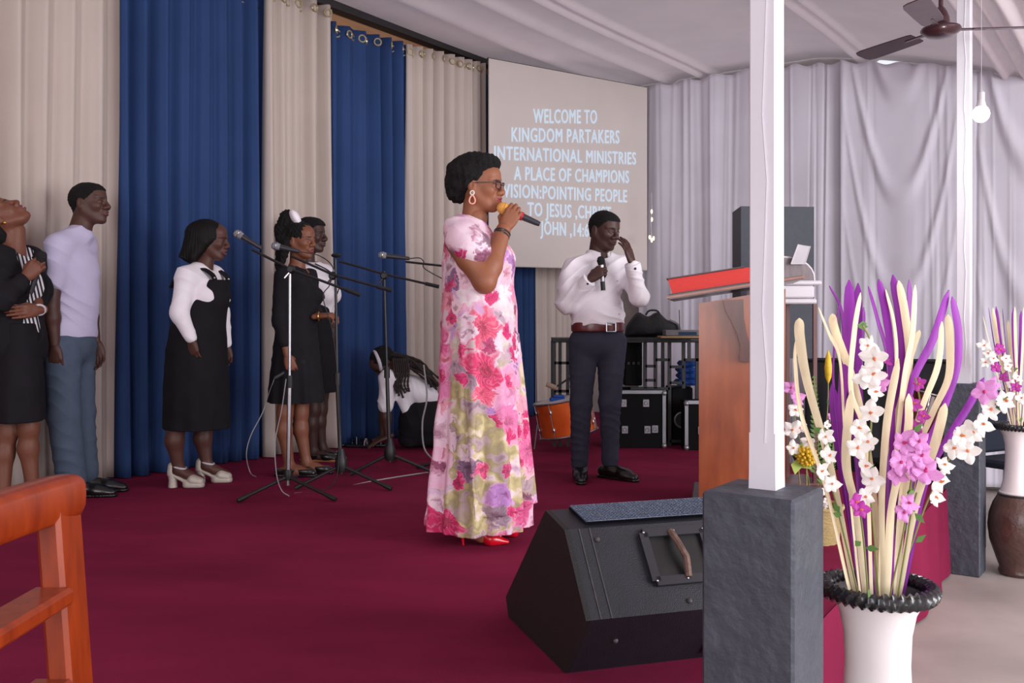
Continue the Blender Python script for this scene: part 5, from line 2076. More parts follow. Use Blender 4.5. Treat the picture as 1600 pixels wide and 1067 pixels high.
# ================================================================== woman in the floral dress
def floral():
    """printed chiffon: big and small flowers over a watery ground, laid out around the dress"""
    m = bpy.data.materials.new('floral_chiffon')
    m.use_nodes = True
    nt = m.node_tree
    n, L = nt.nodes, nt.links
    b = n['Principled BSDF']
    b.inputs['Roughness'].default_value = .7
    b.inputs['Specular IOR Level'].default_value = .25

    def math_(op, a, b_=None, c=None):
        q = n.new('ShaderNodeMath'); q.operation = op
        for i, x in enumerate((a, b_, c)):
            if x is None: continue
            if isinstance(x, (int, float)): q.inputs[i].default_value = x
            else: L.new(x, q.inputs[i])
        return q.outputs[0]

    def ramp(fac, stops, const=False):
        r = n.new('ShaderNodeValToRGB'); e = r.color_ramp.elements
        if const: r.color_ramp.interpolation = 'CONSTANT'
        while len(e) < len(stops): e.new(.5)
        for i, (p_, c) in enumerate(stops):
            e[i].position = p_; e[i].color = srgb(*c)
        L.new(fac, r.inputs['Fac'])
        return r.outputs['Color']

    def mix(fac, a, b_, mode='MIX'):
        q = n.new('ShaderNodeMix'); q.data_type = 'RGBA'; q.blend_type = mode
        for k_, x in (('Factor', fac), ('A', a), ('B', b_)):
            if isinstance(x, (int, float)): q.inputs[k_].default_value = x
            elif isinstance(x, tuple): q.inputs[k_].default_value = x
            else: L.new(x, q.inputs[k_])
        return q.outputs['Result']

    tc = n.new('ShaderNodeTexCoord')
    sp = n.new('ShaderNodeSeparateXYZ'); L.new(tc.outputs['Object'], sp.inputs[0])
    ang = math_('MULTIPLY', math_('ARCTAN2', sp.outputs['X'], math_('MULTIPLY', sp.outputs['Y'], -1)), .20)
    nz = n.new('ShaderNodeTexNoise'); nz.inputs['Scale'].default_value = 14; nz.inputs['Detail'].default_value = 4
    L.new(tc.outputs['Object'], nz.inputs['Vector'])
    sn_ = n.new('ShaderNodeSeparateColor'); L.new(nz.outputs['Color'], sn_.inputs['Color'])
    U = math_('MULTIPLY_ADD', math_('SUBTRACT', sn_.outputs['Red'], .5), .13, ang)
    W_ = math_('MULTIPLY_ADD', math_('SUBTRACT', sn_.outputs['Green'], .5), .13, sp.outputs['Z'])
    cv = n.new('ShaderNodeCombineXYZ'); L.new(U, cv.inputs[0]); L.new(W_, cv.inputs[1])
    fine = n.new('ShaderNodeTexNoise'); fine.inputs['Scale'].default_value = 55; fine.inputs['Detail'].default_value = 3
    L.new(cv.outputs[0], fine.inputs['Vector'])
    big = n.new('ShaderNodeTexNoise'); big.inputs['Scale'].default_value = 9; big.inputs['Detail'].default_value = 2
    L.new(cv.outputs[0], big.inputs['Vector'])

    # height: pale at the shoulders, olive and plum towards the hem
    hgt = n.new('ShaderNodeMapRange'); hgt.inputs['From Min'].default_value = .70; hgt.inputs['From Max'].default_value = 1.15
    L.new(math_('MULTIPLY_ADD', big.outputs['Fac'], .5, math_('ADD', sp.outputs['Z'], -.25)), hgt.inputs['Value'])
    low = ramp(big.outputs['Fac'], [(.30, (118, 84, 108)), (.40, (196, 170, 176)), (.47, (172, 158, 116)), (.55, (214, 198, 150)), (.62, (240, 222, 224)), (.70, (184, 128, 176))])
    top = ramp(big.outputs['Fac'], [(.30, (232, 150, 196)), (.42, (250, 226, 238)), (.52, (252, 238, 246)), (.60, (240, 180, 210)), (.70, (206, 160, 214))])
    ground = mix(hgt.outputs['Result'], low, top)

    def flowers(scale, rad, pet, seedoff, palette, ground_, keep):
        off = n.new('ShaderNodeVectorMath'); off.operation = 'ADD'; off.inputs[1].default_value = (seedoff, seedoff * .7, 0)
        L.new(cv.outputs[0], off.inputs[0])
        v = n.new('ShaderNodeTexVoronoi'); v.voronoi_dimensions = '2D'; v.inputs['Scale'].default_value = scale
        v.inputs['Randomness'].default_value = .85
        L.new(off.outputs[0], v.inputs['Vector'])
        df = n.new('ShaderNodeVectorMath'); df.operation = 'SUBTRACT'
        L.new(off.outputs[0], df.inputs[0]); L.new(v.outputs['Position'], df.inputs[1])
        sd = n.new('ShaderNodeSeparateXYZ'); L.new(df.outputs[0], sd.inputs[0])
        sc_ = n.new('ShaderNodeSeparateColor'); L.new(v.outputs['Color'], sc_.inputs['Color'])
        a_ = math_('ARCTAN2', sd.outputs['Y'], sd.outputs['X'])
        a_ = math_('MULTIPLY_ADD', sc_.outputs['Green'], 6.28, a_)
        lob = math_('ABSOLUTE', math_('COSINE', math_('MULTIPLY', a_, pet / 2)))
        R_ = math_('MULTIPLY', math_('MULTIPLY_ADD', math_('POWER', lob, .6), .45, .55), rad)
        t = math_('DIVIDE', v.outputs['Distance'], R_)
        t = math_('ADD', t, math_('MULTIPLY', math_('SUBTRACT', fine.outputs['Fac'], .5), .7))
        mask = n.new('ShaderNodeMapRange'); mask.inputs['From Min'].default_value = 1.04; mask.inputs['From Max'].default_value = .94
        L.new(t, mask.inputs['Value'])
        kp = math_('LESS_THAN', sc_.outputs['Blue'], keep)
        colr = ramp(sc_.outputs['Red'], palette)
        # pale petal rims, dark hearts, streaks along the petals
        shade = ramp(t, [(.0, (120, 50, 84)), (.12, (176, 96, 130)), (.40, (255, 255, 255)), (.8, (255, 236, 244)), (1.0, (255, 255, 255))])
        colr = mix(.75, colr, shade, 'MULTIPLY')
        st = math_('POWER', math_('ABSOLUTE', math_('SINE', math_('MULTIPLY', a_, pet * 1.5))), 6)
        colr = mix(math_('MULTIPLY', st, .14), colr, srgb(255, 232, 244))
        rim = n.new('ShaderNodeMapRange'); rim.inputs['From Min'].default_value = .72; rim.inputs['From Max'].default_value = .98
        L.new(t, rim.inputs['Value'])
        colr = mix(math_('MULTIPLY', rim.outputs['Result'], .45), colr, srgb(252, 214, 232))
        return mix(math_('MULTIPLY', mask.outputs['Result'], kp), ground_, colr)

    pink, mag, rose, lil, wht = (238, 140, 190), (214, 30, 110), (232, 84, 120), (196, 140, 210), (250, 226, 238)
    g1 = flowers(9.0, .62, 5, .31, [(0, rose), (.3, wht), (.5, (112, 84, 104)), (.75, lil), (1, wht)], ground, .60)
    g2 = flowers(5.6, .62, 5, 1.7, [(0, mag), (.3, pink), (.5, wht), (.7, rose), (.85, mag), (1, pink)], g1, .46)
    g3 = flowers(14.0, .55, 5, 3.3, [(0, mag), (.35, (220, 60, 120)), (.6, wht), (.8, (120, 90, 110)), (1, mag)], g2, .34)
    L.new(g3, b.inputs['Base Color'])
    tr = n.new('ShaderNodeBsdfTranslucent'); L.new(g3, tr.inputs['Color'])
    ms = n.new('ShaderNodeMixShader'); ms.inputs[0].default_value = .1
    L.new(b.outputs[0], ms.inputs[1]); L.new(tr.outputs[0], ms.inputs[2]); L.new(ms.outputs[0], n['Material Output'].inputs[0])
    return m


m_floral = floral()
m_white_nail = M('red_nail', srgb(190, 30, 50), .25)

A = Person(748, 846, 'woman in a long pink floral dress and red heels singing into an orange-headed microphone', 'people on the stage')
P = A.P
skA, lipA = tone(152, 95, 68), tone(128, 22, 42)
RH = frame(math.radians(19), math.radians(-3))
hc = P(750, 291, 0)
head, colh, eyes, T = build_head(hc, RH, 0.99, skA, lipA, True, P(738, 352), 0.0, brow=(0.03, 0.016, 0.012))
body = Shape()
shR, shL = P(718, 378, -.150), P(726, 376, .15)
elR, wrR = P(757, 440, -.20), P(787, 358, -.10)
torso(body, P(745, 520), P(738, 410), RH[:, 0] * V3(1, 1, 0), RH[:, 1] * V3(1, 1, 0), shL, shR, -.01, .9, 1.0)
body.cap(P(744, 340), P(736, 372), .052, .06, .03)
body.cap(shR, P(732, 404, -.180), .048, .054, .02)
arm(body, shR, elR, wrR, 1.12, .004)
elL, wrL = P(742, 450, .2), P(772, 520, .17)
arm(body, shL, elL, wrL, 1.05)
anR, anL = P(735, 828, -.07), P(768, 818, .09)
leg(body, P(745, 540, -.08), P(742, 690, -.08), anR)
leg(body, P(750, 540, .09), P(760, 690, .09), anL)
for an, (tx, ty) in ((anR, (778, 846)), (anL, (798, 838))):
    tp = P(tx, ty, an[1]); tp[2] = .014
    body.cap(an, an + V3(.05, 0, -.025), .032, .028, .02)
    body.cap(an + V3(.05, 0, -.025), tp + V3(-.03, 0, .016), .028, .020, .02)
hR = Shape()
dR = nrm(P(808, 326) - P(786, 363)); nR = nrm(V3(.12, 1, .05))
tips = hand_prims(hR, wrR, dR, nR, -1, (38, 62, 40), 'grip', .98)
hl = Shape()
hand_prims(hl, wrL, (.2, 0, -1), (-.2, -1, 0), 1, (15, 20, 15), 'open')
bm1, hm1, hm2 = body.mesh(.008), hR.mesh(.0027), hl.mesh(.0035)
c_ = lambda m: np.tile(np.array(skA + (1.0,)), (len(m[0]), 1))
np_obj('body', [head, bm1, hm1, hm2], m_skin, A.root, [colh, c_(bm1), c_(hm1), c_(hm2)])
add_eyes(A.root, eyes)
nails(A.root, tips[:4], nR, m_white_nail)
# afro hair
def afro(S, T):
    S.ell(T(-.052, 0, .050), [.105, .108, .098], RH, .02)
    S.ell(T(.015, 0, .105), [.075, .085, .045], RH, .04)
    S.ell(T(-.10, 0, -.005), [.062, .085, .075], RH, .03)
S = Shape()
afro(S, T)
S.ell(T(.115, 0, -.000), [.072, .066, .075], RH, .012, 's')
S.ell(T(.06, 0, -.09), [.088, .13, .085], RH, .012, 's')
for y in (-1, 1):
    S.ell(T(.002, y * .090, -.014), [.030, .030, .036], RH, .008, 's')
    S.ell(T(.052, y * .080, -.005), [.044, .045, .042], RH, .01, 's')
w1, w2 = wob(3, 260, 9), wob(4, 90, 6)
np_obj('hair', [S.mesh(.004, lambda Q: .0022 * w1(Q) + .0025 * w2(Q))], m_hair, A.root)
# spectacles
gl = []
mb = MB()
for y in (-1, 1):
    cg = Vector(T(.100, y * .033, .002))
    pts = []
    for k in range(21):
        a = 2 * PI * k / 20
        q = T(.104 - .010 * abs(math.cos(a)) * (1 if y * math.cos(a) > 0 else 0), y * .033 + .025 * math.cos(a), .000 + .0185 * math.sin(a) * (1 if math.sin(a) > 0 else .95))
        pts.append(q)
    mb.tube(pts, .0019, 6)
    mb.tube([T(.098, y * .058, .012), T(.05, y * .074, .010), T(-.005, y * .080, .006)], .0018, 6)
    mb.tube([T(.100, y * .033 - .020, .0165), T(.103, y * .033, .0195), T(.098, y * .033 + .022, .0165)], .0028, 6)
mb.tube([T(.106, -.009, .006), T(.108, 0, .008), T(.106, .009, .006)], .002, 6)
sp = mb.build('spectacles', m_glass, A.root, True, 'dark-rimmed spectacles')
m_lens = bpy.data.materials.new('clear_lens'); m_lens.use_nodes = True
_n, _l = m_lens.node_tree.nodes, m_lens.node_tree.links
_t = _n.new('ShaderNodeBsdfTransparent'); _t.inputs[0].default_value = (.93, .92, .95, 1)
_g = _n.new('ShaderNodeBsdfGlossy'); _g.inputs['Roughness'].default_value = .05
_m = _n.new('ShaderNodeMixShader'); _m.inputs[0].default_value = .10
_l.new(_t.outputs[0], _m.inputs[1]); _l.new(_g.outputs[0], _m.inputs[2]); _l.new(_m.outputs[0], _n['Material Output'].inputs[0])
for y in (-1, 1):
    mb = MB()
    v = [T(.103, y * .033 + .024 * math.cos(2 * PI * k / 16), .0175 * math.sin(2 * PI * k / 16)) for k in range(16)]
    mb.add(v, [tuple(range(16))])
    mb.build('lens', m_lens, sp)
# earrings: ring and drop
for y in (-1, 1):
    er = T(-.006, y * .084, -.040)
    mb = MB(); mb.torus(er, .0085, .0032, (0.15, 1, 0), 16, 6)
    eo = mb.build('earring', m_pw, A.root, True)
    pts = []
    for k in range(19):
        a = 2 * PI * k / 18
        pts.append(V3(*er) + V3(.0125 * math.sin(a) * (1 - .35 * math.cos(a)), -.002 * y, -.030 + .019 * math.cos(a)))
    mb = MB(); mb.tube(pts, .0036, 6); mb.build('drop', M('coral_drop', srgb(232, 160, 140), .3) if y < 0 else MATS['coral_drop'], eo, True)
    mb = MB(); mb.ball(er, .004, None, 8, 6); mb.build('stone', m_gold, eo, True)
# necklace
mb = MB(); mb.tube(spline([P(722, 340, -.06), P(736, 350, -.085), P(758, 366, -.075), P(768, 376, -.02), P(768, 372, .04)], 8), .0014, 5)
mb.build('necklace', m_steel, A.root, True)
# bracelets
axb = nrm(V3(*wrR) - V3(*elR))
pb = V3(*elR) + (V3(*wrR) - V3(*elR)) * .93
for k in range(2):
    mb = MB(); mb.torus(pb - axb * .012 * k, .0335, .0052, axb + V3(.1 * k, 0, 0), 24, 8); mb.build('bracelet', m_leather, A.root, True)
# ring with red stones
tp_ = tips[0][0]
mb = MB()
for k in range(7):
    mb.ball(Vector(tp_) + Vector((.010 * math.cos(k), -.012, .008 + .008 * math.sin(k * 1.7))), .0052, None, 8, 6)
mb.build('ring', m_redband, A.root, True, 'large ring with red stones')

# the dress, outline as worn
zs, cx, rx, ry, cy = [], [], [], [], []
for py, xl, xr, yr in ((822, 666, 826, .225), (780, 669, 825, .225), (700, 676, 820, .22), (600, 684, 814, .21), (520, 688, 808, .20), (460, 690, 806, .195), (430, 690, 805, .195),
                       (400, 690, 800, .195), (380, 692, 788, .19), (365, 694, 774, .17), (355, 697, 766, .14), (347, 700, 760, .11), (341, 704, 752, .085)):
    a, b_ = P(xl, py), P(xr, py)
    zs.append(a[2]); cx.append((a[0] + b_[0]) / 2); rx.append((b_[0] - a[0]) / 2); ry.append(yr); cy.append(0.0)
o_ = np.argsort(zs)
zs, cx, rx, ry, cy = [list(np.array(q)[o_]) for q in (zs, cx, rx, ry, cy)]


def dress_fold(th, z):
    g = np.clip((1.20 - z) / 1.0, 0.0, 1)
    f = .55 * np.sin(7 * th + 1.2 + 1.0 * z) + .4 * np.sin(12 * th + 2.6 - .8 * z) + .3 * np.sin(19 * th + .4 + 1.5 * z)
    return .125 * g * f


D_ = Shape()
D_.loft(zs, cx, cy, rx, ry, .02, 'u', dress_fold)
# bust and shoulder cloth
D_.ell(P(778, 402, -.05), (.07, .08, .075), None, .05)
D_.ell(P(780, 402, .07), (.07, .08, .075), None, .05)
# wide cap sleeves
D_.cap(P(716, 360, -.115), P(735, 384, -.190), .066, .076, .04)
D_.cap(P(722, 374, -.17), P(748, 392, -.195), .070, .055, .03)
D_.cap(P(722, 362, .13), P(728, 400, .205), .062, .058, .03)
# neckline
D_.ell(P(744, 334, 0), (.078, .085, .045), frame(0, math.radians(-18)), .01, 's')
D_.ell(P(752, 346, 0), (.05, .055, .035), frame(0, math.radians(-25)), .01, 's')
# sleeve opening for the raised arm
# slanting cut hem: long at the left and front, raised at the right
hz = lambda P_: 0
D_.cut(P(812, 832, 0), nrm(V3(.22, -.02, -1)))
wD = wob(21, 30, 5)
np_obj('dress', [D_.mesh(.0055, lambda Q: .0035 * wD(Q) + creases(33, .004, 38, (1, .3, .15))(Q))], m_floral, A.root)
# sheer overlay panel, shorter, hanging open at the front
zs2 = [z for z in zs if z < P(0, 470)[2]]
m2 = len(zs2)
S = Shape()
S.loft([P(0, 797)[2]] + zs2[1:m2], cx[:1] + cx[1:m2], cy[:m2], [r * (1.0 + .04 * (1 - i / m2)) + .002 for i, r in enumerate(rx[:m2])], [r * (1.0 + .04 * (1 - i / m2)) + .002 for i, r in enumerate(ry[:m2])], .01, 'u', lambda th, z: dress_fold(th + .05, z + .06) * 1.15)
S.cut(P(742, 700), nrm(V3(-1, .1, -.10)))
S.cut(P(742, 797, 0), nrm(V3(.12, 0, -1)))
np_obj('dress_overlay', [S.mesh(.0065)], m_floral, A.root)


# red pumps with heels
def pump(root, an, toe, hh=.085):
    an, toe = V3(*an), V3(*toe)
    td = nrm(V3(toe[0] - an[0], toe[1] - an[1], 0))
    hl_ = V3(an[0], an[1], 0) - td * .038
    S = Shape()
    S.cap(hl_ + V3(0, 0, hh + .005), hl_ + td * .07 + V3(0, 0, hh - .025), .030, .028, .02)
    S.cap(hl_ + td * .07 + V3(0, 0, hh - .025), hl_ + td * .135 + V3(0, 0, .028), .026, .028, .03)
    S.cap(hl_ + td * .13 + V3(0, 0, .026), toe + V3(0, 0, .014) - td * .01, .029, .010, .03, 'u', (np.cross(td, V3(0, 0, 1)), 1.25))
    # foot opening
    S.cap(an + V3(0, 0, .03) + td * .02, hl_ + td * .135 + V3(0, 0, .058), .030, .026, .008, 's')
    S.cut((0, 0, .003), (0, 0, -1))
    o = np_obj('high_heel_shoe', [S.mesh(.004)], m_redshoe, root)
    mb = MB(); mb.tube([hl_ + V3(0, 0, hh - .01), hl_ + V3(.002, 0, hh * .5), hl_ + V3(0.006, 0, .001)], [.016, .007, .005], 10); mb.build('heel', m_redshoe, o, True)
    br_ = toe - td * .058
    mb = MB()
    for k in range(12):
        a = 2 * PI * k / 12
        mb.ball(Vector(br_) + Vector((.020 * math.cos(a), -.006 + .004 * math.sin(a), .046 + .010 * math.sin(a))), .0042, None, 8, 6)
    mb.build('crystal_buckle', m_silver, o, True)


pump(A.root, anR, V3(*(P(796, 850, -.07)[:2]), .0))
pump(A.root, anL, V3(*(P(806, 838, .09)[:2]), .0), .08)
kn = V3(*wrR) + dR * .088 * .98
mid_h = kn + nR * .033 - dR * .003
axm = nrm(P(844, 343) - P(783, 318))
hd_ = A.W(mid_h - axm * .080 + V3(0, 0, .004)); tl_ = A.W(mid_h + axm * .125)
microphone(hd_, tl_, 'orange foam-headed microphone held by the woman in the floral dress', None, m_foam, .027, m_redband)

# ================================================================== man in the white shirt
B = Person(934, 748, 'man in a white shirt, dark trousers and brown belt wiping his face', 'people on the stage')
P = B.P
skB, lipB = tone(76, 50, 44), tone(84, 46, 48)
RB = frame(math.radians(42), math.radians(-12))
hc = P(944, 360, -.02)
head, colh, eyes, T = build_head(hc, RB, 1.03, skB, lipB, False, P(934, 404, .01), 0.0, nose=1.25, jaw=1.1, h=.0034)
fB, lB = V3(math.cos(.95), -math.sin(.95), 0), V3(math.sin(.95), math.cos(.95), 0)
shR, shL = P(896, 419, -.06), P(974, 417, .06)
elR, wrR = P(884, 474, -.10), P(921, 437, -.19)
elL, wrL = P(999, 464, -.12), P(988, 412, -.20)
body = Shape()
torso(body, P(934, 520), P(934, 440), fB, lB, shL, shR, -.02, .95)
body.cap(P(936, 385), P(934, 412), .056, .062, .03)
arm(body, shR, elR, wrR, .82); arm(body, shL, elL, wrL, .82)
anR, anL = P(906, 728, -.03), P(954, 722, .03)
hipR, hipL = P(912, 535, -.03), P(956, 535, .03)
knR, knL = P(908, 628, -.06), P(953, 628, -.02)
leg(body, hipR, knR, anR, .8); leg(body, hipL, knL, anL, .8)
h1, h2 = Shape(), Shape()
d1 = nrm(P(941, 412) - P(921, 437)); n1 = nrm(V3(.55, -.2, -.1))
hand_prims(h1, wrR, V3(.62, -.1, .5), V3(.35, .9, -.2), -1, (55, 75, 45), 'grip', 1.02)
hand_prims(h2, wrL, nrm(P(973, 362, -.19) - P(988, 411, -.20)), V3(-.8, .55, 0), 1, (10, 16, 12), 'open', 1.0, None, .10)
bm1, hm1, hm2 = body.mesh(.0095), h1.mesh(.0035), h2.mesh(.0035)
c_ = lambda m: np.tile(np.array(skB + (1.0,)), (len(m[0]), 1))
np_obj('body', [head, bm1, hm1, hm2], m_skin, B.root, [colh, c_(bm1), c_(hm1), c_(hm2)])
add_eyes(B.root, eyes)
np_obj('hair', [hair_cap(T, RB, 1.03, hc, .005)], m_hair, B.root)
S = Shape()
torso(S, P(934, 512), P(934, 444), fB, lB, shL, shR, .016, 1.0, 1.0, neck=P(935, 405))
S.ell(P(934, 488), (.14, .175, .10), Rm(fB, lB, V3(0, 0, 1)), .05)
cR = V3(*elR) + (V3(*wrR) - V3(*elR)) * .86
cL = V3(*elL) + (V3(*wrL) - V3(*elL)) * .86
S.cap(shR, elR, .062, .060, .04).cap(elR, cR, .062, .046, .03)
S.cap(shL, elL, .062, .060, .04).cap(elL, cL, .060, .048, .03)
S.ell(P(886, 446, -.1), (.055, .07, .09), None, .05)
S.cut(P(934, 509), (0, 0, -1))
S.ell(P(938, 396, -.01), (.060, .062, .05), None, .015, 's')
S.ell(P(944, 410, -.10), (.032, .05, .05), None, .015, 's')
np_obj('shirt', [S.mesh(.0055, creases(5, .009, 46, (.35, .2, 1)))], m_white, B.root)
# collar: standing band open at the front, with two turned-down points
nk = P(936, 398, .0) - fB * .012
v, f = [], []
for i in range(25):
    a_ = math.radians(22 + 316 * i / 24)
    e_ = fB * math.cos(a_) + lB * math.sin(a_)
    dip = .022 * max(0, math.cos(a_)) ** 2
    for r_, z_ in ((.066, .030 - dip), (.074, .026 - dip), (.092, -.028 - dip * 2.2), (.084, -.030 - dip * 2.2)):
        v.append(nk + e_ * r_ + V3(0, 0, z_))
for i in range(24):
    for k in range(4):
        f.append((i * 4 + k, i * 4 + (k + 1) % 4, i * 4 + 4 + (k + 1) % 4, i * 4 + 4 + k))
f += [(0, 1, 2, 3), (99, 98, 97, 96)]
mb = MB(); mb.add(v, f); mb.build('collar', m_white, B.root, True)
for c0, e0, w0, rr in ((cR, elR, wrR, .047), (cL, elL, wrL, .049)):
    ax_ = nrm(V3(*w0) - V3(*e0))
    mb = MB(); mb.lathe([(rr, -.03), (rr * 1.03, 0), (rr * .98, .03), (rr * .9, .031)], 20, c0, Vector(ax_).to_track_quat('Z', 'Y').to_matrix())
    cu_ = mb.build('cuff', m_white, B.root, True)
    mb = MB(); mb.ball(c0 + V3(.01, -rr, -.005), .008, None, 10, 6); mb.build('cufflink', m_leather, cu_, True)
for k in range(4):
    mb = MB(); mb.ball(P(946 + k, 440 + k * 17, 0) + fB * (.125), .006, None, 8, 6); mb.build('button', m_silver, B.root, True)
S = Shape()
S.ell(P(934, 535), (.128, .178, .125), Rm(fB, lB, V3(0, 0, 1)), .03)
S.cap(hipR, knR, .096, .070, .025).cap(knR, P(905, 724, -.03), .070, .055, .02)
S.cap(hipL, knL, .096, .070, .025).cap(knL, P(953, 718, .03), .070, .056, .02)
S.cut(P(934, 508), (0, 0, 1)).cut(P(0, 731), (0, 0, -1))
wz = creases(8, .006, 55, (.2, .1, 1))
np_obj('trousers', [S.mesh(.006, lambda Q: wz(Q) * np.clip(1.3 - Q[:, 2] * 1.3, .25, 1))], m_navyt, B.root)
S = Shape()
S.ell(P(934, 511), (.136, .181, .20), Rm(fB, lB, V3(0, 0, 1)), .01)
S.cut(P(0, 503.5), (0, 0, 1)).cut(P(0, 518), (0, 0, -1))
bo = np_obj('belt', [S.mesh(.005)], m_belt, B.root)
pb = P(944, 511) + fB * .140
mb = MB()
lb_, ub_ = Vector(lB), Vector((0, 0, 1))
for a_, b__ in (((-1, -1), (1, -1)), ((1, -1), (1, 1)), ((1, 1), (-1, 1)), ((-1, 1), (-1, -1))):
    mb.tube([Vector(P(934, 511) + fB * .142) + lb_ * a_[0] * .035 + ub_ * a_[1] * .026, Vector(P(934, 511) + fB * .142) + lb_ * b__[0] * .035 + ub_ * b__[1] * .026], .0045, 6)
mb.build('buckle', m_steel, bo, True)
flat_shoe(B.root, anR, (.05, -1, 0), m_leather)
flat_shoe(B.root, anL, (.75, -.65, 0), m_leather)
kn = V3(*wrR) + nrm(V3(.62, -.1, .5)) * .09
mh = kn + nrm(V3(.35, .9, -.2)) * .03
c0 = P(941, 418, mh[1])
microphone(B.W(c0 + V3(-.010, .004, .070)), B.W(c0 + V3(.006, .004, -.14)), 'silver microphone held upright by the man in the white shirt', None, m_dkgrille, .024, None, True)

# ================================================================== man in the pale T-shirt
C_ = Person(112, 774, 'man in a pale lavender T-shirt and slate trousers standing with arms down', 'people on the stage')
P = C_.P
skC, lipC = tone(84, 54, 46), tone(92, 52, 52)
RC = frame(math.radians(28), math.radians(4))
hc = P(142, 317, -.0)
head, colh, eyes, T = build_head(hc, RC, 1.03, skC, lipC, False, P(126, 362, 0), 0.0, nose=1.2, jaw=1.12, h=.0035)
yw = math.radians(38)
fC, lC = V3(math.cos(yw), -math.sin(yw), 0), V3(math.sin(yw), math.cos(yw), 0)
shR, shL = P(88, 384, -.13), P(134, 382, .13)
elR, wrR = P(77, 478, -.17), P(83, 538, -.17)
elL, wrL = P(142, 478, .15), P(154, 533, .10)
body = Shape()
torso(body, P(106, 525), P(112, 420), fC, lC, shL, shR, -.02, .95)
body.cap(P(130, 345), P(122, 372), .056, .064, .03)
arm(body, shR, elR, wrR, 1.02); arm(body, shL, elL, wrL, 1.0)
anR, anL = P(118, 758, -.07), P(138, 750, .07)
hipR, hipL = P(95, 545, -.08), P(122, 545, .08)
knR, knL = P(98, 645, -.08), P(126, 645, .07)
leg(body, hipR, knR, anR, .85); leg(body, hipL, knL, anL, .85)
h1, h2 = Shape(), Shape()
hand_prims(h1, wrR, (.08, -.02, -1), (.5, .85, 0), 1, (22, 30, 20), 'near', 1.05)
hand_prims(h2, wrL, (.18, -.1, -1), (-.3, -.9, 0), -1, (22, 30, 20), 'near', 1.05)
bm1, hm1, hm2 = body.mesh(.0095), h1.mesh(.0035), h2.mesh(.004)
c_ = lambda m: np.tile(np.array(skC + (1.0,)), (len(m[0]), 1))
np_obj('body', [head, bm1, hm1, hm2], m_skin, C_.root, [colh, c_(bm1), c_(hm1), c_(hm2)])
add_eyes(C_.root, eyes)
np_obj('hair', [hair_cap(T, RC, 1.03, hc, .004)], m_hair, C_.root)
S = Shape()
torso(S, P(106, 518), P(113, 424), fC, lC, shL, shR, .018, .98, 1.08, neck=P(127, 364))
S.ell(P(112, 470), (.125, .165, .2), Rm(fC, lC, V3(0, 0, 1)), .05)
sR = V3(*shR) + (V3(*elR) - V3(*shR)) * .60
sL = V3(*shL) + (V3(*elL) - V3(*shL)) * .60
Sl = Shape()
for s0, s1, e0 in ((shR, sR, elR), (shL, sL, elL)):
    S.cap(s0, s1, .060, .064, .035)
S.cut(P(106, 527), (0, 0.0, -1))
S.ell(P(131, 350, 0), (.060, .062, .030), frame(0, math.radians(-22)), .008, 's')
np_obj('t_shirt', [S.mesh(.0055, creases(12, .0065, 34, (.5, .2, 1)))], m_lav, C_.root)
S = Shape()
S.ell(P(106, 535), (.135, .165, .14), Rm(fC, lC, V3(0, 0, 1)), .03)
S.cap(hipR, knR, .105, .088, .04).cap(knR, P(112, 748, -.07), .088, .082, .03)
S.cap(hipL, knL, .100, .082, .04).cap(knL, P(134, 740, .07), .082, .078, .03)
S.cut(P(106, 518), (0, 0, 1)).cut(P(0, 757), (0, 0, -1))
wz = creases(18, .0038, 40, (.7, .3, 1))
np_obj('trousers', [S.mesh(.006, lambda Q: wz(Q) * np.clip(1.4 - Q[:, 2] * 1.1, .35, 1.1))], m_jean, C_.root)
flat_shoe(C_.root, anR, (1, -.35, 0), m_leather, .30)
flat_shoe(C_.root, anL, (1, -.25, 0), m_leather, .30)


def rows_loft(S, pr, rows, fold=None, k=.02, grow=0.0):
    rows = sorted(rows, key=lambda r: -r[0])
    z, cx, cy, rx, ry = [], [], [], [], []
    for r in rows:
        a, b = pr.P(r[1], r[0]), pr.P(r[2], r[0])
        z.append(a[2]); cx.append((a[0] + b[0]) / 2); rx.append((b[0] - a[0]) / 2 + grow); ry.append(r[3] + grow); cy.append(r[4] if len(r) > 4 else 0.0)
    S.loft(z, cx, cy, rx, ry, k, 'u', fold)
    return S


def pleats(n_, amp, ztop, zlen, ph=0.0):
    def g(th, z):
        return amp * np.clip((ztop - z) / zlen, 0, 1) * (np.sin(n_ * th + ph) + .5 * np.sin((n_ * 1.7) // 1 * th + 1 + ph))
    return g


def skin_cols(sk, *ms):
    return [np.tile(np.array(tuple(sk) + (1.0,)), (len(m[0]), 1)) for m in ms]


m_stripe = M('black_white_stripes', srgb(230, 228, 232), .8)
_nt = m_stripe.node_tree
_w = _nt.nodes.new('ShaderNodeTexWave'); _w.inputs['Scale'].default_value = 17; _w.wave_profile = 'SIN'
_w.bands_direction = 'X'
_mp = _nt.nodes.new('ShaderNodeMapping'); _mp.inputs['Rotation'].default_value = (0, math.radians(12), 0)
_tc = _nt.nodes.new('ShaderNodeTexCoord'); _nt.links.new(_tc.outputs['Object'], _mp.inputs[0]); _nt.links.new(_mp.outputs[0], _w.inputs[0])
_r = _nt.nodes.new('ShaderNodeValToRGB'); _r.color_ramp.interpolation = 'CONSTANT'
_r.color_ramp.elements[0].color = srgb(26, 25, 30); _r.color_ramp.elements[1].color = srgb(226, 222, 228); _r.color_ramp.elements[1].position = .5
_nt.links.new(_w.outputs['Fac'], _r.inputs[0]); _nt.links.new(_r.outputs[0], _nt.nodes['Principled BSDF'].inputs['Base Color'])

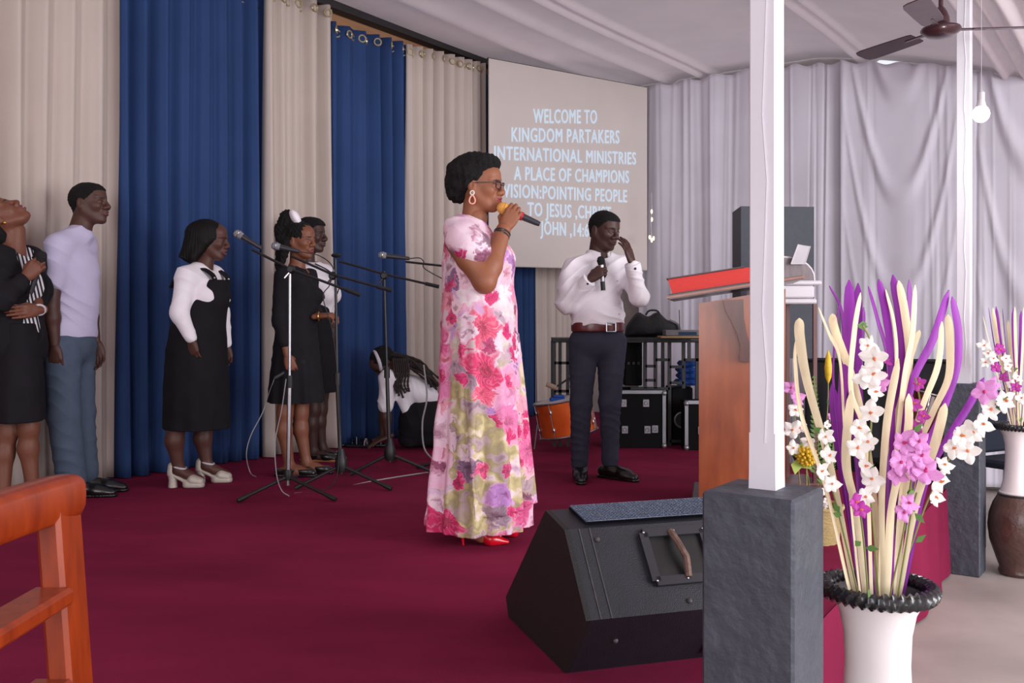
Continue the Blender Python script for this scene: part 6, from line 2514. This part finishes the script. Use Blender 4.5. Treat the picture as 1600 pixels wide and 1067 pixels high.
# ================================================================== woman at the far left, head thrown back
E = Person(22, 794, 'woman in a black jacket and striped blouse with her head thrown back', 'people on the stage')
P = E.P
skE, lipE = tone(122, 74, 56), tone(130, 60, 64)
RE = frame(math.radians(14), math.radians(64))
hc = P(1, 342, 0)
head, colh, eyes, T = build_head(hc, RE, 1.0, skE, lipE, True, P(22, 386, 0), .45, closed=True)
ye = math.radians(45)
fE, lE = V3(math.cos(ye), -math.sin(ye), 0), V3(math.sin(ye), math.cos(ye), 0)
shR, shL = P(-10, 408, -.12), P(50, 406, .12)
elR, wrR = P(-2, 470, -.24), P(42, 435, -.24)
elL, wrL = P(61, 452, .06), P(66, 484, -.12)
body = Shape()
torso(body, P(22, 530), P(22, 440), fE, lE, shL, shR, -.02, .85, neck=P(22, 392))
body.cap(P(24, 360), P(22, 396), .050, .058, .03)
arm(body, shR, elR, wrR, .82); arm(body, shL, elL, wrL, .82)
anR, anL = P(56, 770, -.02), P(2, 780, .02)
leg(body, P(34, 570, -.02), P(48, 670, -.02), anR, .90, 0, .03, (-.7, .7, 0)); leg(body, P(10, 560, .05), P(10, 675, .05), anL, .95, 0, .03, (-.7, .7, 0))
foot_prims(body, anR, (.8, -.6)); foot_prims(body, anL, (.8, -.6))
h1, h2 = Shape(), Shape()
d1 = nrm(P(64, 412, -.26) - P(42, 435, -.24))
hand_prims(h1, wrR, d1, V3(.35, .9, .1), -1, (45, 70, 45), 'grip', 1.0)
hand_prims(h2, wrL, nrm(P(28, 488, -.2) - P(66, 484, -.12)), V3(-.3, .9, 0), 1, (12, 18, 12), 'near', .98)
bm1, hm1, hm2 = body.mesh(.0095), h1.mesh(.0033), h2.mesh(.0033)
np_obj('body', [head, bm1, hm1, hm2], m_skin, E.root, [colh] + skin_cols(skE, bm1, hm1, hm2))
S = Shape()
S.ell(T(-.035, 0, .035), [.092, .082, .088], RE, .02)
S.ell(T(-.085, 0, -.02), [.05, .07, .07], RE, .03)
S.ell(T(.10, 0, -.01), [.072, .068, .085], RE, .012, 's')
S.ell(T(.06, 0, -.09), [.088, .13, .085], RE, .012, 's')
np_obj('hair', [S.mesh(.0045, lambda Q: .002 * wob(5, 200, 7)(Q))], m_hair, E.root)
S = Shape()
torso(S, P(22, 520), P(22, 440), fE, lE, shL, shR, .012, .9, 1.0, .8, neck=P(22, 398))
S.ell(P(26, 388, 0) + fE * .02, (.07, .07, .035), frame(ye, math.radians(-25)), .01, 's')
S.cut(P(22, 520), (0, 0, -1))
np_obj('striped_blouse', [S.mesh(.006)], m_stripe, E.root)
S = Shape()
torso(S, P(22, 540), P(22, 442), fE, lE, shL, shR, .030, .95, 1.05, .8, neck=P(22, 404))
S.cap(shR, elR, .066, .058, .03); S.cap(elR, V3(*elR) + (V3(*wrR) - V3(*elR)) * .80, .058, .047, .03)
S.cap(shL, elL, .066, .060, .03); S.cap(elL, V3(*elL) + (V3(*wrL) - V3(*elL)) * .55, .060, .050, .03)
fr = P(20, 425, 0) + fE * .17
S.cap(fr + V3(0, 0, .10), fr + V3(.01, 0, -.10), .105, .055, .01, 's')
S.cap(fr + V3(.01, 0, -.10), fr + V3(.0, 0, -.30), .055, .075, .01, 's')
S.ell(P(24, 384, 0) + fE * .02, (.10, .10, .05), frame(ye, math.radians(-25)), .01, 's')
S.cut(P(22, 600), (0, 0, -1))
np_obj('jacket', [S.mesh(.006, creases(25, .005, 36, (.4, .2, 1)))], m_black, E.root)
S = Shape()
rows_loft(S, E, [(657, -26, 78, .20), (600, -24, 77, .20), (540, -18, 72, .18), (505, -10, 64, .16)], pleats(6, .03, P(0, 540)[2], .4))
np_obj('skirt', [S.mesh(.0065)], m_black, E.root)
mb = MB(); mb.torus(V3(*wrL) - nrm(V3(*wrL) - V3(*elL)) * .0, .031, .006, nrm(V3(*wrL) - V3(*elL)), 20, 8); mb.build('bracelet', m_silver, E.root, True)
mb = MB(); mb.ball(T(-.012, -.086, -.045), .009, None, 10, 8); mb.build('earring', m_gold, E.root, True)
flat_shoe(E.root, anR, (.8, -.6, 0), m_leather, .26, .06); flat_shoe(E.root, anL, (.8, -.6, 0), m_leather, .26, .06)
c0 = V3(*wrR) + d1 * .088 + nrm(V3(.35, .9, .1)) * .03
ax_ = nrm(V3(.25, -.1, .95))
microphone(E.W(c0 + ax_ * .075), E.W(c0 - ax_ * .155), 'dark-headed microphone held by the woman in the striped blouse', None, m_dkgrille, .026)

# ================================================================== woman in the black pinafore
G = Person(308, 757, 'woman in a black pinafore over a white blouse with silver platform heels', 'people on the stage')
P = G.P
skG, lipG = tone(88, 54, 46), tone(120, 62, 62)
RG = frame(math.radians(16), math.radians(-6))
hc = P(330, 375, 0)
head, colh, eyes, T = build_head(hc, RG, 1.0, skG, lipG, True, P(318, 424, 0), .5, closed=True, jaw=1.1)
yg = math.radians(30)
fG, lG = V3(math.cos(yg), -math.sin(yg), 0), V3(math.sin(yg), math.cos(yg), 0)
shR, shL = P(290, 432, -.12), P(336, 430, .12)
elR, wrR = P(279, 490, -.17), P(299, 530, -.19)
elL, wrL = P(348, 492, .16), P(356, 540, .12)
body = Shape()
torso(body, P(305, 535), P(314, 455), fG, lG, shL, shR, -.015, .95, 1, .9, neck=P(316, 412))
body.cap(P(322, 405), P(317, 422), .052, .06, .03)
arm(body, shR, elR, wrR, .84); arm(body, shL, elL, wrL, .84)
anR, anL = P(278, 733, -.07), P(324, 728, .06)
leg(body, P(295, 570, -.08), P(274, 665, -.08), anR, .95); leg(body, P(318, 570, .08), P(320, 665, .07), anL, .95)
for an in (anR, anL):
    body.cap(an, an + V3(.05, -.01, -.03), .033, .030, .02)
    body.cap(an + V3(.05, -.01, -.03), an + V3(.125, -.02, -.058), .030, .022, .02)
h1, h2 = Shape(), Shape()
hand_prims(h1, wrR, (.15, -.02, -1), (.6, .8, 0), 1, (22, 32, 22), 'near', .95)
hand_prims(h2, wrL, (.1, -.1, -1), (-.2, -.9, 0), -1, (25, 35, 25), 'near', .92)
bm1, hm1, hm2 = body.mesh(.0095), h1.mesh(.0034), h2.mesh(.0036)
np_obj('body', [head, bm1, hm1, hm2], m_skin, G.root, [colh] + skin_cols(skG, bm1, hm1, hm2))
S = Shape()
S.ell(T(-.020, 0, .034), [.104, .086, .092], RG, .02)
S.cap(P(310, 368, -.02), P(292, 404, -.02), .080, .050, .05)
S.cap(P(312, 372, .04), P(300, 405, .04), .07, .045, .05)
S.cap(P(318, 380, -.07), P(302, 402, -.075), .036, .024, .03)
S.ell(T(.108, 0, -.005), [.066, .064, .080], RG, .012, 's')
S.ell(T(.075, 0, -.085), [.085, .12, .080], RG, .012, 's')
S.cut(P(294, 410), (-.55, 0, -1))
ws = wob(15, 60, 6)
np_obj('hair', [S.mesh(.0045, lambda Q: .0009 * np.sin(Q[:, 0] * 420 + 3 * ws(Q)) + .003 * ws(Q))], m_hairs, G.root)
S = Shape()
torso(S, P(306, 530), P(314, 456), fG, lG, shL, shR, .008, .98, 1, .95, neck=P(317, 420))
for s0, e0, w0 in ((shR, elR, wrR), (shL, elL, wrL)):
    S.cap(s0, e0, .060, .054, .03); S.cap(e0, V3(*e0) + (V3(*w0) - V3(*e0)) * .93, .054, .037, .02)
S.ell(P(324, 412, 0) + fG * .03, (.065, .06, .034), frame(yg, math.radians(-30)), .008, 's')
np_obj('blouse', [S.mesh(.0055, creases(44, .004, 40, (.3, .2, 1)))], m_white, G.root)
S = Shape()
rows_loft(S, G, [(669, 251, 364, .20), (600, 252, 361, .20), (545, 256, 359, .195), (510, 264, 357, .18), (480, 274, 359, .17), (462, 282, 362, .165), (448, 296, 361, .15), (437, 312, 356, .12)],
          pleats(7, .022, P(0, 540)[2], .45))
S.ell(P(340, 466, -.055), (.075, .075, .07), None, .03)
S.ell(P(345, 466, .06), (.075, .075, .07), None, .03)
S.cut(P(300, 462, -.15), nrm(V3(-.75, -.25, .8)))
pf = np_obj('pinafore', [S.mesh(.006, creases(51, .003, 26, (1, .3, .1)))], m_black, G.root)
for sy in (-1, 1):
    pts = [P(335, 446, 0) + fG * .06 + lG * sy * .075, P(326, 430, 0) + fG * .075 + lG * sy * .085, P(318, 420, 0) + fG * .02 + lG * sy * .085, P(306, 428, 0) - fG * .06 + lG * sy * .08, P(300, 450, 0) - fG * .10 + lG * sy * .07]
    mb = MB()
    for a, b_ in zip(spline(pts, 5)[:-1], spline(pts, 5)[1:]):
        mb.bar(a, b_, .010, .040, Vector(lG) * 1.0 + Vector((0, 0, .2)))
    st_ = mb.build('strap', m_black, G.root)
    mb = MB(); mb.ball(pts[1] - V3(0, 0, .02) + fG * .014, .008, None, 8, 6); mb.build('strap_button', m_steel, st_, True)


def platform_shoe(root, an, td):
    an = V3(*an); td = nrm(td)
    sd = np.cross(td, V3(0, 0, 1))
    b = V3(an[0], an[1], 0)
    S = Shape()
    S.cap(b + td * .06 + V3(0, 0, .018), b + td * .125 + V3(0, 0, .016), .035, .030, .01, 'u', (sd, 1.1))
    S.cap(b - td * .03 + V3(0, 0, .075), b + td * .06 + V3(0, 0, .030), .027, .028, .015, 'u', (V3(0, 0, 1), .45))
    S.cut((0, 0, .001), (0, 0, -1))
    o = np_obj('platform_shoe', [S.mesh(.0045)], m_silvshoe, root)
    S = Shape()
    S.cap(b + td * .085 + V3(0, 0, .045), b + td * .125 + V3(0, 0, .034), .034, .028, .01, 'u', (sd, 1.15))
    S.ell(b + td * .168 + V3(0, 0, .03), (.022, .022, .012), None, .004, 's')
    np_obj('toe_band', [S.mesh(.0045)], m_silvshoe, o)
    mb = MB(); mb.lathe([(.027, .001), (.024, .04), (.029, .08)], 14, b - td * .035); mb.build('block_heel', m_silvshoe, o, True)
    S = Shape()
    S.cap(b - td * .04 + V3(0, 0, .085), b - td * .035 + V3(0, 0, .125), .030, .030, .01)
    S.cap(b + V3(0, 0, .10) - td * .01, b + V3(0, 0, .14) - td * .01, .032, .032, .005, 's')
    np_obj('heel_cup', [S.mesh(.0045)], m_silvshoe, o)
    mb = MB(); mb.torus(an + td * .006 + V3(0, 0, .018), .038, .006, td * .25 + V3(0, 0, 1), 20, 6); mb.build('ankle_strap', m_silver, o, True)


platform_shoe(G.root, anR, V3(1, -.35, 0)); platform_shoe(G.root, anL, V3(1, -.25, 0))

# ================================================================== singer in front of the pair
H = Person(466, 742, 'woman in a black dress with a hair bun holding a microphone down by her side', 'people on the stage')
P = H.P
skH, lipH = tone(128, 78, 57), tone(150, 70, 66)
RHh = frame(math.radians(40), math.radians(-2))
hc = P(470, 376, -.02)
head, colh, eyes, T = build_head(hc, RHh, .98, skH, lipH, True, P(464, 426, 0), 0.15)
yh = math.radians(45)
fH, lH = V3(math.cos(yh), -math.sin(yh), 0), V3(math.sin(yh), math.cos(yh), 0)
shR, shL = P(442, 432, -.08), P(484, 432, .10)
elR, wrR = P(437, 500, -.13), P(449, 556, -.17)
elL, wrL = P(496, 484, .02), P(499, 494, -.12)
elL = P(490, 488, .06)
body = Shape()
torso(body, P(462, 540), P(462, 460), fH, lH, shL, shR, -.02, .85, .95, .8, neck=P(463, 416))
body.cap(P(466, 405), P(463, 424), .047, .055, .03)
arm(body, shR, elR, wrR, .84); arm(body, shL, elL, wrL, .84)
anR, anL = P(452, 728, -.05), P(479, 722, .05)
leg(body, P(455, 560, -.04), P(445, 645, -.06), anR, .88); leg(body, P(472, 560, .04), P(470, 645, .05), anL, .88)
foot_prims(body, anR, (1, -.3)); foot_prims(body, anL, (1, -.3))
h1, h2 = Shape(), Shape()
d1 = nrm(V3(.30, -.1, -.95))
hand_prims(h1, wrR, d1, V3(.1, 1, 0), -1, (50, 75, 45), 'grip', .95)
hand_prims(h2, wrL, nrm(V3(.85, -.3, .1)), V3(.1, .2, -1), -1, (40, 55, 35), 'near', .95)
bm1, hm1, hm2 = body.mesh(.0095), h1.mesh(.0034), h2.mesh(.0034)
np_obj('body', [head, bm1, hm1, hm2], m_skin, H.root, [colh] + skin_cols(skH, bm1, hm1, hm2))
add_eyes(H.root, eyes)
S = Shape()
S.ell(T(-.016, 0, .036), [.102, .083, .092], RHh, .02)
S.ell(P(449, 344, .02), (.055, .058, .068), None, .03)
S.ell(P(440, 362, .03), (.05, .05, .07), None, .03)
S.cap(P(442, 375, .0), P(436, 418, .02), .045, .028, .03)
S.cap(P(448, 380, -.05), P(440, 412, -.04), .030, .020, .02)
S.ell(T(.105, 0, -.01), [.068, .064, .080], RHh, .012, 's')
S.ell(T(.06, 0, -.09), [.088, .13, .085], RHh, .012, 's')
for y in (-1, 1):
    S.ell(T(.020, y * .090, -.012), [.034, .030, .036], RHh, .008, 's')
w9 = wob(29, 220, 8)
np_obj('hair', [S.mesh(.0045, lambda Q: .003 * w9(Q))], m_hair, H.root)
S = Shape()
S.ell(P(461, 340, -.012), (.030, .062, .056), Rm(V3(.85, 0, .5), V3(0, 1, 0), V3(-.5, 0, .85)), .01)
bo_ = np_obj('hair_band', [S.mesh(.004)], m_white, H.root)
bo_['label'] = 'white satin band around the bun'
dn = pleats(9, .045, P(0, 505)[2], .5)
S = Shape()
rows_loft(S, H, [(628, 418, 508, .19), (590, 421, 504, .18), (545, 425, 500, .165), (505, 430, 496, .14), (475, 431, 496, .145), (450, 434, 494, .15), (435, 440, 488, .12), (422, 450, 480, .085), (415, 454, 474, .07)], dn)
for y in (-1, 1):
    S.ell(P(476, 462, 0) + lH * y * .065 + fH * .02, (.07, .07, .065), None, .03)
S.cap(shR, elR, .058, .052, .03); S.cap(elR, V3(*elR) + (V3(*wrR) - V3(*elR)) * .62, .052, .043, .02)
S.cap(shL, elL, .058, .052, .03); S.cap(elL, V3(*elL) + (V3(*wrL) - V3(*elL)) * .7, .052, .042, .02)
S.ell(P(468, 412, -.02), (.055, .055, .04), None, .008, 's')
S.cap(P(471, 418, -.09), P(473, 438, -.15), .022, .012, .008, 's')
np_obj('dress', [S.mesh(.006, creases(61, .004, 36, (.5, .2, 1)))], m_black, H.root)
flat_shoe(H.root, anR, (1, -.3, 0), m_leather, .25, .05); flat_shoe(H.root, anL, (1, -.3, 0), m_leather, .25, .05)
mb = MB(); mb.torus(wrL, .027, .004, (1, -.2, 0), 18, 6); mb.build('bracelet', m_gold, H.root, True)
c0 = V3(*wrR) + d1 * .082 + nrm(V3(.1, 1, 0)) * .030
ax_ = nrm(V3(.86, 0, .5))
mic_h, mic_t = H.W(c0 + ax_ * .10), H.W(c0 - ax_ * .125)
microphone(mic_h, mic_t, 'dark-headed microphone held low by the singer with the hair bun', None, m_dkgrille, .026)
cable([mic_t, at(420, 615, H.d - .1), at(410, 645, H.d - .15), at(392, 680, H.d - .2), at(385, 710, H.d - .3), at(391, 738, 5.75), at(400, 745, 6.08)], 'thin cable hanging from the microphone of the singer with the bun', .003, m_cablegrey)
cable([at(447, 592, dA - .03), at(440, 640, dA - .03), at(430, 690, dA - .03), at(432, 740, dA - .06), at(440, 766, dA - .05), at(452, 775, dA - .04)], 'thin cable looping beside the chrome stand', .003, m_cablegrey)

# ================================================================== singer behind
I_ = Person(494, 719, 'woman in a white blouse and black skirt half hidden behind the singer with the bun', 'people on the stage')
P = I_.P
skI, lipI = tone(70, 46, 40), tone(76, 44, 46)
RI = frame(math.radians(22), 0)
hc = P(485, 368, 0)
head, colh, eyes, T = build_head(hc, RI, 1.05, skI, lipI, True, P(480, 416, 0), 0, nose=1.15)
shR, shL = P(478, 428, -.10), P(508, 427, .12)
elR, wrR = P(478, 485, -.10), P(500, 510, -.05)
elL, wrL = P(512, 485, .15), P(520, 520, .1)
fI, lI = V3(math.cos(.4), -math.sin(.4), 0), V3(math.sin(.4), math.cos(.4), 0)
body = Shape()
torso(body, P(492, 540), P(494, 455), fI, lI, shL, shR, -.02, .85, 1, .7, neck=P(483, 410))
arm(body, shR, elR, wrR, .84); arm(body, shL, elL, wrL, .84)
anR, anL = P(489, 705, -.05), P(503, 698, .06)
leg(body, P(488, 570, -.06), P(489, 640, -.06), anR, .95); leg(body, P(502, 570, .06), P(500, 640, .06), anL, .95)
foot_prims(body, anR, (1, -.35)); foot_prims(body, anL, (1, -.3))
h1, h2 = Shape(), Shape()
hand_prims(h1, wrR, (.5, -.2, -.8), (.3, .9, 0), 1, (22, 30, 20), 'near', .95)
hand_prims(h2, wrL, (.1, -.1, -1), (-.3, -.9, 0), -1, (22, 30, 20), 'near', .95)
bm1, hm1, hm2 = body.mesh(.0105), h1.mesh(.004), h2.mesh(.004)
np_obj('body', [head, bm1, hm1, hm2], m_skin, I_.root, [colh] + skin_cols(skI, bm1, hm1, hm2))
add_eyes(I_.root, eyes)
np_obj('hair', [hair_cap(T, RI, 1.05, hc, .012, .004)], m_hair, I_.root)
S = Shape()
torso(S, P(492, 520), P(496, 452), fI, lI, shL, shR, .012, .95, 1, .9, neck=P(486, 418))
S.cap(shL, elL, .062, .055, .03); S.cap(shR, elR, .062, .055, .03)
S.cut(P(0, 500), (0, 0, -1)); S.ell(P(486, 405), (.06, .06, .035), None, .01, 's')
np_obj('blouse', [S.mesh(.006, creases(71, .005, 40, (.4, .2, 1)))], m_white, I_.root)
mb = MB()
pts = spline([P(486, 412, -.07) + fI * .03, P(497, 425, -.06) + fI * .09, P(505, 445, -.05) + fI * .12, P(503, 462, -.04) + fI * .11], 6)
for a, b_ in zip(pts[:-1], pts[1:]):
    mb.bar(a, b_, .008, .02, (0, -1, 0))
mb.build('neck_tie', m_black, I_.root)
S = Shape()
rows_loft(S, I_, [(612, 458, 529, .17), (560, 462, 526, .165), (510, 468, 520, .15), (468, 474, 516, .135)], pleats(6, .03, P(0, 520)[2], .4))
np_obj('skirt', [S.mesh(.0065)], m_black, I_.root)
m_cork = M('cork_sole', srgb(170, 112, 66), .7, .2, 40)
flat_shoe(I_.root, anR, (1, -.35, 0), m_leather, .25, .055, 1.0, 'sandal', m_cork); flat_shoe(I_.root, anL, (1, -.3, 0), m_leather, .25, .055, 1.0, 'sandal', m_cork)

# ================================================================== kneeling woman with braids
J = Person(642, 700, 'kneeling woman with long braids bent forward, propped on one arm by the blue curtain', 'people on the stage')
P = J.P
skJ, lipJ = tone(84, 54, 46), tone(90, 50, 50)
RJ = frame(math.radians(168), math.radians(-58))
hc = P(600, 566, -.02)
head, colh, eyes, T = build_head(hc, RJ, .98, skJ, lipJ, True, P(618, 582, 0), 0, closed=True, h=.004)
sh1, sh2 = P(606, 592, -.13), P(612, 590, .14)
el1, wr1 = P(602, 638, -.14), P(606, 682, -.14)
el2, wr2 = P(600, 640, .14), P(598, 682, .14)
body = Shape()
body.ell(P(640, 610), (.15, .11, .09), Rm(V3(.9, 0, -.42), V3(0, 1, 0), V3(.42, 0, .9)), .05)
body.cap(sh1, sh2, .06, .06, .05)
body.cap(P(612, 575), P(620, 592), .05, .06, .03)
arm(body, sh1, el1, wr1, .95); arm(body, sh2, el2, wr2, .95)
h1, h2 = Shape(), Shape()
hand_prims(h1, wr1, (-.75, -.2, -.25), (-.2, 0, -1), 1, (12, 12, 8), 'open', .95)
hand_prims(h2, wr2, (-.75, .1, -.25), (-.2, 0, -1), -1, (12, 12, 8), 'open', .95)
k1, k2 = P(640, 680, -.1), P(640, 680, .12)
for k_, y in ((k1, -.1), (k2, .12)):
    body.cap(P(660, 655, y), k_, .05, .05, .03)
    body.cap(k_, P(680, 690, y), .045, .03, .03)
bm1, hm1, hm2 = body.mesh(.0105), h1.mesh(.004), h2.mesh(.004)
np_obj('body', [head, bm1, hm1, hm2], m_skin, J.root, [colh] + skin_cols(skJ, bm1, hm1, hm2))
S = Shape()
S.ell(P(648, 610), (.21, .155, .115), Rm(V3(.9, 0, -.42), V3(0, 1, 0), V3(.42, 0, .9)), .05)
S.cap(sh1, sh2, .075, .075, .05)
S.cap(sh1, P(602, 634, -.14), .066, .062, .03); S.cap(sh2, P(602, 634, .14), .066, .062, .03)
S.cap(P(630, 622, -.08), P(636, 648, -.10), .06, .03, .05)
np_obj('blouse', [S.mesh(.006, creases(81, .007, 44, (1, .2, .4)))], m_white, J.root)
S = Shape()
S.ell(P(662, 655), (.195, .20, .185), None, .05)
S.cap(P(645, 665, -.08), P(638, 684, -.08), .11, .08, .05); S.cap(P(645, 665, .1), P(638, 684, .1), .11, .08, .05)
S.cap(P(660, 685, -.08), P(700, 690, -.08), .06, .05, .04); S.cap(P(660, 685, .1), P(700, 690, .1), .06, .05, .04)
S.cut((0, 0, .004), (0, 0, -1))
np_obj('skirt', [S.mesh(.007, creases(91, .004, 30, (1, .3, .3)))], m_black, J.root)
S = Shape()
S.ell(T(-.02, 0, .03), [.102, .085, .092], RJ, .02)
S.ell(T(.11, 0, -.01), [.066, .064, .080], RJ, .012, 's'); S.ell(T(.06, 0, -.09), [.088, .13, .085], RJ, .012, 's')
np_obj('hair', [S.mesh(.005, lambda Q: .003 * wob(95, 160, 6)(Q))], m_hair, J.root)
rj = random.Random(3)
for i in range(34):
    t = i / 33
    y0 = rj.uniform(-.10, .08)
    if i < 26:
        top = P(606 + 12 * rj.random(), 549 + 8 * rj.random(), y0 * .6)
        m1 = P(632 + rj.uniform(-6, 6), 556 + 14 * t + rj.uniform(-4, 4), y0 - .10 * t)
        m2_ = P(660 + rj.uniform(-6, 6), 570 + 18 * t + rj.uniform(-4, 4), y0 - .10 * t)
        en = P(676 + rj.uniform(-8, 14), 594 + 16 * t + rj.uniform(-5, 5), y0 - .12 * t)
        pts = [top, m1, m2_, en]
    else:
        x = 614 + (i - 26) * 3.2
        pts = [P(x, 560, -.14), P(x + 2, 580, -.17), P(x + 4 * rj.uniform(-1, 1), 600, -.18), P(x + 3, 612 + rj.uniform(-6, 10), -.175)]
    sp_ = spline(pts, 8)
    mb = MB(); mb.tube(sp_, [.0085 + .002 * math.sin(k * 1.9) for k in range(len(sp_))], 6); mb.build('braid', m_braid, J.root, True)
mb = MB(); mb.torus(T(.02, 0, .05), .080, .014, RJ @ V3(.75, 0, .65), 24, 8); mb.build('hair_band', m_drape, J.root, True, 'pale cloth hair band')

# ------------------------------------------------------------------ slippers left on the carpet
def slipper(px, py, rz, label):
    d = F / (py - 500.0)
    r = empty('slipper', (at(px, py, d).x, d, STAGE), rz, label, 'slipper', 'slippers by the curtain')
    S = Shape()
    S.cap((-.09, 0, .014), (.08, 0, .014), .040, .046, .01)
    S.cut((0, 0, .024), (0, 0, 1)).cut((0, 0, .001), (0, 0, -1))
    np_obj('sole', [S.mesh(.006)], m_leather, r)
    for k, x in enumerate((.01, .045, .08)):
        mb = MB()
        pts = [(x, .046 * math.cos(a), .022 + .038 * math.sin(a)) for a in np.linspace(0, PI, 9)]
        for a, b_ in zip(pts[:-1], pts[1:]):
            mb.bar(a, b_, .026, .004, (1, 0, 0))
        mb.build('strap', m_leather if k != 1 else m_silver, r)


slipper(548, 697, .2, 'leftmost black slipper with a pale strap by the curtain hem')
slipper(563, 699, -.1, 'second slipper from the left by the curtain hem')
slipper(586, 698, .15, 'black slipper nearest the kneeling woman')
